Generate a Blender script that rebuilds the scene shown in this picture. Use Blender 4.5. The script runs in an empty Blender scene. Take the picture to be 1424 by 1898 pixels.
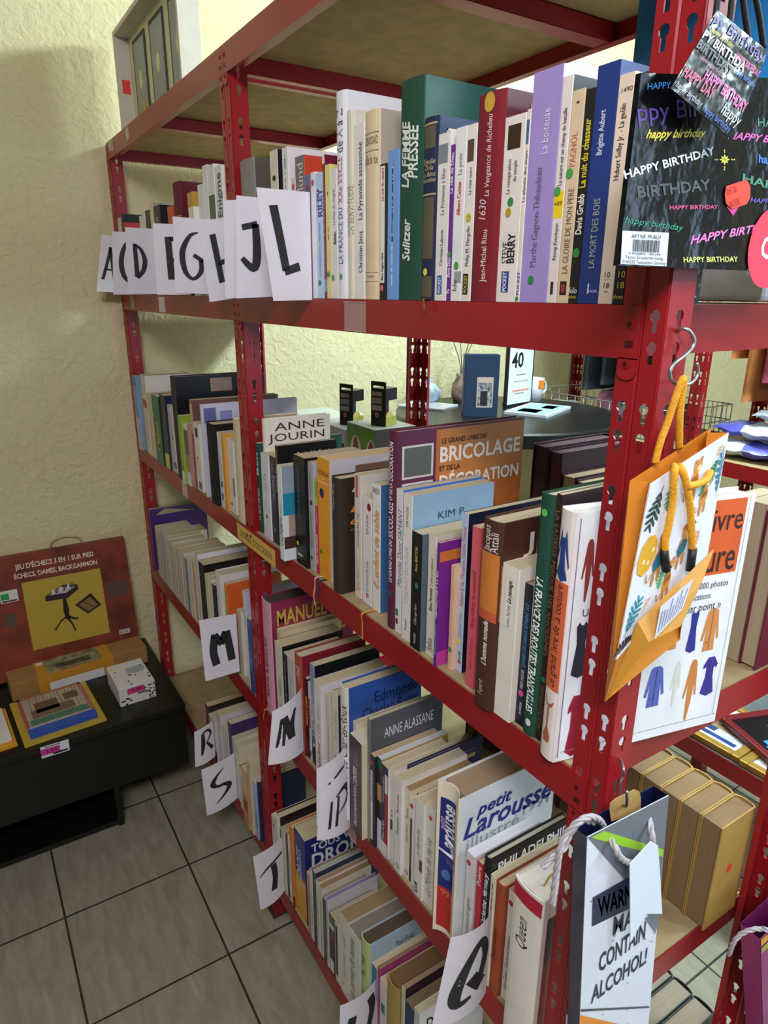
import bpy, bmesh, math, random
from mathutils import Vector, Matrix
random.seed(7)
S = bpy.context.scene
COL = S.collection

# ------------------------------------------------------------------ camera, world, lights, exposure
cam = bpy.data.cameras.new('camera')
cam_o = bpy.data.objects.new('camera', cam); COL.objects.link(cam_o)
cam.sensor_fit = 'HORIZONTAL'; cam.sensor_width = 36.0
cam.lens = 1251.3 / 1424 * 36.0
cam.clip_start = 0.02
_yaw, _pit, _rol = 1.0022249, 0.3124763, 0.0070327
_fw = Vector((-math.sin(_yaw) * math.cos(_pit), math.cos(_yaw) * math.cos(_pit), -math.sin(_pit)))
_r = Vector((math.cos(_yaw), math.sin(_yaw), 0)); _u = _r.cross(_fw)
_r2 = _r * math.cos(_rol) + _u * math.sin(_rol); _u2 = -_r * math.sin(_rol) + _u * math.cos(_rol)
_m = Matrix((_r2, _u2, -_fw)).transposed().to_4x4(); _m.translation = Vector((2.341545, -0.512459, 1.600854))
cam_o.matrix_world = _m
S.camera = cam_o
w = bpy.data.worlds.new('world'); S.world = w; w.use_nodes = True
w.node_tree.nodes['Background'].inputs[0].default_value = (0.78, 0.86, 1.0, 1)
w.node_tree.nodes['Background'].inputs[1].default_value = 0.08
S.view_settings.view_transform = 'Standard'; S.view_settings.look = 'None'
S.view_settings.gamma = 1.0; S.view_settings.exposure = 0.0; S.view_settings.use_curve_mapping = False

def area(name, loc, target, sx, sy, power, color):
    l = bpy.data.lights.new(name, 'AREA'); l.shape = 'RECTANGLE'; l.size = sx; l.size_y = sy
    l.energy = power; l.color = color
    o = bpy.data.objects.new(name, l); COL.objects.link(o); o.location = loc
    d = Vector(target) - Vector(loc); o.rotation_euler = d.to_track_quat('-Z', 'Y').to_euler()
    return o
# shop window daylight from the right-hand aisle, ceiling lamps over both aisles
area('window_daylight', (4.7, 2.1, 1.8), (0.0, 1.2, 1.6), 1.7, 1.5, 40, (0.58, 0.76, 1.0))
area('ceiling_lamp_front', (2.95, -0.95, 2.6), (2.2, 0.0, 1.2), 0.9, 0.3, 38, (0.97, 0.93, 1.0))
for _i, _x in enumerate((0.75, 1.65, 2.55, 3.45)):      # bare tubes along the rear aisle
    _pl = bpy.data.lights.new('ceiling_tube', 'POINT'); _pl.energy = 62; _pl.color = (0.72, 0.93, 1.0); _pl.shadow_soft_size = 0.12
    _po = bpy.data.objects.new('ceiling_tube', _pl); COL.objects.link(_po); _po.location = (_x, 1.45, 2.64)

# ------------------------------------------------------------------ materials
def lin(c):
    c = int(c, 16) / 255.0
    return c / 12.92 if c <= 0.04045 else ((c + 0.055) / 1.055) ** 2.4
def rgb(h): return (lin(h[0:2]), lin(h[2:4]), lin(h[4:6]), 1.0)
MATS = {}
def mat(hexc, rough=0.55, metal=0.0, var=0.06, scale=40.0, bump=0.0, bscale=200.0, bdist=0.001, coat=0.0, spec=0.4):
    key = (hexc, rough, metal, var, scale, bump, bscale, coat, spec)
    if key in MATS: return MATS[key]
    m = bpy.data.materials.new('m_' + hexc); m.use_nodes = True
    n = m.node_tree.nodes; L = m.node_tree.links; b = n['Principled BSDF']
    tc = n.new('ShaderNodeTexCoord'); nz = n.new('ShaderNodeTexNoise')
    nz.inputs['Scale'].default_value = scale; nz.inputs['Detail'].default_value = 3
    L.new(tc.outputs['Object'], nz.inputs['Vector'])
    mx = n.new('ShaderNodeMix'); mx.data_type = 'RGBA'
    c = rgb(hexc)
    mx.inputs[6].default_value = tuple(x * (1 - var) for x in c[:3]) + (1,)
    mx.inputs[7].default_value = tuple(min(1, x * (1 + var)) for x in c[:3]) + (1,)
    mr = n.new('ShaderNodeMapRange'); mr.inputs['From Min'].default_value = 0.34; mr.inputs['From Max'].default_value = 0.66
    L.new(nz.outputs['Fac'], mr.inputs['Value']); L.new(mr.outputs['Result'], mx.inputs[0]); L.new(mx.outputs[2], b.inputs['Base Color'])
    b.inputs['Roughness'].default_value = rough; b.inputs['Metallic'].default_value = metal
    b.inputs['Specular IOR Level'].default_value = spec
    if coat: b.inputs['Coat Weight'].default_value = coat; b.inputs['Coat Roughness'].default_value = 0.12
    if bump:
        n2 = n.new('ShaderNodeTexNoise'); n2.inputs['Scale'].default_value = bscale; n2.inputs['Detail'].default_value = 4
        L.new(tc.outputs['Object'], n2.inputs['Vector'])
        bp = n.new('ShaderNodeBump'); bp.inputs['Strength'].default_value = bump; bp.inputs['Distance'].default_value = bdist
        L.new(n2.outputs['Fac'], bp.inputs['Height']); L.new(bp.outputs['Normal'], b.inputs['Normal'])
    MATS[key] = m
    return m
def cover(hexc, glossy=True): return mat(hexc, 0.38 if glossy else 0.75, var=0.05, scale=25)
def ink(hexc): return mat(hexc, 0.5, var=0.0)
def pages(hexc):
    key = ('pages', hexc)
    if key in MATS: return MATS[key]
    m = bpy.data.materials.new('pages_' + hexc); m.use_nodes = True
    n = m.node_tree.nodes; L = m.node_tree.links; b = n['Principled BSDF']
    tc = n.new('ShaderNodeTexCoord'); mp = n.new('ShaderNodeMapping'); mp.inputs['Scale'].default_value = (900, 6, 6)
    nz = n.new('ShaderNodeTexNoise'); nz.inputs['Scale'].default_value = 1.0; nz.inputs['Detail'].default_value = 2
    L.new(tc.outputs['Object'], mp.inputs['Vector']); L.new(mp.outputs['Vector'], nz.inputs['Vector'])
    cr = n.new('ShaderNodeMix'); cr.data_type = 'RGBA'; c = rgb(hexc)
    cr.inputs[6].default_value = tuple(x * 0.72 for x in c[:3]) + (1,); cr.inputs[7].default_value = tuple(min(1, x * 1.12) for x in c[:3]) + (1,)
    L.new(nz.outputs['Fac'], cr.inputs[0]); L.new(cr.outputs[2], b.inputs['Base Color'])
    b.inputs['Roughness'].default_value = 0.85
    MATS[key] = m
    return m
def red_paint():
    if 'red' in MATS: return MATS['red']
    m = mat('96161f', 0.34, var=0.10, scale=6, bump=0.08, bscale=60, bdist=0.0006, spec=0.5)
    MATS['red'] = m
    return m

# ------------------------------------------------------------------ mesh builder
class MB:
    def __init__(self): self.v = []; self.f = []; self.m = []; self.mats = []; self.sm = []
    def mi(self, m):
        if m not in self.mats: self.mats.append(m)
        return self.mats.index(m)
    def face(self, pts, m, smooth=False):
        b = len(self.v); self.v += [tuple(p) for p in pts]; self.f.append(tuple(range(b, b + len(pts)))); self.m.append(self.mi(m)); self.sm.append(smooth)
    def mesh(self, vs, fs, m, smooth=False):
        b = len(self.v); self.v += [tuple(p) for p in vs]; k = self.mi(m)
        for f in fs: self.f.append(tuple(b + i for i in f)); self.m.append(k); self.sm.append(smooth)
    def box(self, a, b, m, T=None):
        x0, y0, z0 = a; x1, y1, z1 = b
        vs = [(x0, y0, z0), (x1, y0, z0), (x1, y1, z0), (x0, y1, z0), (x0, y0, z1), (x1, y0, z1), (x1, y1, z1), (x0, y1, z1)]
        if T: vs = [T @ Vector(p) for p in vs]
        self.mesh(vs, [(0, 3, 2, 1), (4, 5, 6, 7), (0, 1, 5, 4), (1, 2, 6, 5), (2, 3, 7, 6), (3, 0, 4, 7)], m)
    def prism(self, poly, lo, hi, fn, m, cap=None):
        """poly: 2D outline; fn(a, b, h) -> 3D; extruded from lo to hi"""
        n = len(poly); vs = [fn(a, b, lo) for a, b in poly] + [fn(a, b, hi) for a, b in poly]
        self.mesh(vs, [(i, (i + 1) % n, n + (i + 1) % n, n + i) for i in range(n)], m)
        cm = cap or m
        self.mesh(vs, [tuple(range(n - 1, -1, -1)), tuple(range(n, 2 * n))], cm)
    def tube(self, pts, r, m, seg=8, closed=False, caps=True):
        pts = [Vector(p) for p in pts]; n = len(pts)
        rs = r if isinstance(r, (list, tuple)) else [r] * n
        vs = []; nrm = None
        for i, p in enumerate(pts):
            t = (pts[min(i + 1, n - 1)] - pts[max(i - 1, 0)])
            t = t.normalized() if t.length > 1e-9 else Vector((0, 0, 1))
            if nrm is None:
                a = Vector((0, 0, 1)) if abs(t.z) < 0.9 else Vector((1, 0, 0)); nrm = t.cross(a).normalized()
            else:
                nrm = (nrm - t * nrm.dot(t)).normalized()
            bi = t.cross(nrm)
            for k in range(seg):
                a = 2 * math.pi * k / seg; vs.append(p + (nrm * math.cos(a) + bi * math.sin(a)) * rs[i])
        fs = [(i * seg + k, i * seg + (k + 1) % seg, (i + 1) * seg + (k + 1) % seg, (i + 1) * seg + k) for i in range(n - 1) for k in range(seg)]
        if caps: fs += [tuple(range(seg - 1, -1, -1)), tuple((n - 1) * seg + k for k in range(seg))]
        self.mesh(vs, fs, m, True)
    def lathe(self, prof, c, m, seg=32, smooth=True):
        n = len(prof)
        vs = [(c[0] + r * math.cos(2 * math.pi * k / seg), c[1] + r * math.sin(2 * math.pi * k / seg), c[2] + z) for r, z in prof for k in range(seg)]
        fs = [(i * seg + k, i * seg + (k + 1) % seg, (i + 1) * seg + (k + 1) % seg, (i + 1) * seg + k) for i in range(n - 1) for k in range(seg)]
        fs += [tuple(range(seg - 1, -1, -1)), tuple((n - 1) * seg + k for k in range(seg))]
        self.mesh(vs, fs, m, smooth)
    def build(self, name, parent=None, loc=None, bevel=0.0, solid=0.0):
        me = bpy.data.meshes.new(name); me.from_pydata(self.v, [], self.f)
        for m in self.mats: me.materials.append(m)
        me.polygons.foreach_set('material_index', self.m); me.polygons.foreach_set('use_smooth', self.sm)
        me.update()
        o = bpy.data.objects.new(name, me); COL.objects.link(o)
        if parent: o.parent = parent
        if loc is not None: o.location = loc
        if solid:
            md = o.modifiers.new('thickness', 'SOLIDIFY'); md.thickness = solid; md.offset = 0
        if bevel:
            md = o.modifiers.new('bevel', 'BEVEL'); md.width = bevel; md.segments = 2; md.limit_method = 'ANGLE'
        return o
def tag(o, label, cat, group=None, kind=None):
    o['label'] = label; o['category'] = cat
    if group: o['group'] = group
    if kind: o['kind'] = kind
    return o
def empty(name, loc, label, cat, group=None, rz=0.0):
    o = bpy.data.objects.new(name, None); COL.objects.link(o); o.location = loc; o.rotation_euler = (0, 0, rz); o.empty_display_size = 0.05
    return tag(o, label, cat, group)
def structure(o): o['kind'] = 'structure'; return o

# ------------------------------------------------------------------ lettering: built-in font outlines turned into flat mesh
TXT = {}
def text_mesh(s, flags=''):
    key = (s, flags)
    if key in TXT: return TXT[key]
    cu = bpy.data.curves.new('t', 'FONT'); cu.body = s; cu.resolution_u = 2; cu.size = 1
    if 'i' in flags: cu.shear = 0.28
    if 'b' in flags: cu.offset = 0.022
    ob = bpy.data.objects.new('t', cu); COL.objects.link(ob)
    bpy.context.view_layer.update()
    me = bpy.data.meshes.new_from_object(ob.evaluated_get(bpy.context.evaluated_depsgraph_get()))
    vs = [(v.co.x, v.co.y) for v in me.vertices]; fs = [tuple(p.vertices) for p in me.polygons]
    bpy.data.objects.remove(ob); bpy.data.curves.remove(cu); bpy.data.meshes.remove(me)
    if not vs: TXT[key] = ([], [], 1); return TXT[key]
    x0 = min(v[0] for v in vs); x1 = max(v[0] for v in vs)
    y0 = 0.0 if max(v[1] for v in vs) > 0.3 else min(v[1] for v in vs); y1 = max(v[1] for v in vs)
    vs = [((x - x0) / max(x1 - x0, 1e-6), (y - y0) / max(y1 - y0, 1e-6)) for x, y in vs]
    TXT[key] = (vs, fs, (x1 - x0) / max(y1 - y0, 1e-6)); return TXT[key]
def put_text(mb, s, fn, color, flags=''):
    """fn(u, v) -> 3D for u, v in 0..1 over the text's box"""
    vs, fs, _ = text_mesh(s, flags)
    if vs: mb.mesh([fn(u, v) for u, v in vs], fs, ink(color))
def grid_map(mb, u0, u1, v0, v1, fn, m, nu=1, nv=1):
    vs = [fn(u0 + (u1 - u0) * i / nu, v0 + (v1 - v0) * j / nv) for j in range(nv + 1) for i in range(nu + 1)]
    mb.mesh(vs, [(j * (nu + 1) + i, j * (nu + 1) + i + 1, (j + 1) * (nu + 1) + i + 1, (j + 1) * (nu + 1) + i) for j in range(nv) for i in range(nu)], m)
def spline(pts, n=6):
    if len(pts) < 3: return pts
    out = []; P = [pts[0]] + list(pts) + [pts[-1]]
    for i in range(1, len(P) - 2):
        a, b, c, d = P[i - 1], P[i], P[i + 1], P[i + 2]
        for k in range(n):
            t = k / n
            out.append(tuple(0.5 * (2 * b[j] + (c[j] - a[j]) * t + (2 * a[j] - 5 * b[j] + 4 * c[j] - d[j]) * t * t + (3 * b[j] - a[j] - 3 * c[j] + d[j]) * t ** 3) for j in range(len(b))))
    out.append(tuple(pts[-1])); return out
def stroke(mb, pts, fn, m, aspect=1.0, n=6):
    """brush stroke through (u, v, width); fn maps (u, v) to 3D; aspect = card height / width"""
    P = spline(pts, n) if len(pts) > 2 else [tuple(pts[0][j] + (pts[1][j] - pts[0][j]) * k / n for j in range(3)) for k in range(n + 1)]
    L = []; R = []
    for i, p in enumerate(P):
        a = P[max(i - 1, 0)]; b = P[min(i + 1, len(P) - 1)]
        dx = b[0] - a[0]; dy = (b[1] - a[1]) * aspect; l = math.hypot(dx, dy) or 1
        nx, ny = -dy / l, dx / l / aspect; h = p[2] / 2
        L.append(fn(p[0] + nx * h, p[1] + ny * h)); R.append(fn(p[0] - nx * h, p[1] - ny * h))
    k = len(P); mb.mesh(L + R, [(i, k + i, k + i + 1, i + 1) for i in range(k - 1)], m)
def quad_map(a, b, c, d, eps=0.0):
    """bilinear patch: a=(0,0) b=(1,0) c=(1,1) d=(0,1), lifted by eps along its normal"""
    a, b, c, d = map(Vector, (a, b, c, d)); n = (b - a).cross(d - a).normalized() * eps
    return lambda u, v: a * (1 - u) * (1 - v) + b * u * (1 - v) + c * u * v + d * (1 - u) * v + n

# ------------------------------------------------------------------ the room
RX0, RX1, RY0, RY1, RZ = -0.05, 5.0, -2.6, 4.7, 2.72
def plaster(name, hexc):
    m = bpy.data.materials.new(name); m.use_nodes = True
    n = m.node_tree.nodes; L = m.node_tree.links; b = n['Principled BSDF']
    tc = n.new('ShaderNodeTexCoord')
    a = n.new('ShaderNodeTexNoise'); a.inputs['Scale'].default_value = 42; a.inputs['Detail'].default_value = 5; a.inputs['Roughness'].default_value = 0.55; a.inputs['Distortion'].default_value = 0.8
    L.new(tc.outputs['Object'], a.inputs['Vector'])
    bp = n.new('ShaderNodeBump'); bp.inputs['Strength'].default_value = 0.75; bp.inputs['Distance'].default_value = 0.010
    L.new(a.outputs['Fac'], bp.inputs['Height']); L.new(bp.outputs['Normal'], b.inputs['Normal'])
    c = rgb(hexc); mx = n.new('ShaderNodeMix'); mx.data_type = 'RGBA'
    mx.inputs[6].default_value = tuple(x * 0.93 for x in c[:3]) + (1,); mx.inputs[7].default_value = c
    L.new(a.outputs['Fac'], mx.inputs[0]); L.new(mx.outputs[2], b.inputs['Base Color'])
    b.inputs['Roughness'].default_value = 0.85
    return m
WALL = plaster('plaster', 'dfd3a6'); DARK_WALL = mat('77736a', 0.9, var=0.3, scale=2)  # second colour: grey for two unseen walls, darkened to cut yellow bounce light
def slab(name, a, b, m):
    q = MB(); q.box(a, b, m); return structure(q.build(name))
slab('wall_left', (RX0 - 0.12, RY0, 0), (RX0, RY1, RZ), WALL)
slab('wall_back', (RX0 - 0.12, RY1, 0), (RX1, RY1 + 0.12, RZ), WALL)
slab('wall_front', (RX0 - 0.12, RY0 - 0.12, 0), (RX1, RY0, RZ), DARK_WALL)
slab('wall_right', (RX1, RY0, 0), (RX1 + 0.12, RY1, RZ), DARK_WALL)
slab('ceiling', (RX0 - 0.12, RY0 - 0.12, RZ), (RX1 + 0.12, RY1 + 0.12, RZ + 0.1), mat('e8e6da', 0.9))
def floor_mat():
    m = bpy.data.materials.new('floor_tiles'); m.use_nodes = True
    n = m.node_tree.nodes; L = m.node_tree.links; b = n['Principled BSDF']
    tc = n.new('ShaderNodeTexCoord'); mp = n.new('ShaderNodeMapping'); mp.inputs['Location'].default_value = (-0.7136 + 0.335 * 20, 0.4803 + 0.335 * 20, 0)
    L.new(tc.outputs['Object'], mp.inputs['Vector'])
    br = n.new('ShaderNodeTexBrick'); br.offset = 0.0; br.squash = 1.0
    for k, v in (('Scale', 1.0), ('Mortar Size', 0.0028), ('Mortar Smooth', 0.1), ('Bias', 0.0), ('Brick Width', 0.335), ('Row Height', 0.335)): br.inputs[k].default_value = v
    L.new(mp.outputs['Vector'], br.inputs['Vector'])
    m2 = n.new('ShaderNodeMapping'); m2.inputs['Rotation'].default_value = (0, 0, 0.9); m2.inputs['Scale'].default_value = (6, 26, 1)
    L.new(tc.outputs['Object'], m2.inputs['Vector'])
    nz = n.new('ShaderNodeTexNoise'); nz.inputs['Scale'].default_value = 1.4; nz.inputs['Detail'].default_value = 8; nz.inputs['Roughness'].default_value = 0.62; nz.inputs['Distortion'].default_value = 0.6
    L.new(m2.outputs['Vector'], nz.inputs['Vector'])
    cr = n.new('ShaderNodeValToRGB'); cr.color_ramp.elements[0].color = rgb('827a66'); cr.color_ramp.elements[1].color = rgb('a49e8c'); cr.color_ramp.elements[0].position = 0.25; cr.color_ramp.elements[1].position = 0.75
    L.new(nz.outputs['Fac'], cr.inputs[0])
    mx = n.new('ShaderNodeMix'); mx.data_type = 'RGBA'; mx.inputs[7].default_value = rgb('2a2822')
    L.new(br.outputs['Fac'], mx.inputs[0]); L.new(cr.outputs['Color'], mx.inputs[6]); L.new(mx.outputs[2], b.inputs['Base Color'])
    ad = n.new('ShaderNodeMath'); ad.operation = 'MULTIPLY_ADD'; ad.inputs[1].default_value = -2.0
    L.new(br.outputs['Fac'], ad.inputs[0]); L.new(nz.outputs['Fac'], ad.inputs[2])
    bp = n.new('ShaderNodeBump'); bp.inputs['Strength'].default_value = 0.35; bp.inputs['Distance'].default_value = 0.003
    L.new(ad.outputs[0], bp.inputs['Height']); L.new(bp.outputs['Normal'], b.inputs['Normal'])
    b.inputs['Roughness'].default_value = 0.42
    return m
slab('floor', (RX0 - 0.12, RY0 - 0.12, -0.1), (RX1 + 0.12, RY1 + 0.12, 0.0), floor_mat())

# ------------------------------------------------------------------ red boltless shelving
def keyhole_outline(cx, zt, r=0.0053, sw=0.0028, ln=0.0195):
    """outline of a keyhole slot (round head on top, narrow slot below), counter-clockwise from the right"""
    zc = zt - r; pts = []
    a0 = -math.asin(min(1, sw / r))
    for k in range(9):
        a = -math.pi / 2 + math.asin(sw / r) + (2 * math.pi - 2 * math.asin(sw / r)) * k / 8
        pts.append((cx + r * math.cos(a), zc + r * math.sin(a)))
    zb = zt - ln
    return pts + [(cx - sw, zb), (cx + sw, zb)]
def keyhole_cell(mb, fn, s0, s1, z0, z1, zt, m):
    cx = (s0 + s1) / 2; hole = keyhole_outline(cx, zt); n = len(hole); cz = zt - 0.0095
    ring = []
    for (a, b) in hole:
        dx, dz = a - cx, b - cz
        k = min((s1 - cx) / abs(dx) if abs(dx) > 1e-9 else 1e9, ((z1 - cz) if dz > 0 else (cz - z0)) / abs(dz) if abs(dz) > 1e-9 else 1e9)
        ring.append((cx + dx * k, cz + dz * k))
    # insert the rectangle's corners
    quads = []
    corners = [(s1, z0), (s1, z1), (s0, z1), (s0, z0)]
    def side(p):
        if abs(p[0] - s1) < 1e-7: return 0
        if abs(p[1] - z1) < 1e-7: return 1
        if abs(p[0] - s0) < 1e-7: return 2
        return 3
    for i in range(n):
        j = (i + 1) % n; a, b = side(ring[i]), side(ring[j])
        poly = [ring[i]]
        while a != b:
            poly.append(corners[(a + 1) % 4]); a = (a + 1) % 4
            if len(poly) > 4: break
        poly += [ring[j], hole[j], hole[i]]
        mb.face([fn(*p) for p in poly], m)
def post(parent, x0, y0, h, flip, width=0.044, flange=0.034, holes=True, foot=True):
    """angle post: face with two keyhole columns, flange with one; flip turns it half a turn for the rear"""
    m = red_paint(); mb = MB(); sg = -1 if flip else 1
    def P(a, b, z): return (x0 + (a if not flip else width - a), y0 + sg * b, z)
    g = width / 2
    cols = [(lambda s, z: P(s, 0.0, z), 0.0, g - 0.0025), (lambda s, z: P(s, 0.0, z), g + 0.0025, width - 0.001),
            (lambda s, z: P(width, s, z), 0.001, flange)]
    z0 = 0.0
    tops = []
    k = 0
    while 1.590 + 0.0795 * (5 - k) > 0.06:
        t = 1.590 + 0.0795 * (5 - k)
        for q in (t, t - 0.0265):
            if 0.045 < q < h - 0.006: tops.append(q)
        k += 1
    tops.sort()
    for fn, s0, s1 in cols:
        if not holes:
            mb.face([fn(s0, 0), fn(s1, 0), fn(s1, h), fn(s0, h)], m); continue
        z = 0.0
        for i, t in enumerate(tops):
            lo, hi = t - 0.0215, t + 0.003
            if lo > z + 1e-6: mb.face([fn(s0, z), fn(s1, z), fn(s1, lo), fn(s0, lo)], m)
            keyhole_cell(mb, fn, s0, s1, lo, hi, t, m); z = hi
        mb.face([fn(s0, z), fn(s1, z), fn(s1, h), fn(s0, h)], m)
    # centre groove, corner and folded lips
    for (a0, b0, a1, b1) in ((g - 0.0025, 0, g, 0.0016), (g, 0.0016, g + 0.0025, 0), (width - 0.001, 0, width, 0.001), (0, 0, 0, 0.006), (width, flange, width - 0.009, flange)):
        mb.face([P(a0, b0, 0), P(a1, b1, 0), P(a1, b1, h), P(a0, b0, h)], m)
    o = mb.build('post', parent, solid=0.0016)
    if foot:
        f = MB(); xa, xb = sorted((P(-0.006, 0, 0)[0], P(width + 0.006, 0, 0)[0])); ya, yb = sorted((P(0, -0.008, 0)[1], P(0, flange + 0.008, 0)[1]))
        f.box((xa, ya, 0), (xb, yb, 0.004), mat('3a3632', 0.5)); f.build('foot_plate', o, bevel=0.001)
    return o
def beam(parent, xa, xb, y, ztop, h=0.046, face=-1, tabs=(1, 1), axis='x'):
    """pressed beam: face plate, lower return lip and end tabs with rivets"""
    m = red_paint(); mb = MB(); t = 0.0016
    def T(s, d, z): return (s, y + face * d, z) if axis == 'x' else (y - face * d, s, z)
    def bx(s0, s1, d0, d1, z0, z1, mm=m):
        vs = [T(s, d, z) for z in (z0, z1) for s, d in ((s0, d0), (s1, d0), (s1, d1), (s0, d1))]
        mb.mesh(vs, [(0, 1, 2, 3), (4, 7, 6, 5), (0, 4, 5, 1), (1, 5, 6, 2), (2, 6, 7, 3), (3, 7, 4, 0)], mm)
    bx(xa, xb, 0.0, t, ztop - h, ztop)
    bx(xa + 0.03, xb - 0.03, -0.016, 0.0, ztop - h, ztop - h + t)
    for on, s0, s1 in ((tabs[0], xa, xa + 0.020), (tabs[1], xb - 0.020, xb)):
        if not on: continue
        zb = ztop - h - 0.018; c = (s0 + s1) / 2
        out = [(s0, ztop - h + 0.001), (s0, zb + 0.006), (s0 + 0.002, zb + 0.002), (s0 + 0.006, zb), (s1 - 0.006, zb), (s1 - 0.002, zb + 0.002), (s1, zb + 0.006), (s1, ztop - h + 0.001)]
        mb.prism(out, 0.0, t, lambda a, b, d: T(a, d, b), m)
        for zc in (ztop - 0.016, ztop - h - 0.004):
            ring = [(c + 0.0042 * math.cos(2 * math.pi * k / 12), zc + 0.0042 * math.sin(2 * math.pi * k / 12)) for k in range(12)]
            mb.prism(ring, t, t + 0.0009, lambda a, b, d: T(a, d, b), m)
            ring = [(c - 0.001 + 0.0022 * math.cos(2 * math.pi * k / 10), zc + 0.0026 * math.sin(2 * math.pi * k / 10)) for k in range(10)]
            mb.prism(ring, t, t + 0.0014, lambda a, b, d: T(a, d, b), mat('4a0a10', 0.5))
        zc = ztop - 0.033
        mb.prism([(c - 0.004, zc - 0.003), (c + 0.004, zc - 0.003), (c + 0.004, zc + 0.003), (c - 0.004, zc + 0.003)], t, t + 0.0005, lambda a, b, d: T(a, d, b), mat('4a0a10', 0.5))
    return mb.build('beam', parent)
BOARD = mat('a08c66', 0.8, var=0.12, scale=30, bump=0.15, bscale=300)
def board(parent, xa, xb, ya, yb, z, th=0.016):
    mb = MB(); mb.box((xa, ya, z - th), (xb, yb, z), BOARD); return mb.build('shelf_board', parent)
Z1, Z2, Z3, Z4, Z5L, Z5R = 2.025, 1.5932, 1.102, 0.657, 0.21, 0.1516
DEP = 0.465
unit = empty('shelving_unit', (0.96, 0.23, 0), 'red two-bay metal shelving unit full of second-hand books', 'shelves')
uo = unit.location
class _U: pass
def U(o): o.location = -uo; return o
PX = (-0.045, 0.963, 1.930); PW = 0.048
for x in PX:
    wd = 0.044 if x > 1.5 else PW
    U(post(unit, x, 0.0, Z1 - 0.001, False, width=wd)); U(post(unit, x + (0.009 if x > 1.5 else 0), DEP, Z1 - 0.001, True, width=wd))
LV = ((Z1, Z1), (Z2, Z2), (Z3 - 0.002, Z3 + 0.002), (Z4, Z4), (Z5L, Z5R))
for zl, zr in LV:
    for xa, xb, z in ((-0.021, 0.9865, zl), (0.9875, 1.952, zr)):
        U(beam(unit, xa, xb, -0.0012, z)); U(beam(unit, xa, xb, DEP + 0.0012, z, face=1))
    for x, z, fc in ((0.006, zl, -1), (0.960, zl, 1), (1.0145, zr, -1), (1.9268, zr, -1)):
        U(beam(unit, 0.004, DEP - 0.004, x, z, face=fc, axis='y', tabs=(0, 0)))
    U(board(unit, 0.009, 0.957, 0.002, DEP - 0.002, zl - 0.0005)); U(board(unit, 1.018, 1.9245, 0.002, DEP - 0.002, zr - 0.0005))
    for xm, z in ((0.48, zl), (1.47, zr)):
        q = MB(); q.box((xm - 0.016, 0.004, z - 0.044), (xm - 0.0145, DEP - 0.004, z - 0.0175), red_paint()); q.box((xm - 0.016, 0.004, z - 0.0185), (xm + 0.016, DEP - 0.004, z - 0.017), red_paint()); q.box((xm + 0.0145, 0.004, z - 0.044), (xm + 0.016, DEP - 0.004, z - 0.0175), red_paint())
        q.box((xm - 0.016, 0.004, z - 0.045), (xm + 0.016, DEP - 0.004, z - 0.0435), red_paint())
        U(q.build('cross_bar', unit))

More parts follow.
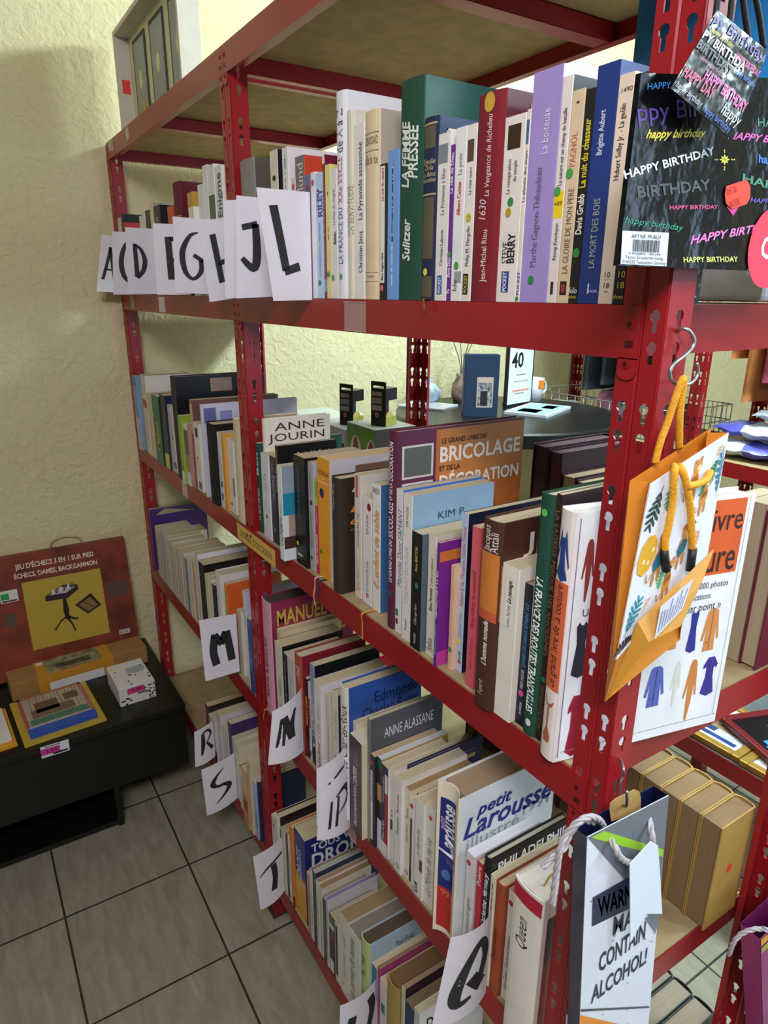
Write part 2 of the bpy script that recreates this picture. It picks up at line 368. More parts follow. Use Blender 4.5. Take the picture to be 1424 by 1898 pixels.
# ------------------------------------------------------------------ measured positions (metres)
BOOKS = [
 {'s': '2R', 'x': 1.0396, 'w': 0.0668, 'y': 0.0, 'h': 0.2347, 'd': 0.15, 'desc': 'worn mottled grey hardback with a torn white spine edge', 'c': '8f8b84', 'k': 'h', 'cc': '5d564d', 'pg': 'cfc6b4', 'ct': [('HIST', 0.55, 0.98, 0.8, 0.9, 'b9b2a4', '')]},
 {'s': '2R', 'x': 1.1757, 'w': 0.0307, 'y': 0.0, 'h': 0.2318, 'd': 0.155, 'desc': 'cream paperback with a small black dot and black cover', 'c': 'ded6c4', 'cc': '1b1c20', 't': [('.', 0.8, 0.84, 0.5, '1b1c20', 'b')], 'm': [(0.3, 0.6, '777777')]},
 {'s': '2R', 'x': 1.2247, 'w': 0.022, 'y': 0.0, 'h': 0.2293, 'd': 0.15, 'desc': 'white paperback with red lower spine behind the L card', 'c': 'e6e3e6', 'cc': 'e2e0e6', 'b': [(0, 0.62, 'a32336')], 'ct': [('Maja', 0.2, 0.6, 0.86, 0.92, '5a6aa0', '')], 'm': [(0.7, 0.95, '444466')]},
 {'s': '2R', 'x': 1.2565, 'w': 0.0154, 'y': 0.0, 'h': 0.1817, 'd': 0.11, 'desc': 'thin white paperback with red logo top behind the L card', 'c': 'ded9d6', 'dots': [(0.93, 'c23b46', 0.5)]},
 {'s': '2R', 'x': 1.2723, 'w': 0.0318, 'y': 0.0, 'h': 0.2094, 'd': 0.128, 'desc': 'small mauve book with orange-red cover', 'c': '7d6a6e', 'cc': 'c8442e', 'ct': [('Jac', 0.35, 0.95, 0.72, 0.9, 'f2e3da', '')], 't': [('alund', 0.72, 0.95, 0.55, 'e0d4d4', '')]},
 {'s': '2R', 'x': 1.3045, 'w': 0.0205, 'y': 0.0, 'h': 0.18, 'd': 0.11, 'desc': 'small violet paperback with a square red emblem', 'c': '6d6f9a', 'dots': [(0.9, 'b03040', 0.5)]},
 {'s': '2R', 'x': 1.3254, 'w': 0.0143, 'y': 0.0, 'h': 0.1813, 'd': 0.11, 'desc': 'white paperback with pink round logo right behind the L card', 'c': 'e9e3e4', 'dots': [(0.92, 'd04c5c', 0.5)]},
 {'s': '2R', 'x': 1.3401, 'w': 0.0232, 'y': 0.0, 'h': 0.178, 'd': 0.11, 'desc': 'light blue paperback with purple lettering beside the L card', 'c': 'b9d4ec', 'cc': 'a7c8e8', 't': [('LUCINDA', 0.7, 0.88, 0.3, '6b5ba0', ''), ('RILEY', 0.66, 0.88, 0.68, '5a3d86', 'b'), ("LE DOMAINE DE L'HERITIERE", 0.18, 0.62, 0.5, '8a7fb0', '')], 'dots': [(0.13, '1f7d56', 0.4)]},
 {'s': '2R', 'x': 1.3637, 'w': 0.0083, 'y': 0.0, 'h': 0.1998, 'd': 0.14, 'desc': 'thin maroon book with white top of spine', 'c': '7a2234', 'cc': '6d1730', 'b': [(0.94, 1, 'e7e0da'), (0.05, 0.14, '79aee0')], 't': [('Le Domaine', 0.45, 0.9, 0.5, 'b48490', '')], 'm': [(0.2, 0.4, 'c8a0a8')]},
 {'s': '2R', 'x': 1.3724, 'w': 0.0153, 'y': 0.0, 'h': 0.1852, 'd': 0.11, 'desc': 'thin pale yellow paperback with green dot', 'c': 'e3d98d', 'cc': 'ddd07e', 't': [], 'm': [(0.45, 0.55, '6a6136'), (0.78, 0.83, '6a6136')], 'dots': [(0.19, '2f8f4a', 0.4)]},
 {'s': '2R', 'x': 1.3889, 'w': 0.0184, 'y': 0.0, 'h': 0.1773, 'd': 0.11, 'desc': 'thin white paperback printed Balzac', 'c': 'e6e4df', 't': [('Balzac', 0.43, 0.53, 0.6, '222222', 'b'), ('La Peau de chagrin', 0.58, 0.85, 0.5, '777777', '')], 'dots': [(0.17, '3c9950', 0.1)]},
 {'s': '2R', 'x': 1.4084, 'w': 0.0288, 'y': 0.0, 'h': 0.2691, 'd': 0.15, 'desc': 'tall white hardback with blue and red title on twentieth century France', 'c': 'ecebee', 'k': 'h', 'cc': 'e4e4ea', 't': [('LA FRANCE DU', 0.18, 0.46, 0.5, '34489c', ''), ('XXe SIECLE', 0.48, 0.7, 0.5, 'b83340', ''), ('de A à Z', 0.72, 0.92, 0.5, '33343c', '')], 'dots': [(0.115, '4aa64e', 0.5)]},
 {'s': '2R', 'x': 1.4376, 'w': 0.0198, 'y': 0.0, 'h': 0.2418, 'd': 0.155, 'desc': 'cream hardback with pale grey title beside the tall white book', 'c': 'ded8c8', 'k': 'h', 'cc': 'dad3c4', 't': [('LA ROUTE POUR', 0.35, 0.62, 0.35, 'a09a8c', ''), ('LA SERVITUDE', 0.36, 0.62, 0.7, 'a09a8c', '')]},
 {'s': '2R', 'x': 1.4579, 'w': 0.0266, 'y': 0.0, 'h': 0.2216, 'd': 0.155, 'desc': 'white torn-jacket paperback titled about a murdered pyramid', 'c': 'ebe9e2', 'k': 'p', 't': [('Christian Jacq', 0.16, 0.4, 0.6, '33333a', ''), ('La Pyramide assassinée', 0.47, 0.9, 0.6, '33333a', '')]},
 {'s': '2R', 'x': 1.4865, 'w': 0.0362, 'y': 0.0, 'h': 0.2304, 'd': 0.15, 'desc': 'old beige clothbound novel with horizontal ruled lines', 'c': 'dcc9a3', 'k': 'h', 'cc': 'b3a998', 't': [('LUCIEN BODARD', 0.83, 0.87, 0.5, '55493a', 'h'), ('la fille de rue', 0.73, 0.78, 0.5, '55493a', 'h'), ('Grasset', 0.125, 0.14, 0.5, '7a6b52', 'h')], 'b': [(0.885, 0.89, '8b7a5c'), (0.795, 0.8, '8b7a5c'), (0.15, 0.153, '8b7a5c'), (0.1, 0.103, '8b7a5c')]},
 {'s': '2R', 'x': 1.5241, 'w': 0.017, 'y': 0.0, 'h': 0.1656, 'd': 0.11, 'desc': 'black paperback with white stripe and red title', 'c': '1a191d', 't': [('Mary Higgins Clark', 0.15, 0.36, 0.4, '16161a', 'b'), ('La nuit du renard', 0.74, 0.97, 0.4, 'd23a34', 'b')], 'b': [(0.13, 0.985, 'ece6e0', 0.08, 0.72)], 'dots': [(0.09, 'd76a70', 0.4)]},
 {'s': '2R', 'x': 1.5429, 'w': 0.0265, 'y': 0.0, 'h': 0.178, 'd': 0.11, 'desc': 'creased sky-blue paperback with cracked spine', 'c': '6fa0dc', 'cc': '5a86c4', 'm': [(0.4, 0.95, '8d8fc8'), (0.1, 0.9, 'cfe2f4')]},
 {'s': '2R', 'x': 1.5707, 'w': 0.0481, 'y': 0.0, 'h': 0.2462, 'd': 0.15, 'desc': 'large dark green hardback with white title down the spine', 'c': '1f4a36', 'k': 'h', 'cc': '1d5244', 't': [('LA FEMME', 0.53, 0.83, 0.33, 'e6ece4', 'bi'), ('PRESSEE', 0.565, 0.805, 0.66, 'e6ece4', 'bi'), ('Sulitzer', 0.19, 0.39, 0.42, 'e6ece4', 'bi')]},
 {'s': '2R', 'x': 1.6211, 'w': 0.0274, 'y': 0.0, 'h': 0.1995, 'd': 0.128, 'desc': 'navy leather-look hardback with gold bars on spine', 'c': '1e2746', 'k': 'h', 'cc': '22305e', 'b': [(0.96, 0.97, 'b8a36c'), (0.84, 0.955, '5d5540', 0.12, 0.88), (0.59, 0.6, 'b8a36c'), (0.24, 0.58, '5d5540', 0.12, 0.88), (0.02, 0.14, '5d5540', 0.12, 0.88)], 't': [('Emile', 0.755, 0.785, 0.5, 'c9b98a', 'hi'), ('Zola', 0.725, 0.75, 0.5, 'c9b98a', 'hi'), ('La Bête', 0.69, 0.715, 0.5, 'c9b98a', 'hi'), ('humaine', 0.66, 0.685, 0.5, 'c9b98a', 'hi')], 'dots': [(0.165, 'e8d84a', 0.45)], 'cb': [(0.08, 0.92, 0.06, 0.94, 'd8d8d0', 0.012)], 'rib': [(0.2, '8a5a2c', 0.012, 0.004)]},
 {'s': '2R', 'x': 1.6493, 'w': 0.0228, 'y': 0.0, 'h': 0.1791, 'd': 0.11, 'desc': 'white paperback with harbour picture at the top of spine', 'c': 'e9e4de', 'b': [(0.83, 0.94, '7d8890', 0.05, 0.8), (0.04, 0.16, '2f62a8', 0.2, 0.62)], 't': [('POCKET', 0.05, 0.15, 0.41, 'eef2fa', 'b'), ('La Promesse à Elise', 0.53, 0.8, 0.5, '6e5a55', ''), ('Christian Laborie', 0.22, 0.44, 0.5, '444444', '')]},
 {'s': '2R', 'x': 1.6725, 'w': 0.0077, 'y': 0.0, 'h': 0.1651, 'd': 0.11, 'desc': 'narrow purple paperback with white title', 'c': '6a2f8c', 't': [('La cité de Dieu', 0.7, 0.95, 0.5, 'f0e8f4', 'b'), ('Flora Dian', 0.16, 0.29, 0.5, 'f0e8f4', 'b'), ('Fa', 0.05, 0.08, 0.5, 'f0e8f4', 'b')], 'dots': [(0.31, '3f9a4e', 0.5)]},
 {'s': '2R', 'x': 1.6809, 'w': 0.0191, 'y': 0.0, 'h': 0.1799, 'd': 0.11, 'desc': 'white paperback with red author name and grey swash', 'c': 'ecebe9', 't': [('Albert Camus', 0.51, 0.7, 0.5, 'd2463e', 'b'), ('La peste', 0.74, 0.86, 0.5, '8a8a86', ''), ('folio', 0.06, 0.13, 0.4, '222222', ''), ('J', 0.02, 0.18, 0.75, '9aa0a0', '')], 'dots': [(0.215, '4aa04c', 0.5)]},
 {'s': '2R', 'x': 1.7007, 'w': 0.0167, 'y': 0.0, 'h': 0.1796, 'd': 0.11, 'desc': 'white paperback with dark eagle picture and black publisher box', 'c': 'ebe4dc', 'cc': '2a2a2c', 'b': [(0.8, 0.92, '5a4334', 0.1, 0.75), (0.04, 0.165, '1c1a18', 0.15, 0.7)], 't': [('POCKET', 0.05, 0.155, 0.43, 'cfbb52', 'b'), ('Philip M. Margolin', 0.21, 0.44, 0.5, '3c3c3c', ''), ('La rose noire', 0.62, 0.77, 0.5, '4a4a4a', '')], 'dots': [(0.49, 'c9b02c', 0.5)]},
 {'s': '2R', 'x': 1.7178, 'w': 0.0421, 'y': 0.0, 'h': 0.203, 'd': 0.128, 'desc': 'thick dark red hardback with gold fleur emblem on spine', 'c': '7f1a28', 'k': 'h', 'cc': '5c2233', 't': [('Jean-Michel Riou', 0.1, 0.36, 0.55, 'f0e4e0', ''), ('1630', 0.41, 0.51, 0.42, 'e8dcd8', 'i'), ('La Vengeance de Richelieu', 0.52, 0.9, 0.55, 'e8dcd8', 'i')], 'gd': [(0.955, 'c8a23c', 0.5)], 'ct': [("L'ESPI", 0.25, 0.9, 0.9, 0.95, 'b79a9c', ''), ('Jo', 0.2, 0.6, 0.8, 0.88, 'e8e0e0', '')]},
 {'s': '2R', 'x': 1.7606, 'w': 0.0302, 'y': 0.0, 'h': 0.1756, 'd': 0.11, 'desc': 'white paperback with fiery picture and green dot on spine', 'c': 'eae1d8', 't': [('STEVE', 0.22, 0.34, 0.36, '222222', ''), ('BERRY', 0.22, 0.385, 0.66, '222222', 'b'), ('La conspiration', 0.6, 0.78, 0.33, '4c4844', ''), ('du temple', 0.66, 0.77, 0.62, '4c4844', ''), ('POCKET', 0.06, 0.17, 0.42, 'f0f0f8', 'b')], 'b': [(0.83, 0.955, '3a2418', 0.18, 0.8), (0.055, 0.175, '27408c', 0.25, 0.62)], 'dots': [(0.555, '2f8a40', 0.5), (0.5, 'b89a2c', 0.42)]},
 {'s': '2R', 'x': 1.7916, 'w': 0.0053, 'y': 0.0, 'h': 0.1773, 'd': 0.11, 'desc': 'thin white paperback half hidden behind the lilac book', 'c': 'e6ddd2', 't': [('La planète des singes', 0.54, 0.8, 0.5, '4a4844', ''), ('POCKET', 0.04, 0.17, 0.5, '2a4a9c', 'b')], 'b': [(0.83, 0.95, '466c8c', 0.1, 0.8)], 'dots': [(0.02, '3c9048', 0.4)]},
 {'s': '2R', 'x': 1.7974, 'w': 0.0378, 'y': 0.0, 'h': 0.2062, 'd': 0.128, 'desc': 'large lilac paperback with white title, near the red post', 'c': 'a58fce', 'cc': 'dcd9ea', 't': [('La boiteuse', 0.655, 0.84, 0.55, 'e8e4ee', ''), ('Marthe Gagnon-Thibaudeau', 0.165, 0.6, 0.42, '6e6284', '')], 'dots': [(0.105, '2f8448', 0.4)]},
 {'s': '2R', 'x': 1.8355, 'w': 0.0127, 'y': 0.0, 'h': 0.1948, 'd': 0.128, 'desc': 'white paperback with yellow numbered patch on spine', 'c': 'e8ddd6', 'cc': '17171b', 't': [('La nature est un champ de bataille', 0.54, 0.87, 0.5, '3a3a3a', ''), ('Razmig Keucheyan', 0.2, 0.37, 0.5, '3a3a3a', 'i'), ('489', 0.45, 0.47, 0.5, '6b5c10', 'h')], 'b': [(0.395, 0.515, 'ecd224', 0.02, 0.98), (0.04, 0.1, '2a2a2a', 0.35, 0.65)], 'dots': [(0.515, '4aa04c', 0.2)]},
 {'s': '2R', 'x': 1.8487, 'w': 0.0151, 'y': 0.0, 'h': 0.1809, 'd': 0.11, 'desc': 'cream paperback with orange upper lettering and square red badge', 'c': 'dcc5a2', 'cc': '3a342e', 't': [('LA GLOIRE DE MON PERE', 0.15, 0.56, 0.55, '7a6a58', ''), ('PAGNOL', 0.66, 0.815, 0.45, 'd0785c', '')], 'b': [(0.04, 0.11, '2a1c18', 0.25, 0.8), (0.055, 0.095, 'a83a34', 0.38, 0.65)], 'dots': [(0.63, '4aa04c', 0.3)], 'm': [(0.94, 0.95, '3a3028')]},
 {'s': '2R', 'x': 1.8642, 'w': 0.011, 'y': 0.0, 'h': 0.1787, 'd': 0.11, 'desc': 'black crime paperback with yellow title', 'c': '201f1f', 'cc': '161616', 't': [('Davis Grubb', 0.34, 0.53, 0.5, 'eae6e0', 'b'), ('La nuit du chasseur', 0.56, 0.87, 0.5, 'd6c83c', 'b'), ('folio', 0.05, 0.08, 0.5, 'eaeaea', 'h'), ('policier', 0.025, 0.04, 0.5, 'd6c83c', 'h')], 'dots': [(0.25, '2f8a40', 0.5)]},
 {'s': '2R', 'x': 1.8756, 'w': 0.0241, 'y': 0.0, 'h': 0.1941, 'd': 0.128, 'desc': 'large navy blue hardback with pale author name on spine', 'c': '24397c', 'k': 'p', 'cc': '22387c', 't': [('Brigitte Aubert', 0.64, 0.82, 0.42, 'c9cfe2', 'b'), ('LA MORT DES BOIS', 0.16, 0.46, 0.55, 'a8b8a4', ''), ('NOIR', 0.05, 0.062, 0.75, 'e0e0ea', 'h')], 'b': [(0.045, 0.09, 'e6e6ee', 0.47, 0.53)]},
 {'s': '2R', 'x': 1.9001, 'w': 0.0158, 'y': 0.0, 'h': 0.1819, 'd': 0.11, 'desc': 'cream paperback with large 10 over 18 beside the post', 'c': 'e6d3bd', 'cc': 'e0ccb4', 't': [('Hubert Selby Jr. - La geôle', 0.56, 0.88, 0.45, '3a332c', ''), ('1490', 0.925, 0.945, 0.6, '3a332c', 'h'), ('10', 0.125, 0.15, 0.55, '2a2622', 'h'), ('18', 0.075, 0.1, 0.55, '2a2622', 'h'), ('...', 0.055, 0.06, 0.55, '2a2622', 'hb')], 'b': [(0.112, 0.114, '8a7a6a', 0.3, 0.8)]},
 {'s': '2R', 'x': 1.9163, 'w': 0.0122, 'y': 0.0, 'h': 0.1787, 'd': 0.11, 'desc': 'black paperback with yellow 10 over 18 against the post', 'c': '1e1e20', 't': [('10', 0.125, 0.155, 0.72, 'd8b838', 'h'), ('18', 0.075, 0.105, 0.72, 'd8b838', 'h'), ('dom', 0.025, 0.045, 0.72, 'd8c858', 'h')], 'm': [(0.3, 0.8, 'b8a040')], 'fleck': 1, 'cc': '2a3438'},
 {'s': '2L', 'x': 0.0109, 'w': 0.0451, 'y': 0.0, 'h': 0.2214, 'd': 0.155, 'desc': 'small cream paperback nearest the wall behind the A card', 'c': 'ddd2b4'},
 {'s': '2L', 'x': 0.0585, 'w': 0.0228, 'y': 0.0, 'h': 0.2288, 'd': 0.155, 'desc': 'thin black book with red and brown cover behind the C card', 'c': '17171a', 'cc': 'a86a3a', 'cb': [(0, 1, 0.9, 1, '1a1a1c', 0), (0, 0.55, 0.78, 0.9, 'b8342c', 0)]},
 {'s': '2L', 'x': 0.2762, 'w': 0.0606, 'y': 0.0, 'h': 0.2053, 'd': 0.135, 'desc': 'white paperback with reddish lower spine behind the D card', 'c': 'e2e0e0', 'cc': 'd8d6d8', 'b': [(0, 0.5, 'b06060')]},
 {'s': '2L', 'x': 0.3427, 'w': 0.0456, 'y': 0.0, 'h': 0.2133, 'd': 0.135, 'desc': 'dark blue-black paperback between the D and F cards', 'c': '2a2c34'},
 {'s': '2L', 'x': 0.393, 'w': 0.0315, 'y': 0.0, 'h': 0.2264, 'd': 0.15, 'desc': 'cream and yellow paperback with a grey cover', 'c': 'e0d8a8', 'cc': '9a9fa4'},
 {'s': '2L', 'x': 0.4273, 'w': 0.0576, 'y': 0.0, 'h': 0.2161, 'd': 0.155, 'desc': 'short black paperback with white lettering behind the F card', 'c': '18191a', 'cc': '1d2020', 't': [('KNER', 0.62, 0.88, 0.5, 'c8ccd0', 'i')]},
 {'s': '2L', 'x': 0.5516, 'w': 0.0362, 'y': 0.0, 'h': 0.2039, 'd': 0.135, 'desc': 'orange-red paperback left of the maroon hardback', 'c': 'c9502e'},
 {'s': '2L', 'x': 0.6108, 'w': 0.0561, 'y': 0.0, 'h': 0.2485, 'd': 0.15, 'desc': 'round-backed maroon hardback with gold bands', 'c': '6b1d30', 'k': 'h', 'cc': '641a2e', 'b': [(0.7, 0.715, 'b0904a'), (0.67, 0.68, 'b0904a'), (0.63, 0.645, 'b0904a')]},
 {'s': '2L', 'x': 0.7156, 'w': 0.0396, 'y': 0.0, 'h': 0.2171, 'd': 0.155, 'desc': 'mustard paperback between maroon and white books', 'c': 'c79c3c'},
 {'s': '2L', 'x': 0.7555, 'w': 0.0344, 'y': -0.012, 'h': 0.183, 'd': 0.11, 'desc': 'short white paperback in front of the mustard one', 'c': 'e6e2d4', 'hb': 1},
 {'s': '2L', 'x': 0.7904, 'w': 0.0373, 'y': 0.0, 'h': 0.2245, 'd': 0.155, 'desc': 'white paperback with green dot low on spine', 'c': 'e4e4e8', 'dots': [(0.62, '2f7a58', 0.4)]},
 {'s': '2L', 'x': 0.8281, 'w': 0.029, 'y': 0.0, 'h': 0.2564, 'd': 0.155, 'desc': 'tall white paperback left of the green-labelled book', 'c': 'e8e8e6', 'cc': 'dcdce0'},
 {'s': '2L', 'x': 0.8576, 'w': 0.0402, 'y': 0.0, 'h': 0.2524, 'd': 0.155, 'desc': 'tall white book with large green title label on spine', 'c': 'e4e6e2', 'b': [(0.3, 0.78, '4a6040', 0.05, 0.95)], 't': [('Naturels', 0.32, 0.56, 0.5, 'dfe6d8', 'b')]},
 {'s': '2L', 'x': 0.9018, 'w': 0.0398, 'y': 0.0, 'h': 0.2446, 'd': 0.155, 'desc': 'cream book with blue handwritten-style title by the middle post', 'c': 'e8e6da', 't': [('Enigme', 0.62, 0.95, 0.5, '4a6a74', 'b')], 'm': [(0.35, 0.5, '5a7a84')]},
 {'s': '3L', 'x': 0.0109, 'w': 0.0492, 'y': -0.0072, 'h': 0.241, 'd': 0.155, 'desc': 'blue and white paperback nearest the wall on the third shelf', 'c': '7fa3c8', 'b': [(0, 0.45, 'c9c2cc'), (0.88, 1, '3f78a8')], 'm': [(0.1, 0.9, '5a7aa0')]},
 {'s': '3L', 'x': 0.0605, 'w': 0.045, 'y': 0.0016, 'h': 0.2004, 'd': 0.135, 'desc': 'pale teal picture paperback, second from the wall', 'c': 'a8b8bc', 'm': [(0.05, 0.8, '5a7a80')]},
 {'s': '3L', 'x': 0.106, 'w': 0.0517, 'y': -0.0016, 'h': 0.2536, 'd': 0.15, 'desc': 'tall cream and white book beside the teal paperback', 'c': 'd8ccc0', 'cc': 'e0ddd8', 'b': [(0.6, 0.7, 'b0483c')], 'm': [(0.2, 0.5, 'c08878')]},
 {'s': '3L', 'x': 0.1641, 'w': 0.0512, 'y': -0.0019, 'h': 0.2036, 'd': 0.135, 'desc': 'beige paperback left of the green album', 'c': 'd0bfa8', 'm': [(0.3, 0.7, 'a89080')]},
 {'s': '3L', 'x': 0.2342, 'w': 0.0783, 'y': -0.0054, 'h': 0.2084, 'd': 0.128, 'desc': 'green album with yellow cat title down its spine', 'c': '1d6e56', 'cc': '16392f', 't': [('Matou', 0.22, 0.62, 0.5, 'd8b83c', 'b')]},
 {'s': '3L', 'x': 0.3128, 'w': 0.0566, 'y': -0.0018, 'h': 0.2185, 'd': 0.15, 'desc': 'dark book with yellow label at the foot of spine', 'c': '24262a', 'cc': '1c2a4a', 'b': [(0, 0.21, 'd6c84c', 0.15, 0.95)], 'dots': [(0.78, 'a03a30', 0.4)]},
 {'s': '3L', 'x': 0.3698, 'w': 0.0516, 'y': 0.0038, 'h': 0.1942, 'd': 0.135, 'desc': 'pale grey paperback with navy patches and green dot', 'c': 'd0c8cc', 'm': [(0.2, 0.9, '8a7a90')], 'dots': [(0.52, '2f7a48', 0.6)], 'b': [(0.06, 0.16, '5a6488', 0.4, 0.9)]},
 {'s': '3L', 'x': 0.441, 'w': 0.0374, 'y': 0.0003, 'h': 0.2828, 'd': 0.26, 'desc': 'tall charcoal art book with teapot on its black cover', 'c': '3d3b38', 'k': 'h', 'cc': '17171a', 'cb': [(0.38, 0.62, 0.84, 0.97, 'a48a78', 0)]},
 {'s': '3L', 'x': 0.5187, 'w': 0.0269, 'y': -0.0105, 'h': 0.1869, 'd': 0.11, 'desc': 'lime green thin book with white foot', 'c': '93ad38', 'b': [(0, 0.18, 'dfe2e6'), (0.2, 0.26, '3a7a4a', 0.2, 0.8)]},
 {'s': '3L', 'x': 0.546, 'w': 0.0349, 'y': -0.0043, 'h': 0.171, 'd': 0.11, 'desc': 'picture spine paperback in brown and blue over white', 'c': 'a88c78', 'b': [(0, 0.22, 'e2e2e6'), (0.5, 0.9, '6a5a6e'), (0.9, 1, 'e4e4e8')]},
 {'s': '3L', 'x': 0.5813, 'w': 0.0255, 'y': 0.0059, 'h': 0.2362, 'd': 0.24, 'desc': 'mauve-red tall book with cream upper label', 'c': 'a84a66', 'cc': '70504a', 'b': [(0.62, 0.96, 'c9b890', 0.1, 0.9)]},
 {'s': '3L', 'x': 0.6073, 'w': 0.0453, 'y': 0.0039, 'h': 0.1811, 'd': 0.2543, 'desc': 'white paperback with black picture square on spine', 'c': 'e4dfda', 'b': [(0.8, 0.93, '2a2a30', 0.25, 0.75), (0.03, 0.14, '4a6a9a', 0.3, 0.8)], 't': [('Chuchotements', 0.25, 0.45, 0.5, '555555', '')], 'dots': [(0.49, '8a7430', 0.4)]},
 {'s': '3L', 'x': 0.653, 'w': 0.035, 'y': 0.011, 'h': 0.1813, 'd': 0.11, 'desc': 'dark green paperback with vertical pale script', 'c': '3a4438', 'm': [(0.1, 0.8, '7a8a6a')]},
 {'s': '3L', 'x': 0.6884, 'w': 0.0092, 'y': 0.0, 'h': 0.2377, 'd': 0.26, 'desc': 'white floral album behind the paperback with a black picture square', 'c': 'dcd8e0', 'cc': 'c9c6da', 'cb': [(0.02, 0.14, 0.8, 0.96, '6a6aa8', 0), (0.18, 0.3, 0.72, 0.92, '8a8ac0', 0)]},
 {'s': '3L', 'x': 0.7327, 'w': 0.0548, 'y': -0.0014, 'h': 0.2025, 'd': 0.128, 'desc': 'black book with cream edges and black shiny cover', 'c': '17181a', 'k': 'h', 'cc': '15161a', 'b': [(0, 1, 'd9d2ac', 0, 0.12)]},
 {'s': '3L', 'x': 0.7879, 'w': 0.0292, 'y': 0.0048, 'h': 0.1855, 'd': 0.11, 'desc': 'white paperback with dark bird mark near the foot', 'c': 'e0dee0', 'm': [(0.3, 0.7, '888888')], 'b': [(0.1, 0.2, '4a5a8a', 0.3, 0.7), (0.28, 0.36, '2a6a5a', 0.3, 0.7)]},
 {'s': '3L', 'x': 0.8205, 'w': 0.017, 'y': 0.0035, 'h': 0.1875, 'd': 0.11, 'desc': 'thin orange paperback between two white ones left of the post', 'c': 'd8973a'},
 {'s': '3L', 'x': 0.8379, 'w': 0.0416, 'y': 0.0104, 'h': 0.1784, 'd': 0.11, 'desc': 'white paperback with brown picture, left of the tall cream one', 'c': 'e0dad6', 'b': [(0.25, 0.5, 'a08a7a', 0.6, 0.95)], 'dots': [(0.12, '3a7a4a', 0.3)]},
 {'s': '3L', 'x': 0.9055, 'w': 0.0515, 'y': 0.004, 'h': 0.2365, 'd': 0.155, 'desc': 'tall cream book standing against the middle post', 'c': 'dccfae', 'k': 'h', 'm': [(0.4, 0.6, 'b0a070'), (0.88, 0.95, 'b0a070')]},
 {'s': '3R', 'x': 1.0189, 'w': 0.0151, 'y': 0.009, 'h': 0.1975, 'd': 0.2, 'desc': 'dark green book just right of the middle post', 'c': '1f4a3c', 'cc': '1f5044', 't': [('LA NUIT DE KALI', 0.14, 0.5, 0.5, 'c8d4c4', 'b'), ('Ben', 0.65, 0.9, 0.5, 'd8e0d8', 'b')]},
 {'s': '3R', 'x': 1.0344, 'w': 0.0186, 'y': 0.02, 'h': 0.2492, 'd': 0.15, 'desc': 'tall white book with large maroon capitals on its cover', 'c': 'e6e0d6', 'hb': 1, 'cc': 'e6e1d4', 'k': 'h', 'ct': [('ANNE', 0.12, 0.9, 0.9, 0.965, '4a2028', ''), ('JOURIN', 0.02, 0.9, 0.81, 0.875, '4a2028', '')]},
 {'s': '3R', 'x': 1.0535, 'w': 0.0397, 'y': 0.006, 'h': 0.1834, 'd': 0.11, 'desc': 'pair-thick white paperback with green dot, after the dark green one', 'c': 'dcd8de', 't': [('Histoire', 0.4, 0.5, 0.4, '8a90a8', ''), ('La Vie', 0.6, 0.78, 0.4, 'a0a0a8', '')], 'm': [(0.1, 0.3, 'a0a0a8')], 'dots': [(0.27, '2f7a48', 0.5)]},
 {'s': '3R', 'x': 1.0936, 'w': 0.0284, 'y': 0.0083, 'h': 0.1853, 'd': 0.11, 'desc': 'dark violet paperback with thin white lettering', 'c': '2e2a40', 'cc': '1f2030', 't': [('Une rivière de mort', 0.5, 0.92, 0.45, 'a8a4c0', ''), ("L'année du singe", 0.52, 0.8, 0.68, 'a8a4c0', '')], 'dots': [(0.16, '8a70a0', 0.5)]},
 {'s': '3R', 'x': 1.1224, 'w': 0.0114, 'y': 0.0091, 'h': 0.2108, 'd': 0.1324, 'desc': 'black paperback with yellow and red spine letters', 'c': '26241e', 'cc': '131316', 't': [('Patrick Pesherch', 0.55, 0.95, 0.35, 'cfc05a', 'b'), ('argos', 0.8, 0.94, 0.75, 'c0392e', 'b')], 'ct': [('Rachel L. Reader', 0.3, 0.95, 0.86, 0.92, 'e6e6e6', 'bi')], 'm': [(0.03, 0.25, '8a8450')]},
 {'s': '3R', 'x': 1.191, 'w': 0.0195, 'y': -0.018, 'h': 0.1895, 'd': 0.11, 'desc': 'white-spined paperback with teal and hands photo cover, jutting out', 'c': 'e2e6ea', 'cc': 'd9dee2', 't': [("L'AUTORITE", 0.16, 0.47, 0.5, '3a5a84', 'bi'), ('comment', 0.47, 0.62, 0.5, '5a8a9a', 'i')], 'cb': [(0, 1, 0.72, 1, '8fa0ae', 0), (0, 1, 0.49, 0.72, '2389a8', 0), (0.1, 0.9, 0.25, 0.49, 'a8988a', 0), (0, 1, 0.13, 0.26, '4a3028', 0)], 'ct': [('Pa', 0.5, 0.9, 0.53, 0.6, 'c6e6ee', 'b')]},
 {'s': '3R', 'x': 1.2198, 'w': 0.0473, 'y': 0.0028, 'h': 0.2139, 'd': 0.128, 'desc': 'thick glossy black novel with yellow dot at the foot', 'c': '131514', 'cc': '0f1110', 't': [('Chute de la maison noire', 0.45, 0.9, 0.38, '6a7a84', '')], 'dots': [(0.19, 'd8cc4a', 0.2)], 'b': [(0.08, 0.1, 'c8c8c8', 0.15, 0.6)]},
 {'s': '3R', 'x': 1.2675, 'w': 0.0221, 'y': 0.009, 'h': 0.2082, 'd': 0.135, 'desc': 'grey hardback with round portrait medallion on spine', 'c': 'b5b1b8', 't': [('LEONI FEDIGNE', 0.72, 0.92, 0.45, '88848c', ''), ('ENFANT DU TITANIC', 0.22, 0.56, 0.45, '7a767e', '')], 'gd': [(0.64, '3a3a40', 0.5)], 'dots': [(0.12, '2f7a48', 0.35)]},
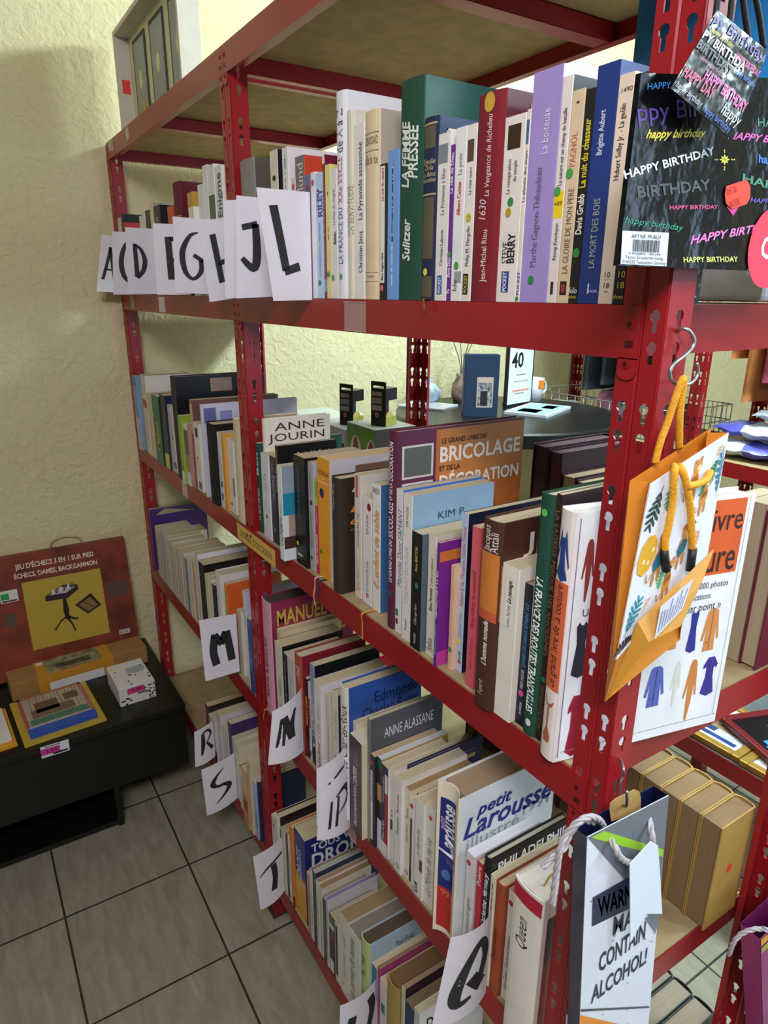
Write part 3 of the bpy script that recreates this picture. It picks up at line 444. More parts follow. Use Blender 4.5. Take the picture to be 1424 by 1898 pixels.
 {'s': '3R', 'x': 1.29, 'w': 0.0124, 'y': 0.0102, 'h': 0.1834, 'd': 0.11, 'desc': 'thin lime and red spine paperback beside the orange guide', 'c': 'c23048', 'b': [(0.72, 1, 'a8c83c')], 't': [('HENRY WINTERFELD', 0.1, 0.42, 0.5, 'f4e6e8', 'b'), ('Les enfants de T', 0.52, 0.68, 0.5, 'f0d8dc', ''), ('Timpelbach', 0.8, 0.96, 0.5, '4a7a2a', '')]},
 {'s': '3R', 'x': 1.3072, 'w': 0.0445, 'y': 0.0085, 'h': 0.2262, 'd': 0.17, 'desc': 'thick orange guidebook with navy starburst badge', 'c': 'e59a22', 'k': 'p', 'cc': 'c4c4ca', 'pg': 'e6c89c', 't': [("l'Officiel", 0.865, 0.905, 0.5, '2a2230', 'h'), ('des', 0.835, 0.85, 0.5, 'f4e8d0', 'h'), ('Rendez-vous', 0.8, 0.825, 0.5, 'f4e8d0', 'h'), ('FIRST', 0.04, 0.07, 0.45, 'd8b060', 'h')], 'gd': [(0.72, '26305a', 0.35)], 'dots': [(0.225, '2f7a48', 0.2)], 'cb': [(0.3, 0.72, 0.55, 0.94, '7a5a4a', 0)], 'rib': [(-0.25, 'e6c4c0', 0.055, -0.006), (0.1, '24305a', 0.035, -0.003)]},
 {'s': '3R', 'x': 1.3696, 'w': 0.0311, 'y': 0.0029, 'h': 0.2064, 'd': 0.16, 'desc': 'thick dark brown novel with orange italic cover letters', 'c': '352a22', 'k': 'h', 'cc': '33291f', 't': [('François Mauriac', 0.72, 0.95, 0.35, 'b8b0a8', 'i'), ("L'année et demie", 0.36, 0.62, 0.35, '6a5a48', 'i')], 'ct': [('Fra', 0.12, 0.5, 0.88, 0.94, 'e6e0d8', 'i'), ("L'", 0.1, 0.4, 0.71, 0.8, 'd9843a', 'i'), ('et', 0.1, 0.35, 0.6, 0.66, 'd9843a', 'i'), ('chroniques', 0.1, 0.7, 0.55, 0.575, 'a86a34', 'i')]},
 {'s': '3R', 'x': 1.4138, 'w': 0.0215, 'y': 0.022, 'h': 0.2175, 'd': 0.15, 'desc': 'cream novel with red band at top of spine', 'c': 'e0d6c8', 'cc': 'd8cfc4', 't': [("Ceci n'est pas Blanc, il agit", 0.42, 0.7, 0.5, '5a4a44', 'i'), ('Signé Muller', 0.05, 0.25, 0.5, 'c08a70', 'i')], 'b': [(0.82, 0.99, 'c06a60', 0.2, 0.55)], 'dots': []},
 {'s': '3R', 'x': 1.4422, 'w': 0.0288, 'y': 0.0206, 'h': 0.1869, 'd': 0.11, 'desc': 'white paperback with black and red circle near the top', 'c': 'e6e0de', 'cc': 'b8aaa0', 't': [('ELIF SHAFAK', 0.67, 0.85, 0.55, '4a4a50', ''), ('Un bâtard de saba', 0.12, 0.42, 0.5, '8a8080', '')], 'gd': [(0.92, '8a2030', 0.72)], 'dots': [(0.09, 'c86a74', 0.55)]},
 {'s': '3R', 'x': 1.4742, 'w': 0.0238, 'y': 0.0198, 'h': 0.2163, 'd': 0.15, 'desc': 'white paperback with orange script title and blue cover', 'c': 'e8e4de', 'cc': '3f6a98', 't': [('enfant de sable', 0.28, 0.8, 0.5, 'd89a4a', 'bi'), ('L', 0.18, 0.28, 0.5, 'd89a4a', 'i'), ('TAHAR BEN JELLOUN', 0.93, 0.97, 0.4, '3a3a3a', 'h')], 'rib': [(0.0, 'd8963a', 0.045, 0.002)]},
 {'s': '3R', 'x': 1.5362, 'w': 0.021, 'y': 0.0093, 'h': 0.3104, 'd': 0.245, 'desc': 'tall plum home-improvement album with wooden orange cover', 'c': '5a1f3c', 'k': 'h', 'cc': '5c2140', 't': [('LE GRAND LIVRE DU', 0.25, 0.47, 0.5, 'f0e4e8', 'b'), ('BRICOLAGE', 0.48, 0.66, 0.5, 'f0e4e8', 'b'), ('ET DE LA', 0.67, 0.755, 0.5, 'f0e4e8', 'b'), ('DECORATION', 0.765, 0.95, 0.5, 'f0e4e8', 'b')], 'dots': [(0.19, '1f6a44', 0.5)], 'cb': [(0.28, 1, 0.02, 0.99, 'b8652c', 0), (0.31, 1, 0.72, 0.99, 'c07a3a', 0), (0.03, 0.26, 0.77, 0.93, 'd0c8c0', 0), (0.045, 0.245, 0.78, 0.92, '5a6058', 0), (0.03, 0.26, 0.58, 0.75, 'd0c8c0', 0), (0.045, 0.245, 0.59, 0.74, 'a06030', 0)], 'ct': [('LE GRAND LIVRE DU', 0.32, 0.68, 0.92, 0.945, '3a1c10', 'b'), ('BRICOLAGE', 0.31, 0.97, 0.83, 0.905, 'efe4d8', 'b'), ('ET DE LA', 0.31, 0.47, 0.785, 0.81, '3a1c10', 'b'), ('DÉCORATION', 0.31, 0.97, 0.7, 0.78, 'efe4d8', 'b')]},
 {'s': '3R', 'x': 1.5589, 'w': 0.0161, 'y': 0.009, 'h': 0.2294, 'd': 0.15, 'desc': 'thin white paperback with slate script title, beside the plum album', 'c': 'e6e2e2', 'cc': '4a78c0', 't': [("Maravita Donc l'AMANT", 0.34, 0.88, 0.65, '6a6a74', 'i')], 'b': [(0.12, 0.17, '2f7a48', 0.1, 0.5), (0.06, 0.1, '8a2040', 0.1, 0.5)]},
 {'s': '3R', 'x': 1.5814, 'w': 0.0223, 'y': 0.0058, 'h': 0.2284, 'd': 0.15, 'desc': 'white paperback with misty sky-blue cover', 'c': 'e9e3df', 'cc': '8fb0cc', 't': [('KIM PASCHE', 0.79, 0.92, 0.5, '6a6a6a', ''), ("L'ENDROIT DU MONDE", 0.27, 0.66, 0.5, 'c0b4aa', ''), ('Arthaud', 0.07, 0.15, 0.5, '3a3a3a', '')], 'ct': [('KIM P', 0.3, 0.62, 0.82, 0.87, '2a4a70', '')]},
 {'s': '3R', 'x': 1.609, 'w': 0.0246, 'y': 0.0026, 'h': 0.1809, 'd': 0.11, 'desc': 'black paperback with green dot and gold author name', 'c': '1a1b1e', 'cc': '5a7078', 't': [('Fiona BARTON', 0.68, 0.88, 0.5, 'd0b85a', 'b'), ("L'Eau qui dort", 0.22, 0.4, 0.5, 'e0e0e0', 'i'), ('POCKET', 0.05, 0.14, 0.5, 'd0d0d0', 'b')], 'dots': [(0.56, '2f8a48', 0.6)], 'b': []},
 {'s': '3R', 'x': 1.6407, 'w': 0.0183, 'y': 0.0084, 'h': 0.1842, 'd': 0.11, 'desc': 'cream paperback with folio mark at its foot', 'c': 'e0d8c6', 'cc': 'd8cfb8', 't': [('Elena Ferrante', 0.39, 0.58, 0.5, '3a3028', 'b'), ("L'amie prodigieuse", 0.6, 0.82, 0.5, '6a5a4a', 'i'), ('folio', 0.05, 0.16, 0.5, '4a4438', '')]},
 {'s': '3R', 'x': 1.6732, 'w': 0.0052, 'y': -0.001, 'h': 0.184, 'd': 0.12, 'desc': 'purple paperback with orange band and slim white drawing', 'c': '5a2a8c', 'cc': '7d2a8c', 't': [('NEMIROVSKY Le Bal', 0.4, 0.78, 0.5, 'f0e6f4', 'b'), ('nouvelles', 0.1, 0.35, 0.5, '6ab0e0', 'b')], 'cb': [(0, 1, 0.85, 0.93, 'd2763c', 0), (0, 1, 0, 0.12, 'c2409a', 0), (0.55, 0.72, 0.2, 0.62, 'b8a8e0', 0)], 'ct': [('bio', 0.4, 0.9, 0.87, 0.91, 'e8b890', 'b'), ('Irène', 0.35, 0.95, 0.79, 0.82, 'e8dcf0', ''), ('Né', 0.35, 0.8, 0.75, 0.78, 'e8dcf0', ''), ('L', 0.4, 0.65, 0.63, 0.7, 'e0d0ec', '')], 'dots': [(0.13, '3a9a50', 0.5)]},
 {'s': '3R', 'x': 1.6897, 'w': 0.0091, 'y': 0.0107, 'h': 0.1551, 'd': 0.11, 'desc': 'thin peach paperback with green dot, half hidden', 'c': 'e0b89a', 'dots': [(0.2, '3a9a50', 0.5)]},
 {'s': '3R', 'x': 1.6992, 'w': 0.0121, 'y': 0.0179, 'h': 0.23, 'd': 0.1593, 'desc': 'pale blue book with red vertical title and navy cover', 'c': 'b8c8dc', 'cc': '141b30', 't': [("Albert II de Monaco, l'autre Prince", 0.43, 0.92, 0.5, 'c85058', ''), ('CHRISTIANE STAHL', 0.21, 0.39, 0.5, '8a9ab0', ''), ('ROCHER', 0.08, 0.14, 0.6, '2a2a30', 'b')], 'b': [(0.055, 0.075, 'c23040', 0.3, 0.8)], 'dots': [(0.2, 'e0d850', 0.4)], 'cb': [(0.7, 0.95, 0.82, 0.96, '6a7488', 0), (0.2, 0.28, 0.38, 0.43, 'd08a2c', 0)], 'ct': [('L', 0.15, 0.32, 0.24, 0.3, 'e0e0ea', '')]},
 {'s': '3R', 'x': 1.7341, 'w': 0.0163, 'y': 0.0062, 'h': 0.2244, 'd': 0.155, 'desc': 'slim salmon-pink paperback with faded spine', 'c': 'd6606c', 'cc': 'd05a66', 't': [('libres enfants de summerhill', 0.39, 0.74, 0.5, '8a2a34', ''), ('enfants en liberté', 0.12, 0.32, 0.5, 'a84450', '')]},
 {'s': '3R', 'x': 1.7693, 'w': 0.0339, 'y': -0.0073, 'h': 0.2485, 'd': 0.16, 'desc': 'brown and orange hardback with white italic spine title', 'c': '4a2c1e', 'k': 'h', 'cc': '4a2c20', 'b': [(0.49, 0.84, 'd07c34'), (0.49, 0.54, 'c85a3c')], 't': [("L'homme nomade", 0.245, 0.485, 0.5, 'eee4da', 'bi'), ('Jacques', 0.845, 0.975, 0.33, 'e6dcd4', ''), ('Attali', 0.845, 0.945, 0.7, 'e6dcd4', ''), ('Fayard', 0.07, 0.15, 0.4, 'c8b8a8', '')], 'ct': [('Jacq', 0.2, 0.9, 0.84, 0.93, 'f0e8e0', '')], 'cb': [(0, 1, 0.5, 0.79, 'd0803a', 0)]},
 {'s': '3R', 'x': 1.8036, 'w': 0.028, 'y': -0.0043, 'h': 0.2015, 'd': 0.13, 'desc': 'plain ivory paperback with small framed title slip on spine', 'c': 'ece6d8', 'cc': 'e6e0d2', 't': [('Louis Sachar', 0.62, 0.76, 0.5, '5a6a7a', ''), ('Le passage', 0.77, 0.91, 0.5, '1a1a1a', 'bi')], 'b': [(0.605, 0.925, 'c9d2d8', 0.2, 0.85), (0.608, 0.922, 'ece6d8', 0.23, 0.82)]},
 {'s': '3R', 'x': 1.832, 'w': 0.0146, 'y': 0.0048, 'h': 0.1848, 'd': 0.11, 'desc': 'navy-black book with cyan title and pink dot', 'c': '181c28', 'cc': '181c26', 'pg': 'a08464', 't': [('FRED HOUEL', 0.27, 0.41, 0.5, 'd8dce4', ''), ("QUAND LES OISEAUX S'ETAIENT TUS", 0.43, 0.87, 0.5, '3aa0dc', 'i'), ('DU MASQUE', 0.08, 0.17, 0.55, 'd8dce4', 'b')], 'dots': [(0.235, 'd8489c', 0.5)]},
 {'s': '3R', 'x': 1.8482, 'w': 0.0207, 'y': 0.0021, 'h': 0.297, 'd': 0.155, 'desc': 'tall dark green travel book with white italic capitals', 'c': '1d4a3a', 'k': 'h', 'cc': '1b3f33', 't': [('LA FRANCE DES ROUTES TRANQUILLES', 0.1, 0.85, 0.5, 'eef2ea', 'bid')], 'dots': [(0.93, '5cc84a', 0.45)], 'gd': [(0.055, 'dfe6dc', 0.5)]},
 {'s': '3R', 'x': 1.8693, 'w': 0.0081, 'y': 0.0031, 'h': 0.3, 'd': 0.2, 'desc': 'dark chocolate book with tan carved-style spine lettering', 'c': '33221f', 'cc': '2e1f20', 't': [('LA SAGESSE PERDUE DES ANCIENNES', 0.37, 0.94, 0.5, '8a6a50', 'd'), ('EDITIONS DU FELIN', 0.05, 0.24, 0.5, '8a6a50', 'd')], 'dots': [(0.27, '1f7a50', 0.6)]},
 {'s': '4L', 'x': 0.0109, 'w': 0.0206, 'y': 0.0, 'h': 0.2269, 'd': 0.2, 'desc': 'tall violet book with beige triangle on its cover, against the wall', 'c': '4a2c6c', 'cc': '4a2a70', 'pg': 'b8a888', 'cb': [(0.1, 0.95, 0.86, 0.9, '2c3a7c', 0)], 'gar': [('tri', 0.08, 0.8, 0.9, 0.985, 'a8946c')]},
 {'s': '4L', 'x': 0.0831, 'w': 0.036, 'y': 0.0, 'h': 0.1853, 'd': 0.11, 'desc': 'sand-coloured thin paperback, first from the wall in the worn row', 'c': 'c9c0b0', 'm': [(0.08, 0.9, '8a8278')]},
 {'s': '4L', 'x': 0.1198, 'w': 0.0394, 'y': 0.0, 'h': 0.1863, 'd': 0.11, 'desc': 'light grey thin paperback, second from the wall in the worn row', 'c': 'c4c2c4', 'm': [(0.08, 0.9, '6a7a94')]},
 {'s': '4L', 'x': 0.1596, 'w': 0.0273, 'y': 0.0, 'h': 0.1904, 'd': 0.135, 'desc': 'blue-grey thin paperback, third from the wall in the worn row', 'c': 'a9b4c4', 'm': [(0.08, 0.9, '5a6a8a')]},
 {'s': '4L', 'x': 0.1874, 'w': 0.0413, 'y': 0.0, 'h': 0.1905, 'd': 0.135, 'desc': 'beige thin paperback, fourth from the wall in the worn row', 'c': 'd6cbb8', 'm': [(0.08, 0.9, '7a5a4a')]},
 {'s': '4L', 'x': 0.2291, 'w': 0.0241, 'y': 0.0, 'h': 0.1898, 'd': 0.11, 'desc': 'cream thin paperback, fifth from the wall in the worn row', 'c': 'd8d0c2', 'm': [(0.08, 0.9, 'a8a090')]},
 {'s': '4L', 'x': 0.2552, 'w': 0.0357, 'y': 0.0, 'h': 0.1878, 'd': 0.11, 'desc': 'pearl grey thin paperback, sixth from the wall in the worn row', 'c': 'c9c4c8', 'm': [(0.08, 0.9, '6a5a7a')]},
 {'s': '4L', 'x': 0.2916, 'w': 0.0347, 'y': 0.0, 'h': 0.1836, 'd': 0.11, 'desc': 'pinkish cream thin paperback, seventh from the wall in the worn row', 'c': 'd9cfc4', 'm': [(0.08, 0.9, '9a4a54')]},
 {'s': '4L', 'x': 0.327, 'w': 0.03, 'y': 0.0, 'h': 0.1938, 'd': 0.135, 'desc': 'pale peach thin paperback, eighth from the wall in the worn row', 'c': 'd4c4b8', 'm': [(0.08, 0.9, 'b0784a')]},
 {'s': '4L', 'x': 0.3574, 'w': 0.026, 'y': 0.0, 'h': 0.192, 'd': 0.135, 'desc': 'stone grey thin paperback, ninth from the wall in the worn row', 'c': 'cfc6c0', 'm': [(0.08, 0.9, '7a7470')]},
 {'s': '4L', 'x': 0.3883, 'w': 0.0297, 'y': 0.0, 'h': 0.1947, 'd': 0.135, 'desc': 'ivory thin paperback, tenth from the wall in the worn row', 'c': 'd2cabc', 'm': [(0.08, 0.9, '8a8478')]},
 {'s': '4L', 'x': 0.4184, 'w': 0.0301, 'y': 0.0, 'h': 0.1833, 'd': 0.11, 'desc': 'slate-edged thin paperback, eleventh from the wall in the worn row', 'c': '8a98a8', 'm': [(0.08, 0.9, '4a4a54')]},
 {'s': '4L', 'x': 0.4489, 'w': 0.046, 'y': 0.0, 'h': 0.192, 'd': 0.135, 'desc': 'white thin paperback, twelfth from the wall in the worn row', 'c': 'e2dcd8', 'm': [(0.08, 0.9, '555860')]},
 {'s': '4L', 'x': 0.4961, 'w': 0.0316, 'y': 0.0, 'h': 0.1999, 'd': 0.135, 'desc': 'apricot thin paperback, thirteenth from the wall in the worn row', 'c': 'd8b898', 'm': [(0.08, 0.9, 'a07a5a')]},
 {'s': '4L', 'x': 0.5318, 'w': 0.03, 'y': 0.0, 'h': 0.2387, 'd': 0.19, 'desc': 'tall white-covered book beside the worn row', 'c': 'd8d4da', 'cc': 'dcd8de'},
 {'s': '4L', 'x': 0.5642, 'w': 0.0461, 'y': 0.0, 'h': 0.2233, 'd': 0.18, 'desc': 'tall black book with shiny black cover', 'c': '1a1a1d', 'cc': '131316', 'm': [(0.3, 0.6, '5a4a44')]},
 {'s': '4L', 'x': 0.6143, 'w': 0.0291, 'y': 0.0, 'h': 0.2014, 'd': 0.135, 'desc': 'cream paperback just above the M card, left', 'c': 'ddd4c2'},
 {'s': '4L', 'x': 0.6462, 'w': 0.0254, 'y': 0.0, 'h': 0.2021, 'd': 0.135, 'desc': 'ivory paperback behind the M card', 'c': 'e0d8c4'},
 {'s': '4L', 'x': 0.6738, 'w': 0.022, 'y': 0.0, 'h': 0.1943, 'd': 0.135, 'desc': 'slim navy paperback behind the M card', 'c': '2c3240'},
 {'s': '4L', 'x': 0.7114, 'w': 0.0461, 'y': 0.0, 'h': 0.2462, 'd': 0.17, 'desc': 'white hardback with wide-spaced black capitals on cover', 'c': 'dedbd8', 'k': 'h', 'cc': 'dcd9dc', 'ct': [('CHR', 0.55, 0.85, 0.83, 0.88, '2a2a30', 'b')]},
 {'s': '4L', 'x': 0.7773, 'w': 0.0181, 'y': 0.0, 'h': 0.2354, 'd': 0.15, 'desc': 'orange paperback with yellow spine above the M card', 'c': 'd8a040', 'cc': 'd4622c'},
 {'s': '4L', 'x': 0.8373, 'w': 0.027, 'y': 0.0083, 'h': 0.183, 'd': 0.11, 'desc': 'pale speckled paperback right of the M card', 'c': 'ccc4bc', 'm': [(0.1, 0.9, '8a8a8a')]},
 {'s': '4L', 'x': 0.8647, 'w': 0.0174, 'y': 0.0159, 'h': 0.2442, 'd': 0.15, 'desc': 'white paperback with lavender cover by the middle post', 'c': 'dedad6', 'cc': 'c4bed6', 'm': [(0.6, 0.8, '5a5a9a')]},
 {'s': '4L', 'x': 0.9238, 'w': 0.0255, 'y': 0.0, 'h': 0.2018, 'd': 0.135, 'desc': 'blue paperback touching the middle post, fourth shelf', 'c': '36508a', 'b': [(0.0, 1, 'dcd4c8', 0, 0.25)]},
 {'s': '4R', 'x': 1.0189, 'w': 0.0488, 'y': 0.0047, 'h': 0.292, 'd': 0.21, 'desc': 'tall pink and magenta handyman manual with yellow cover letters', 'c': 'd89ab0', 'k': 'h', 'cc': '8a2a4c', 'pg': '4a403c', 't': [('MANUEL de BRICOLAGE', 0.15, 0.68, 0.4, '5a3a48', 'b')], 'b': [(0.06, 0.07, '6a5a60', 0.1, 0.6)], 'ct': [('MANUEL', 0.06, 0.66, 0.8, 0.93, 'c9a83c', 'b'), ('BRICOLAGE', 0.06, 0.9, 0.64, 0.77, 'c9a83c', 'b')], 'rib': [(-0.3, 'd0903c', 0.03, -0.006)]},
 {'s': '4R', 'x': 1.0681, 'w': 0.0267, 'y': 0.0169, 'h': 0.229, 'd': 0.15, 'desc': 'beige hardback with terracotta lower spine beside the pink manual', 'c': 'cbb294', 'k': 'h', 'cc': 'c9b898', 'b': [(0, 0.52, '9a4e38')], 't': [('PAULO COELHO', 0.52, 0.9, 0.5, '8a6a50', 'i')], 'ct': [('PAULO', 0.35, 0.72, 0.83, 0.9, '6a5a44', '')]},
 {'s': '4R', 'x': 1.0954, 'w': 0.0378, 'y': 0.0, 'h': 0.2173, 'd': 0.15, 'desc': 'white paperback with blue title and black cover above the N card', 'c': 'dcd8d2', 'cc': '16171a', 't': [('Madame', 0.1, 0.3, 0.5, '3a4a6a', ''), ('doubtless', 0.4, 0.6, 0.5, '4a5a7a', '')]},
 {'s': '4R', 'x': 1.1376, 'w': 0.0199, 'y': 0.0, 'h': 0.209, 'd': 0.135, 'desc': 'black and white mottled thin book above the N card', 'c': '26282c', 'm': [(0.1, 0.9, 'b8bcc0')]},
 {'s': '4R', 'x': 1.16, 'w': 0.0347, 'y': 0.0, 'h': 0.2122, 'd': 0.135, 'desc': 'pale grey paperback above the N card', 'c': 'cfcbcc', 'm': [(0.3, 0.8, '8a8488')]},
 {'s': '4R', 'x': 1.199, 'w': 0.0306, 'y': 0.0, 'h': 0.2394, 'd': 0.1533, 'desc': 'brick-red hardback with crimson cover', 'c': 'a84a3e', 'k': 'h', 'cc': '8a2432', 't': [('Barclay', 0.8, 0.95, 0.4, 'e0c0b0', 'h')], 'dots': [(0.35, 'c89a50', 0.4)]},
 {'s': '4R', 'x': 1.23, 'w': 0.0119, 'y': 0.0065, 'h': 0.193, 'd': 0.135, 'desc': 'slim black thriller with yellow author name', 'c': '17181a', 't': [('HARLAN COBEN', 0.42, 0.78, 0.5, 'd0c43c', 'b')], 'b': [(0, 0.25, '2a3a30')]},
 {'s': '4R', 'x': 1.2424, 'w': 0.009, 'y': 0.0075, 'h': 0.1892, 'd': 0.11, 'desc': 'thin red and white spine beside the yellow-lettered black thriller', 'c': 'cfc8c6', 'b': [(0.42, 0.8, 'b84050'), (0.05, 0.12, '2a2a2a', 0.2, 0.8)]},
 {'s': '4R', 'x': 1.2518, 'w': 0.0206, 'y': 0.0084, 'h': 0.2376, 'd': 0.1537, 'desc': 'blue fading to night-black novel with black cover', 'c': '8c9cc4', 'cc': '14181c', 'b': [(0, 0.22, '1c2c30'), (0.22, 0.34, '46587c')], 't': [('Sur la Mienne', 0.28, 0.62, 0.5, 'dfe4f0', 'i')], 'dots': [(0.2, 'd0d8e0', 0.5)], 'ct': [('C.C. Nivet', 0.42, 0.72, 0.8, 0.86, '8a8a90', '')]},
 {'s': '4R', 'x': 1.296, 'w': 0.0295, 'y': -0.005, 'h': 0.2267, 'd': 0.15, 'desc': 'white paperback with faint red print and crimson cover capitals', 'c': 'e2ded8', 'cc': 'dcd8dc', 't': [('Jacques Salomé', 0.12, 0.4, 0.5, 'a84a54', 'b'), ("L'effet miroir", 0.45, 0.8, 0.5, 'c09a94', '')], 'ct': [('Jac', 0.12, 0.4, 0.84, 0.9, 'a03a4c', '')]},
 {'s': '4R', 'x': 1.3346, 'w': 0.0156, 'y': 0.0, 'h': 0.215, 'd': 0.155, 'desc': 'cream narrow paperback left of the pale child psychology book', 'c': 'd6cabc', 'm': [(0.2, 0.7, 'b09a90')]},
 {'s': '4R', 'x': 1.3614, 'w': 0.0232, 'y': 0.0, 'h': 0.2356, 'd': 0.155, 'desc': 'white paperback with navy foot lettering and script name', 'c': 'e0dcd6', 't': [('Marcel Rufo', 0.55, 0.85, 0.5, 'a8a4a0', 'i'), ('LES ENFANTS', 0.15, 0.42, 0.6, '3a4a5a', 'b')], 'cc': '3a3a3a'},
 {'s': '4R', 'x': 1.385, 'w': 0.0064, 'y': 0.02, 'h': 0.199, 'd': 0.128, 'desc': 'narrow green and orange spine pressed behind cream paperback', 'c': '4a5a3a', 'cc': 'a86a3c'},
 {'s': '4R', 'x': 1.4124, 'w': 0.0279, 'y': -0.01, 'h': 0.2826, 'd': 0.16, 'desc': 'thick white hardback with blue jacket cover and navy names', 'c': 'e4e0d8', 'k': 'h', 'cc': '2e56a0', 't': [('Edmonde Charles-Roux', 0.2, 0.88, 0.6, '2e2e34', 'i')], 'ct': [('Edmonde', 0.34, 0.95, 0.84, 0.92, '12204a', ''), ('Charles-Roux', 0.18, 0.95, 0.74, 0.82, '12204a', '')]},
 {'s': '4R', 'x': 1.4407, 'w': 0.0136, 'y': 0.0, 'h': 0.2162, 'd': 0.15, 'desc': 'cream paperback with red dot before the mauve one', 'c': 'dfd6c6', 'cc': 'd8ccb4', 'dots': [(0.45, 'a8303c', 0.15)]},
 {'s': '4R', 'x': 1.4555, 'w': 0.0397, 'y': -0.015, 'h': 0.2054, 'd': 0.135, 'desc': 'mauve-brown paperback with white slanted capitals', 'c': '54454a', 'cc': 'dccfb8', 'pg': 'dccfb8', 't': [('PAS DE SAISON POUR', 0.09, 0.5, 0.45, 'ece4e2', 'bi'), ("L'ENFER", 0.52, 0.71, 0.45, 'ece4e2', 'bi'), ('JEAN-L', 0.74, 0.88, 0.6, '9a8a8c', '')]},
 {'s': '4R', 'x': 1.4956, 'w': 0.0099, 'y': -0.0032, 'h': 0.2567, 'd': 0.1548, 'desc': 'thick grey novel with black and white portrait cover', 'c': '8a847e', 'cc': '54565e', 't': [("Pour l'amour de mes fils", 0.26, 0.62, 0.4, 'b8b2ac', 'i'), ('ANNE ALASSANE', 0.66, 0.92, 0.6, '6e6862', '')], 'ct': [('ANNE ALASSANE', 0.18, 0.86, 0.82, 0.9, 'dcdce0', '')], 'cb': [(0.28, 0.75, 0.2, 0.68, '2a2a2e', 0), (0.36, 0.68, 0.2, 0.6, 'b0aaa6', 0)]},
 {'s': '4R', 'x': 1.5059, 'w': 0.0154, 'y': -0.0037, 'h': 0.192, 'd': 0.1371, 'desc': 'navy paperback with long white title panel and red logo', 'c': '1f2a3c', 'cc': '1c2636', 'pg': 'c8b08c', 'b': [(0.06, 0.83, 'e0ddd8', 0.15, 0.6)], 't': [('Emile Zola La Fortune', 0.5, 0.81, 0.37, '6a6a70', '')], 'dots': [(0.92, 'c04a5a', 0.5)]},
 {'s': '4R', 'x': 1.5217, 'w': 0.0141, 'y': 0.0014, 'h': 0.194, 'd': 0.1415, 'desc': 'green, leopard and white spined paperback', 'c': 'b8a890', 'cc': 'a88c50', 'pg': 'd4dade', 'b': [(0, 0.34, 'e2dfe2'), (0.34, 0.54, '3a2a1c'), (0.54, 0.72, 'c89858'), (0.72, 0.88, '3f2e20'), (0.88, 1, '2a5a40')]},
 {'s': '4R', 'x': 1.5364, 'w': 0.0202, 'y': 0.0004, 'h': 0.19, 'd': 0.128, 'desc': 'purple, white and red spined paperback', 'c': '30264a', 'cc': 'e4dedc', 'b': [(0, 0.16, 'e4e2e0'), (0.16, 0.72, 'b02c34', 0.55, 1), (0.72, 0.92, 'e4e0e2', 0.55, 1)], 't': [('Château de Pique', 0.17, 0.4, 0.3, 'd0c4e0', 'b'), ('Pourquoi je te donne', 0.6, 0.88, 0.3, 'd0c4e0', '')]},
 {'s': '4R', 'x': 1.557, 'w': 0.0118, 'y': 0.0044, 'h': 0.1929, 'd': 0.135, 'desc': 'thin white paperback right of the purple and red one', 'c': 'e0dad4', 'b': [(0.36, 0.47, '3a3c44', 0.2, 0.8)], 'm': [(0.5, 0.6, 'b0504a')]},
 {'s': '4R', 'x': 1.5693, 'w': 0.006, 'y': 0.03, 'h': 0.1956, 'd': 0.16, 'desc': 'navy clothbound book with gold lines on cover behind poetry paperback', 'c': '1c2748', 'k': 'h', 'cc': '1b2648', 'cb': [(0.3, 0.9, 0.9, 0.905, 'a88c4c', 0), (0.3, 0.9, 0.82, 0.86, 'a88c4c', 0)]},
 {'s': '4R', 'x': 1.5757, 'w': 0.0211, 'y': 0.0012, 'h': 0.1924, 'd': 0.135, 'desc': 'white paperback with grey classic title, right side black-edged', 'c': 'e4e0da', 't': [('Maupassant', 0.42, 0.6, 0.5, '5a5a5a', ''), ('Pierre et Jean', 0.64, 0.84, 0.5, '5a5a5a', 'i'), ('Lp', 0.05, 0.1, 0.5, '2a2a2a', 'i')]},
 {'s': '4R', 'x': 1.5971, 'w': 0.0151, 'y': 0.0075, 'h': 0.182, 'd': 0.13, 'desc': 'cream poetry paperback with brown page tops', 'c': 'e0d6c4', 'cc': 'dccfae', 'pg': 'a0825c', 't': [('Jacques Prévert', 0.42, 0.62, 0.5, '6a6458', ''), ('Paroles', 0.68, 0.8, 0.5, '6a6458', ''), ('Lp', 0.05, 0.1, 0.5, '2a2a2a', 'i')], 'ct': [('Jacques Prévert', 0.08, 0.9, 0.9, 0.96, '3a3026', '')]},
 {'s': '4R', 'x': 1.614, 'w': 0.0101, 'y': 0.0071, 'h': 0.171, 'd': 0.11, 'desc': 'white paperback with long brown label and red logo', 'c': 'e2dcd6', 'b': [(0.2, 0.78, '6a4438', 0.05, 0.6), (0.02, 0.2, '26282a', 0.05, 0.6)], 'dots': [(0.93, 'b83a40', 0.4)]},
 {'s': '4R', 'x': 1.6349, 'w': 0.0232, 'y': 0.0021, 'h': 0.1903, 'd': 0.135, 'desc': 'white paperback with blue publisher box at the foot', 'c': 'e6e2dc', 't': [('La tête en bas', 0.45, 0.72, 0.4, '6a6a6a', ''), ('ROC', 0.05, 0.12, 0.25, 'e0e6f0', 'b')], 'b': [(0.03, 0.14, '2c4a8c', 0.1, 0.45), (0.3, 0.42, '5a504c', 0.6, 0.95)]},
 {'s': '4R', 'x': 1.6585, 'w': 0.0226, 'y': 0.0054, 'h': 0.1963, 'd': 0.135, 'desc': 'white paperback with pink round logo and thin oval frame', 'c': 'e6e0da', 'cc': 'd8cbb0', 't': [('Le Monde de ma vie', 0.12, 0.7, 0.45, '7a7674', 'i')], 'dots': [(0.9, 'c85060', 0.55)]},
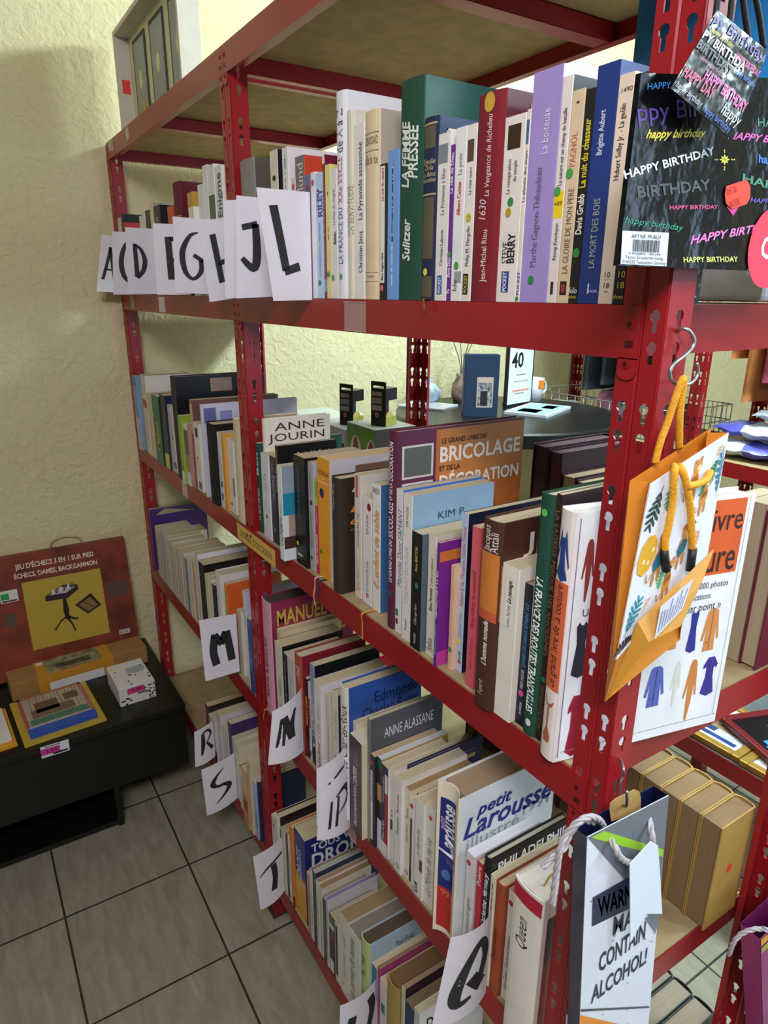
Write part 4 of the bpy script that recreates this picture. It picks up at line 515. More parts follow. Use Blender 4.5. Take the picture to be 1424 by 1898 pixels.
 {'s': '4R', 'x': 1.7058, 'w': 0.0505, 'y': -0.012, 'h': 0.2801, 'd': 0.19, 'desc': 'very thick concave-backed cream dictionary with blue and red spine panels', 'c': 'e6dcc4', 'k': 'h', 'cc': 'dce0e0', 'pg': 'a88e70', 'b': [(0.32, 0.9, '1f2c78', 0.06, 0.62), (0.04, 0.32, 'b82c2c', 0.06, 0.62)], 't': [('petit', 0.7, 0.78, 0.18, 'c9b4c4', 'i'), ('Larousse', 0.55, 0.87, 0.34, 'e6e0e8', 'bi'), ('illustré', 0.48, 0.68, 0.52, '8a7aa8', 'i'), ('1991', 0.27, 0.305, 0.34, 'd88a5c', 'h')], 'gd': [(0.41, '4a78b0', 0.34)], 'ct': [('petit', 0.16, 0.52, 0.85, 0.92, '1c2a7c', 'bi'), ('Larousse', 0.04, 0.97, 0.74, 0.86, '1c2a7c', 'bi'), ('illustré', 0.08, 0.62, 0.66, 0.73, '9aa0a4', ''), ('1991', 0.66, 0.94, 0.7, 0.76, '9aa0a4', '')], 'bu': -0.012},
 {'s': '4R', 'x': 1.7642, 'w': 0.0168, 'y': 0.0, 'h': 0.1955, 'd': 0.128, 'desc': 'white paperback with red disc logo and blue-grey slanted title', 'c': 'e2ddd8', 'cc': 'e4e6ec', 'pg': 'e6e8ee', 't': [('ECOLE', 0.03, 0.13, 0.5, 'b07a74', 'b'), ('Petit manuel de sagesse', 0.2, 0.6, 0.5, '5a6478', 'i')], 'dots': [(0.91, 'b83a4c', 0.35)]},
 {'s': '4R', 'x': 1.7873, 'w': 0.0105, 'y': 0.0, 'h': 0.1971, 'd': 0.128, 'desc': 'red paperback with white block letters in front of the black one', 'c': 'c03044', 'cc': 'c8283c', 't': [('Poivre', 0.8, 0.97, 0.5, 'f0dce0', 'b')]},
 {'s': '4R', 'x': 1.8003, 'w': 0.0126, 'y': 0.0, 'h': 0.2183, 'd': 0.15, 'desc': 'black jacketed hardback with white capitals on strip', 'c': '1c1c1e', 'k': 'h', 'cc': '17171a', 'pg': 'c8c0a8', 't': [('Catherine Hermary', 0.45, 0.88, 0.5, 'e6e6e6', 'bi')], 'b': [(0.05, 0.18, 'b8b8b8', 0.1, 0.7)], 'ct': [('PHILADELPHIE', 0.08, 0.98, 0.87, 0.95, 'e6e6dc', 'b')], 'cb': [(0, 1, 0.86, 0.96, '26262a', 0)]},
 {'s': '4R', 'x': 1.8151, 'w': 0.0095, 'y': 0.0, 'h': 0.1977, 'd': 0.128, 'desc': 'cream paperback with tiny widely spaced print', 'c': 'e6dfc4', 'cc': 'e0d6b8', 'm': [(0.3, 0.95, '7a7464')]},
 {'s': '4R', 'x': 1.825, 'w': 0.0177, 'y': 0.0009, 'h': 0.1961, 'd': 0.14, 'desc': 'burnt-orange cloth hardback right of the Q card', 'c': 'a04a28', 'k': 'h', 'cc': '8a3a22', 'pg': 'd8c8a4', 't': [('Grands romans', 0.3, 0.6, 0.3, '6a2a18', '')], 'b': [(0.045, 0.05, '4a1a10')]},
 {'s': '4R', 'x': 1.8431, 'w': 0.0134, 'y': 0.0073, 'h': 0.193, 'd': 0.128, 'desc': 'ivory paperback with red disc logo beside orange cloth hardback', 'c': 'ece2d4', 'cc': 'd8c8a0', 'pg': 'b09874', 't': [('Jean Giono', 0.1, 0.28, 0.5, '3a3a3a', ''), ('Que ma joie demeure', 0.31, 0.6, 0.5, '3a3a3a', '')], 'dots': [(0.9, 'b83040', 0.45)]},
 {'s': '4R', 'x': 1.8754, 'w': 0.0496, 'y': -0.018, 'h': 0.2595, 'd': 0.15, 'desc': 'thick ivory boxed novel with red foil band at the top', 'c': 'e8e2d6', 'k': 'h', 'cc': 'c8bcb0', 'pg': 'd8d0c4', 'b': [(0.9, 0.985, 'b8203c')], 't': [('Queen', 0.64, 0.82, 0.42, '2a2a2e', 'i')], 'dots': [(0.05, '2f8a3e', 0.5)], 'cb': [(0.05, 1, 0.6, 0.88, '4a3a36', 0), (0.05, 1, 0.1, 0.6, '7a3a34', 0)], 'bm': 1},
 {'s': '5L', 'x': 0.5096, 'w': 0.0278, 'y': 0.0, 'h': 0.174, 'd': 0.18, 'desc': 'thick tan-topped book at the left end of the bottom shelf', 'c': '8a4a4c', 'cc': '2a2624', 'pg': 'cdbb94'},
 {'s': '5L', 'x': 0.5378, 'w': 0.0574, 'y': 0.0, 'h': 0.1511, 'd': 0.11, 'desc': 'white book with black block at its foot, bottom shelf', 'c': 'd8ccc8', 'b': [(0, 0.3, '1c1a1c', 0.5, 1)]},
 {'s': '5L', 'x': 0.617, 'w': 0.035, 'y': 0.0, 'h': 0.2067, 'd': 0.2, 'desc': 'tall white book with a grey photo cover on bottom shelf', 'c': 'd8cec8', 'cc': 'd6ccd4', 'cb': [(0.4, 1, 0.75, 0.88, '6a6468', 0)]},
 {'s': '5L', 'x': 0.664, 'w': 0.05, 'y': 0.0, 'h': 0.1906, 'd': 0.135, 'desc': 'white paperback with yellow face photo by the S card', 'c': 'd8d4cc', 'b': [(0.0, 0.42, 'b8a458', 0.05, 0.95)], 'm': [(0.55, 0.75, '6a7484')]},
 {'s': '5L', 'x': 0.7204, 'w': 0.0265, 'y': 0.0, 'h': 0.2362, 'd': 0.19, 'desc': 'purple-spined paperback with dark violet cover', 'c': '4a4278', 'cc': '3a2458', 'pg': 'd0c6b0'},
 {'s': '5L', 'x': 0.7485, 'w': 0.0236, 'y': 0.0, 'h': 0.1994, 'd': 0.135, 'desc': 'greenish white paperback behind the S card', 'c': 'c9ccbc', 'm': [(0.3, 0.7, '7a8a7a')]},
 {'s': '5L', 'x': 0.7751, 'w': 0.027, 'y': 0.0, 'h': 0.1945, 'd': 0.15, 'desc': 'ivory broad-covered paperback behind the S card', 'c': 'ddd2bc', 'cc': 'dcd0ba'},
 {'s': '5L', 'x': 0.8025, 'w': 0.0422, 'y': -0.005, 'h': 0.1414, 'd': 0.11, 'desc': 'worn ivory paperback right of the S card', 'c': 'd9cfb8', 'pg': '8a7454', 'm': [(0.2, 0.8, 'b8ae98')]},
 {'s': '5L', 'x': 0.8674, 'w': 0.0352, 'y': -0.0195, 'h': 0.1886, 'd': 0.11, 'desc': 'orange-brown picture spine on bottom shelf', 'c': 'c08a5c', 'b': [(0.3, 0.5, '8a4a30'), (0.6, 1, 'd8b894')]},
 {'s': '5L', 'x': 0.9029, 'w': 0.0216, 'y': -0.0157, 'h': 0.2319, 'd': 0.15, 'desc': 'beige paperback between brown and lavender spines', 'c': 'c9bc98'},
 {'s': '5L', 'x': 0.9249, 'w': 0.0217, 'y': -0.0108, 'h': 0.1795, 'd': 0.11, 'desc': 'lavender-blue paperback with dark sprig drawing', 'c': 'a8b4dc', 'b': [(0.2, 0.45, '5a6a9c', 0.6, 1)]},
 {'s': '5L', 'x': 0.947, 'w': 0.01, 'y': -0.0077, 'h': 0.1914, 'd': 0.135, 'desc': 'thin dark blue book against the middle post, bottom shelf', 'c': '26304a', 'm': [(0.1, 0.4, 'b8bcc4')]},
 {'s': '5R', 'x': 1.0189, 'w': 0.0256, 'y': 0.0, 'h': 0.1956, 'd': 0.135, 'desc': 'white paperback with red dot right of the middle post', 'c': 'd8d2cc', 'dots': [(0.86, 'b04048', 0.5)], 'b': [(0.3, 0.4, 'c8a0a0')]},
 {'s': '5R', 'x': 1.0449, 'w': 0.0249, 'y': 0.0, 'h': 0.2185, 'd': 0.16, 'desc': 'white hardback with black and crimson jacket cover', 'c': 'dcdad6', 'k': 'h', 'cc': '261420', 'cb': [(0.1, 1, 0.83, 0.88, '7a1a3a', 0)]},
 {'s': '5R', 'x': 1.0702, 'w': 0.0252, 'y': 0.0, 'h': 0.1939, 'd': 0.1602, 'desc': 'teal-edged cream book above the T card', 'c': 'cfc6b0', 'b': [(0, 1, '2a7474', 0, 0.3)], 'pg': 'b8a888'},
 {'s': '5R', 'x': 1.0958, 'w': 0.0118, 'y': 0.0035, 'h': 0.1964, 'd': 0.135, 'desc': 'thin navy spine at the right edge of T card', 'c': '26343c', 'cc': 'cfc6b4', 'pg': 'a89878'},
 {'s': '5R', 'x': 1.108, 'w': 0.0147, 'y': 0.0039, 'h': 0.1939, 'd': 0.135, 'desc': 'white paperback with brown specks, left of the orange spine', 'c': 'dcd6d0', 'm': [(0.3, 0.85, '7a6a5a')]},
 {'s': '5R', 'x': 1.1231, 'w': 0.019, 'y': 0.0031, 'h': 0.2419, 'd': 0.155, 'desc': 'tall thin orange book beside the law guide', 'c': 'cf7a2a', 'k': 'h', 'b': [(0.0, 0.14, '1c1816', 0.6, 1)]},
 {'s': '5R', 'x': 1.1448, 'w': 0.0572, 'y': 0.0054, 'h': 0.2529, 'd': 0.2, 'desc': 'thick blue and yellow law guide with white cover capitals', 'c': '24307a', 'k': 'p', 'cc': '1e2a6c', 'b': [(0, 0.46, 'd8a03a'), (0.46, 0.5, 'b0905a')], 't': [('DROITS', 0.48, 0.82, 0.4, 'c9d2ea', 'bi')], 'ct': [('TOUS VOS', 0.08, 0.78, 0.84, 0.93, 'e6e8f0', 'b'), ('DROITS', 0.08, 0.9, 0.66, 0.82, 'e6e8f0', 'b')]},
 {'s': '5R', 'x': 1.2195, 'w': 0.0158, 'y': 0.0, 'h': 0.1869, 'd': 0.1172, 'desc': 'small tan-topped paperback right of the law guide', 'c': 'b8926c', 'pg': 'c8b08a', 'm': [(0.1, 0.8, '8a8a8a')]},
 {'s': '5R', 'x': 1.2361, 'w': 0.0124, 'y': 0.0, 'h': 0.2095, 'd': 0.128, 'desc': 'slim white paperback, second after the law guide', 'c': 'd8d4d4', 'pg': 'a08a6c', 'm': [(0.1, 0.8, '8a8a8a')]},
 {'s': '5R', 'x': 1.2498, 'w': 0.0153, 'y': 0.0, 'h': 0.2177, 'd': 0.15, 'desc': 'navy and green spined paperback on the bottom row', 'c': '2a3450', 'pg': 'b8b4ac', 'b': [(0.3, 1, '4a6a2a', 0.5, 1)]},
 {'s': '5R', 'x': 1.2665, 'w': 0.0135, 'y': 0.0, 'h': 0.2049, 'd': 0.128, 'desc': 'narrow ivory spine, fourth after the law guide', 'c': 'd8d2c4', 'pg': 'a89070', 'm': [(0.1, 0.8, '8a8a8a')]},
 {'s': '5R', 'x': 1.2807, 'w': 0.0148, 'y': 0.0, 'h': 0.2018, 'd': 0.128, 'desc': 'narrow stone-white spine, fifth after the law guide', 'c': 'cfcaba', 'pg': '9a7e5a', 'm': [(0.1, 0.8, '8a8a8a')]},
 {'s': '5R', 'x': 1.2975, 'w': 0.0145, 'y': 0.0, 'h': 0.1831, 'd': 0.1118, 'desc': 'dark olive-grey spine on the bottom row', 'c': '4a524c', 'pg': 'b09a78', 'm': [(0.1, 0.8, '8a8a8a')]},
 {'s': '5R', 'x': 1.3141, 'w': 0.01, 'y': 0.0, 'h': 0.1972, 'd': 0.128, 'desc': 'narrow silver-white spine beside olive-grey one', 'c': 'c8c8cc', 'pg': '8a84b0', 'm': [(0.1, 0.8, '8a8a8a')]},
 {'s': '5R', 'x': 1.3273, 'w': 0.0239, 'y': 0.0, 'h': 0.1672, 'd': 0.1103, 'desc': 'maroon paperback with green top and white foot label', 'c': '4a2630', 'pg': 'b8a888', 'b': [(0.02, 0.24, 'dcd8d4', 0.1, 0.8), (0.86, 0.98, '5a8a3c', 0.1, 0.9), (0.78, 0.86, 'e0dcd8', 0.1, 0.9)], 't': [('Un été', 0.6, 0.75, 0.5, 'c8a8b0', '')]},
 {'s': '5R', 'x': 1.3533, 'w': 0.0205, 'y': 0.0, 'h': 0.1785, 'd': 0.11, 'desc': 'ivory paperback with navy stripe', 'c': 'd6d2c8', 'pg': 'b0a080', 'b': [(0.1, 0.9, '2a3444', 0.15, 0.6)]},
 {'s': '5R', 'x': 1.3792, 'w': 0.0355, 'y': -0.001, 'h': 0.2215, 'd': 0.15, 'desc': 'tall white book with faint red lettering and little gold mark', 'c': 'dcd8cc', 'pg': 'a08a66', 't': [('THAM CENTRALE', 0.25, 0.55, 0.5, 'b09a90', 'i'), ('Laurent G', 0.62, 0.8, 0.5, '8a8680', 'i')], 'dots': [(0.14, 'c8a04a', 0.35)]},
 {'s': '5R', 'x': 1.4257, 'w': 0.0449, 'y': -0.005, 'h': 0.2317, 'd': 0.15, 'desc': 'wide white paperback with black spine print, bottom row', 'c': 'dedacf', 'pg': '8a8478', 't': [('Les carnets du temps', 0.15, 0.9, 0.2, '5a5850', 'i')]},
 {'s': '5R', 'x': 1.4737, 'w': 0.0336, 'y': -0.005, 'h': 0.2587, 'd': 0.15, 'desc': 'pale lime hardback with light blue jacket cover', 'c': 'b8c888', 'k': 'h', 'cc': 'a4bcc8', 'pg': '5a4a38', 't': [('Paul Podal', 0.62, 0.85, 0.4, '3a4a2a', 'i'), ('testament', 0.2, 0.5, 0.5, '6a7a4a', 'i')], 'ct': [('Paul Podal', 0.4, 0.7, 0.84, 0.9, '2a3038', ''), ('TESTAMENT', 0.25, 0.9, 0.72, 0.79, '2a3038', 'b')]},
 {'s': '5R', 'x': 1.5077, 'w': 0.0182, 'y': 0.0, 'h': 0.2137, 'd': 0.135, 'desc': 'teal and white paperback above the last card', 'c': 'c8d4d8', 'b': [(0.6, 1, '3a7a9c')]},
 {'s': '5R', 'x': 1.5275, 'w': 0.0079, 'y': 0.0, 'h': 0.2237, 'd': 0.15, 'desc': 'narrow magenta spine beside the last card', 'c': 'a83a74', 'pg': '9a7e5a'},
 {'s': '5R', 'x': 1.537, 'w': 0.0221, 'y': 0.0, 'h': 0.2069, 'd': 0.135, 'desc': 'white paperback with small blue picture, bottom row right', 'c': 'dad4cc', 'b': [(0.6, 0.72, '4a6a8c', 0.2, 0.8)]},
 {'s': '5R', 'x': 1.5695, 'w': 0.0395, 'y': -0.005, 'h': 0.2539, 'd': 0.15, 'desc': 'olive-tan cloth hardback with brown page top', 'c': 'a8904c', 'k': 'h', 'cc': '8a7440', 'pg': '7a5e3e'},
 {'s': '5R', 'x': 1.6094, 'w': 0.0113, 'y': 0.0, 'h': 0.2677, 'd': 0.15, 'desc': 'cream-spined book with dark maroon cover, bottom row', 'c': 'd8cfae', 'cc': '2c1620', 'pg': 'a88c70'},
 {'s': '5R', 'x': 1.6211, 'w': 0.0264, 'y': 0.0, 'h': 0.2466, 'd': 0.15, 'desc': 'navy paperback with pale capitals at the bottom edge', 'c': '22305c', 'cc': '1c284c', 'pg': '8a7458', 't': [('ENDERHALGET', 0.1, 0.7, 0.5, 'b8c4dc', 'b')]},
 {'s': '5R', 'x': 1.6493, 'w': 0.0162, 'y': 0.0, 'h': 0.2603, 'd': 0.15, 'desc': 'mint-spined paperback with black cover capitals below the Q card', 'c': 'b8ccb8', 'cc': 'd4d0cc', 'ct': [('DE STATION', 0.1, 0.95, 0.82, 0.92, '1c1c1e', 'b')]},
]
CARDS = [
 ('A', (0.0461, -0.002, 1.7602), (0.0461, -0.002, 1.5982), (0.0461, -0.0582, 1.764), (0.0461, -0.0908, 1.6024), 'paper card lettered A, nearest the wall on the upper shelf', 0.0),
 ('C', (0.2532, -0.002, 1.7595), (0.2532, -0.002, 1.5943), (0.2532, -0.0701, 1.7589), (0.2532, -0.0856, 1.594), 'paper card lettered C between the A and D cards', 0.0),
 ('D', (0.4147, -0.002, 1.7581), (0.4147, -0.002, 1.5965), (0.4147, -0.0715, 1.7585), (0.4147, -0.0806, 1.5974), 'paper card lettered D on the upper shelf', 0.0),
 ('F', (0.6964, -0.002, 1.748), (0.6964, -0.002, 1.5951), (0.6964, -0.0761, 1.7464), (0.6964, -0.0798, 1.5959), 'paper card lettered F between the D and G cards', 0.0),
 ('G', (0.8232, -0.002, 1.7489), (0.8232, -0.002, 1.598), (0.8232, -0.0676, 1.7509), (0.8232, -0.0754, 1.5998), 'paper card lettered G left of the H card', 0.0),
 ('H', (0.9963, -0.002, 1.7386), (0.9963, -0.002, 1.5917), (0.9963, -0.0724, 1.73), (0.9963, -0.0595, 1.5833), 'paper card lettered H slanting left of the middle post', 0.0),
 ('I', (1.1236, -0.002, 1.7581), (1.1236, -0.002, 1.5934), (1.1236, -0.0662, 1.7521), (1.1236, -0.0733, 1.5914), 'nearly blank paper card half hidden behind the J card', 0.0),
 ('J', (1.2156, -0.002, 1.7482), (1.2156, -0.002, 1.5959), (1.2156, -0.0779, 1.7494), (1.2156, -0.0878, 1.5922), 'paper card lettered J behind the L card', 0.0),
 ('L', (1.325, -0.002, 1.7479), (1.325, -0.002, 1.5908), (1.325, -0.0887, 1.748), (1.325, -0.069, 1.5892), 'paper card lettered L, rightmost on the upper shelf', 0.0),
 ('M', (0.8597, -0.002, 0.8393), (0.8597, -0.002, 0.6759), (0.8597, -0.0951, 0.8457), (0.8597, -0.092, 0.6759), 'paper card lettered M on the fourth shelf', 0.0),
 ('N', (1.2317, -0.002, 0.8275), (1.2317, -0.002, 0.675), (1.2317, -0.068, 0.7955), (1.2317, -0.0834, 0.6728), 'curled paper card lettered N right of the middle post', 0.012),
 ('P', (1.4238, -0.002, 0.8161), (1.4238, -0.002, 0.6804), (1.4238, -0.0662, 0.7869), (1.4238, -0.0696, 0.6625), 'curled paper card lettered P, the rear one of two', 0.012),
 ('P', (1.4312, -0.002, 0.7919), (1.4312, -0.002, 0.6324), (1.4312, -0.0636, 0.738), (1.4312, -0.074, 0.6359), 'curled paper card lettered P, the front one of two', 0.01),
 ('Q', (1.8236, -0.002, 0.8005), (1.8236, -0.002, 0.6474), (1.8236, -0.0724, 0.7952), (1.8236, -0.0989, 0.6502), 'large curled paper card lettered Q at lower right', 0.012),
 ('R', (0.5834, -0.002, 0.3639), (0.5834, -0.002, 0.2362), (0.5834, -0.0604, 0.3446), (0.5834, -0.067, 0.2213), 'curled paper card lettered R at the left end below', 0.008),
 ('S', (0.7676, -0.002, 0.3675), (0.7676, -0.002, 0.2124), (0.7676, -0.0984, 0.3505), (0.7676, -0.0936, 0.193), 'curled paper card lettered S on the bottom shelf', 0.008),
 ('T', (1.0884, -0.002, 0.3307), (1.0884, -0.002, 0.1623), (1.0884, -0.079, 0.3106), (1.0884, -0.0687, 0.1377), 'curled paper card lettered T on the bottom row', 0.008),
 ('U', (1.5248, -0.002, 0.3408), (1.5248, -0.002, 0.1949), (1.5248, -0.0802, 0.3288), (1.5248, -0.0888, 0.1601), 'paper card lettered U at the bottom edge', 0.01),
]
BD = {'o': (1.988, -0.0014, 1.6984), 'X': 1.988, 'front': [(1.988, -0.0836, 1.6219), (1.988, 0.2471, 1.6225), (1.988, 0.1795, 1.7786), (1.988, -0.0809, 1.7456)], 'texts': [('HAPPY', (1.988, -0.073, 1.7364), (1.988, -0.0485, 1.7408), (1.988, -0.0735, 1.7403), '3a8ed8', ''), ('ppy Birt', (1.988, -0.0789, 1.7164), (1.988, -0.0017, 1.7296), (1.988, -0.0827, 1.7271), '5a3c9a', ''), ('happy birthday', (1.988, -0.0691, 1.707), (1.988, -0.0012, 1.7154), (1.988, -0.0684, 1.7126), 'd8c83a', 'bi'), ('HAPPY BIRTHDAY', (1.988, -0.0863, 1.6794), (1.988, 0.0141, 1.7052), (1.988, -0.0893, 1.6844), 'd4d6dc', 'b'), ('BIRTHDAY', (1.988, -0.0699, 1.6683), (1.988, 0.0153, 1.6803), (1.988, -0.0731, 1.6757), '45484c', 'b'), ('HAPPY BIRTHDAY', (1.988, -0.0325, 1.663), (1.988, 0.0279, 1.6675), (1.988, -0.0331, 1.6658), 'c84a7c', 'b'), ('happy birthday', (1.988, -0.0822, 1.6511), (1.988, -0.0131, 1.649), (1.988, -0.0821, 1.6555), '2f9a7c', 'i'), ('HAPPY BIRTHDAY', (1.988, -0.0015, 1.6399), (1.988, 0.1254, 1.6586), (1.988, -0.0029, 1.6459), 'e07ac0', 'bi'), ('HAPPY BIRTHDAY', (1.988, -0.0068, 1.6263), (1.988, 0.0673, 1.629), (1.988, -0.0083, 1.6302), 'd2d476', 'b'), ('HAPPY', (1.988, 0.0653, 1.7304), (1.988, 0.1117, 1.7347), (1.988, 0.0635, 1.736), '3f8a6c', ''), ('HAPPY BIRTHDAY', (1.988, 0.0271, 1.7174), (1.988, 0.1473, 1.7243), (1.988, 0.0278, 1.7226), 'd05ab0', 'bi'), ('happy birthday', (1.988, 0.0744, 1.7052), (1.988, 0.1594, 1.7074), (1.988, 0.073, 1.7111), '3a7ae0', 'b'), ('HAPPY', (1.988, 0.0555, 1.6895), (1.988, 0.1294, 1.6853), (1.988, 0.0549, 1.6955), '3f8a6c', 'b'), ('HAPPY BIRTHDAY', (1.988, 0.0705, 1.6753), (1.988, 0.1655, 1.6771), (1.988, 0.0701, 1.679), '5a48a8', 'bi'), ('HAPPY', (1.988, 0.0839, 1.6188), (1.988, 0.1391, 1.6189), (1.988, 0.0829, 1.6238), '3f9a94', '')], 'polys': [([(1.988, 0.0345, 1.7034), (1.988, 0.031, 1.7038), (1.988, 0.028, 1.7028), (1.988, 0.0315, 1.7023)], 'e0d840'), ([(1.988, 0.0325, 1.7007), (1.988, 0.0308, 1.7023), (1.988, 0.0273, 1.7026), (1.988, 0.029, 1.701)], 'e0d840'), ([(1.988, 0.0283, 1.6989), (1.988, 0.0293, 1.7007), (1.988, 0.0273, 1.7023), (1.988, 0.0263, 1.7004)], 'e0d840'), ([(1.988, 0.0233, 1.6998), (1.988, 0.0264, 1.7008), (1.988, 0.0272, 1.7026), (1.988, 0.024, 1.7017)], 'e0d840'), ([(1.988, 0.02, 1.702), (1.988, 0.0234, 1.7015), (1.988, 0.0264, 1.7026), (1.988, 0.023, 1.703)], 'e0d840'), ([(1.988, 0.022, 1.7046), (1.988, 0.0237, 1.703), (1.988, 0.0271, 1.7027), (1.988, 0.0254, 1.7043)], 'e0d840'), ([(1.988, 0.0262, 1.7065), (1.988, 0.0252, 1.7046), (1.988, 0.0271, 1.7031), (1.988, 0.0281, 1.7049)], 'e0d840'), ([(1.988, 0.0312, 1.7056), (1.988, 0.028, 1.7046), (1.988, 0.0273, 1.7027), (1.988, 0.0304, 1.7037)], 'e0d840'), ([(1.988, 0.0382, 1.7037), (1.988, 0.0375, 1.7042), (1.988, 0.0364, 1.7041), (1.988, 0.036, 1.7035), (1.988, 0.0367, 1.7031), (1.988, 0.0378, 1.7032)], 'e0d840'), ([(1.988, 0.0186, 1.7018), (1.988, 0.0179, 1.7023), (1.988, 0.0168, 1.7022), (1.988, 0.0165, 1.7016), (1.988, 0.0171, 1.7012), (1.988, 0.0182, 1.7013)], 'e0d840'), ([(1.988, 0.0297, 1.6976), (1.988, 0.029, 1.698), (1.988, 0.028, 1.6979), (1.988, 0.0276, 1.6974), (1.988, 0.0282, 1.6969), (1.988, 0.0293, 1.697)], 'e0d840'), ([(1.988, 0.0269, 1.7079), (1.988, 0.0262, 1.7084), (1.988, 0.0251, 1.7082), (1.988, 0.0247, 1.7077), (1.988, 0.0254, 1.7073), (1.988, 0.0265, 1.7074)], 'e0d840'), ([(1.988, 0.0301, 1.6961), (1.988, 0.0295, 1.6965), (1.988, 0.0284, 1.6964), (1.988, 0.028, 1.6959), (1.988, 0.0287, 1.6954), (1.988, 0.0297, 1.6955)], 'e0d840'), ([(1.988, 0.0411, 1.704), (1.988, 0.0404, 1.7045), (1.988, 0.0393, 1.7044), (1.988, 0.0389, 1.7038), (1.988, 0.0396, 1.7034), (1.988, 0.0407, 1.7035)], 'e0d840'), ([(1.988, 0.0162, 1.7016), (1.988, 0.0155, 1.702), (1.988, 0.0145, 1.7019), (1.988, 0.0141, 1.7014), (1.988, 0.0147, 1.701), (1.988, 0.0158, 1.7011)], 'e0d840'), ([(1.988, 0.0265, 1.7092), (1.988, 0.0258, 1.7096), (1.988, 0.0248, 1.7095), (1.988, 0.0244, 1.709), (1.988, 0.025, 1.7085), (1.988, 0.0261, 1.7087)], 'e0d840'), ([(1.988, 0.0393, 1.6695), (1.988, 0.05, 1.6636), (1.988, 0.0567, 1.6712), (1.988, 0.0471, 1.6737)], 'e03a9a')], 'barcode': [(1.988, -0.0823, 1.623), (1.988, -0.0288, 1.6227), (1.988, -0.031, 1.6467), (1.988, -0.084, 1.6455)], 'orange': [(1.988, 0.033, 1.6841), (1.988, 0.0457, 1.6875), (1.988, 0.0597, 1.6911), (1.988, 0.0662, 1.6868), (1.988, 0.0688, 1.6783), (1.988, 0.0651, 1.6731), (1.988, 0.0454, 1.6683), (1.988, 0.0364, 1.6717), (1.988, 0.0329, 1.6781)], 'cc': (1.988, 0.1115, 1.6411), 'cr': 0.0332, 'tag': [(2.004, -0.0686, 1.7346), (2.008, 0.004, 1.7105), (2.006, 0.0343, 1.7725), (2.0, -0.0238, 1.7892)], 'ropes': [[(1.992, -0.0138, 1.7797), (1.992, -0.0134, 1.7928), (1.992, -0.0126, 1.8184), (1.992, -0.0024, 1.8392)], [(1.992, 0.0038, 1.7827), (1.992, 0.0032, 1.7991), (1.992, 0.0008, 1.8212), (1.992, -0.0006, 1.8397)], [(1.992, 0.0301, 1.7822), (1.992, 0.0163, 1.8049), (1.992, 0.0071, 1.8225), (1.992, -0.0018, 1.8394)], [(1.992, 0.0509, 1.7805), (1.992, 0.0367, 1.8022), (1.992, 0.0172, 1.8247), (1.992, 0.0006, 1.8399)]], 'ot1': ((1.988, 0.0456, 1.6854), (1.988, 0.0329, 1.682), (1.988, 0.0487, 1.6811)), 'ot2': ((1.988, 0.0531, 1.6778), (1.988, 0.0398, 1.6735), (1.988, 0.0561, 1.6731))}
JG = {'o': (1.986, 0.0234, 1.4086), 'back': [(1.986, -0.0338, 1.2322), (1.986, 0.0721, 1.2671), (1.986, 0.0696, 1.4852), (1.986, -0.0363, 1.4503)], 'front': [(2.012, -0.0606, 1.298), (2.012, 0.0538, 1.3719), (2.012, 0.0555, 1.4874), (2.012, -0.0454, 1.455)], 'base': [(1.987, -0.0352, 1.2332), (2.018, -0.0462, 1.3337), (2.022, 0.0449, 1.3841), (2.026, 0.0285, 1.359), (2.028, 0.002, 1.3211), (2.026, -0.0384, 1.316)], 'label': [(2.026, -0.0335, 1.3185), (2.028, -0.0022, 1.3394), (2.026, 0.0106, 1.3653), (2.024, -0.0281, 1.3474)], 'ropes': [[(1.988, -0.0087, 1.4632), (1.989, -0.0064, 1.4821), (1.99, -0.0023, 1.497), (1.992, 0.0004, 1.516), (1.9935, 0.0042, 1.5325), (1.9935, 0.0072, 1.5337), (1.992, 0.0101, 1.5193), (1.991, 0.0128, 1.5013), (1.988, 0.0229, 1.473)], [(2.016, -0.0149, 1.3831), (2.016, -0.02, 1.4017), (2.017, -0.0198, 1.4191), (2.017, -0.0194, 1.4387), (2.018, -0.0239, 1.4601), (2.016, -0.0213, 1.466), (2.008, -0.0108, 1.465)], [(2.016, 0.0212, 1.3876), (2.017, 0.0118, 1.4135), (2.018, 0.0022, 1.4355), (2.018, -0.0079, 1.4551), (2.016, -0.0126, 1.4649), (2.008, -0.0024, 1.4639)], [(2.02, -0.0063, 1.4499), (2.02, 0.0058, 1.4495), (2.018, 0.022, 1.451), (2.015, 0.0317, 1.456)]], 'ends': [[(2.016, -0.02, 1.3944), (2.016, -0.0125, 1.3736)], [(2.016, 0.0224, 1.3874), (2.016, 0.0229, 1.3658)]]}
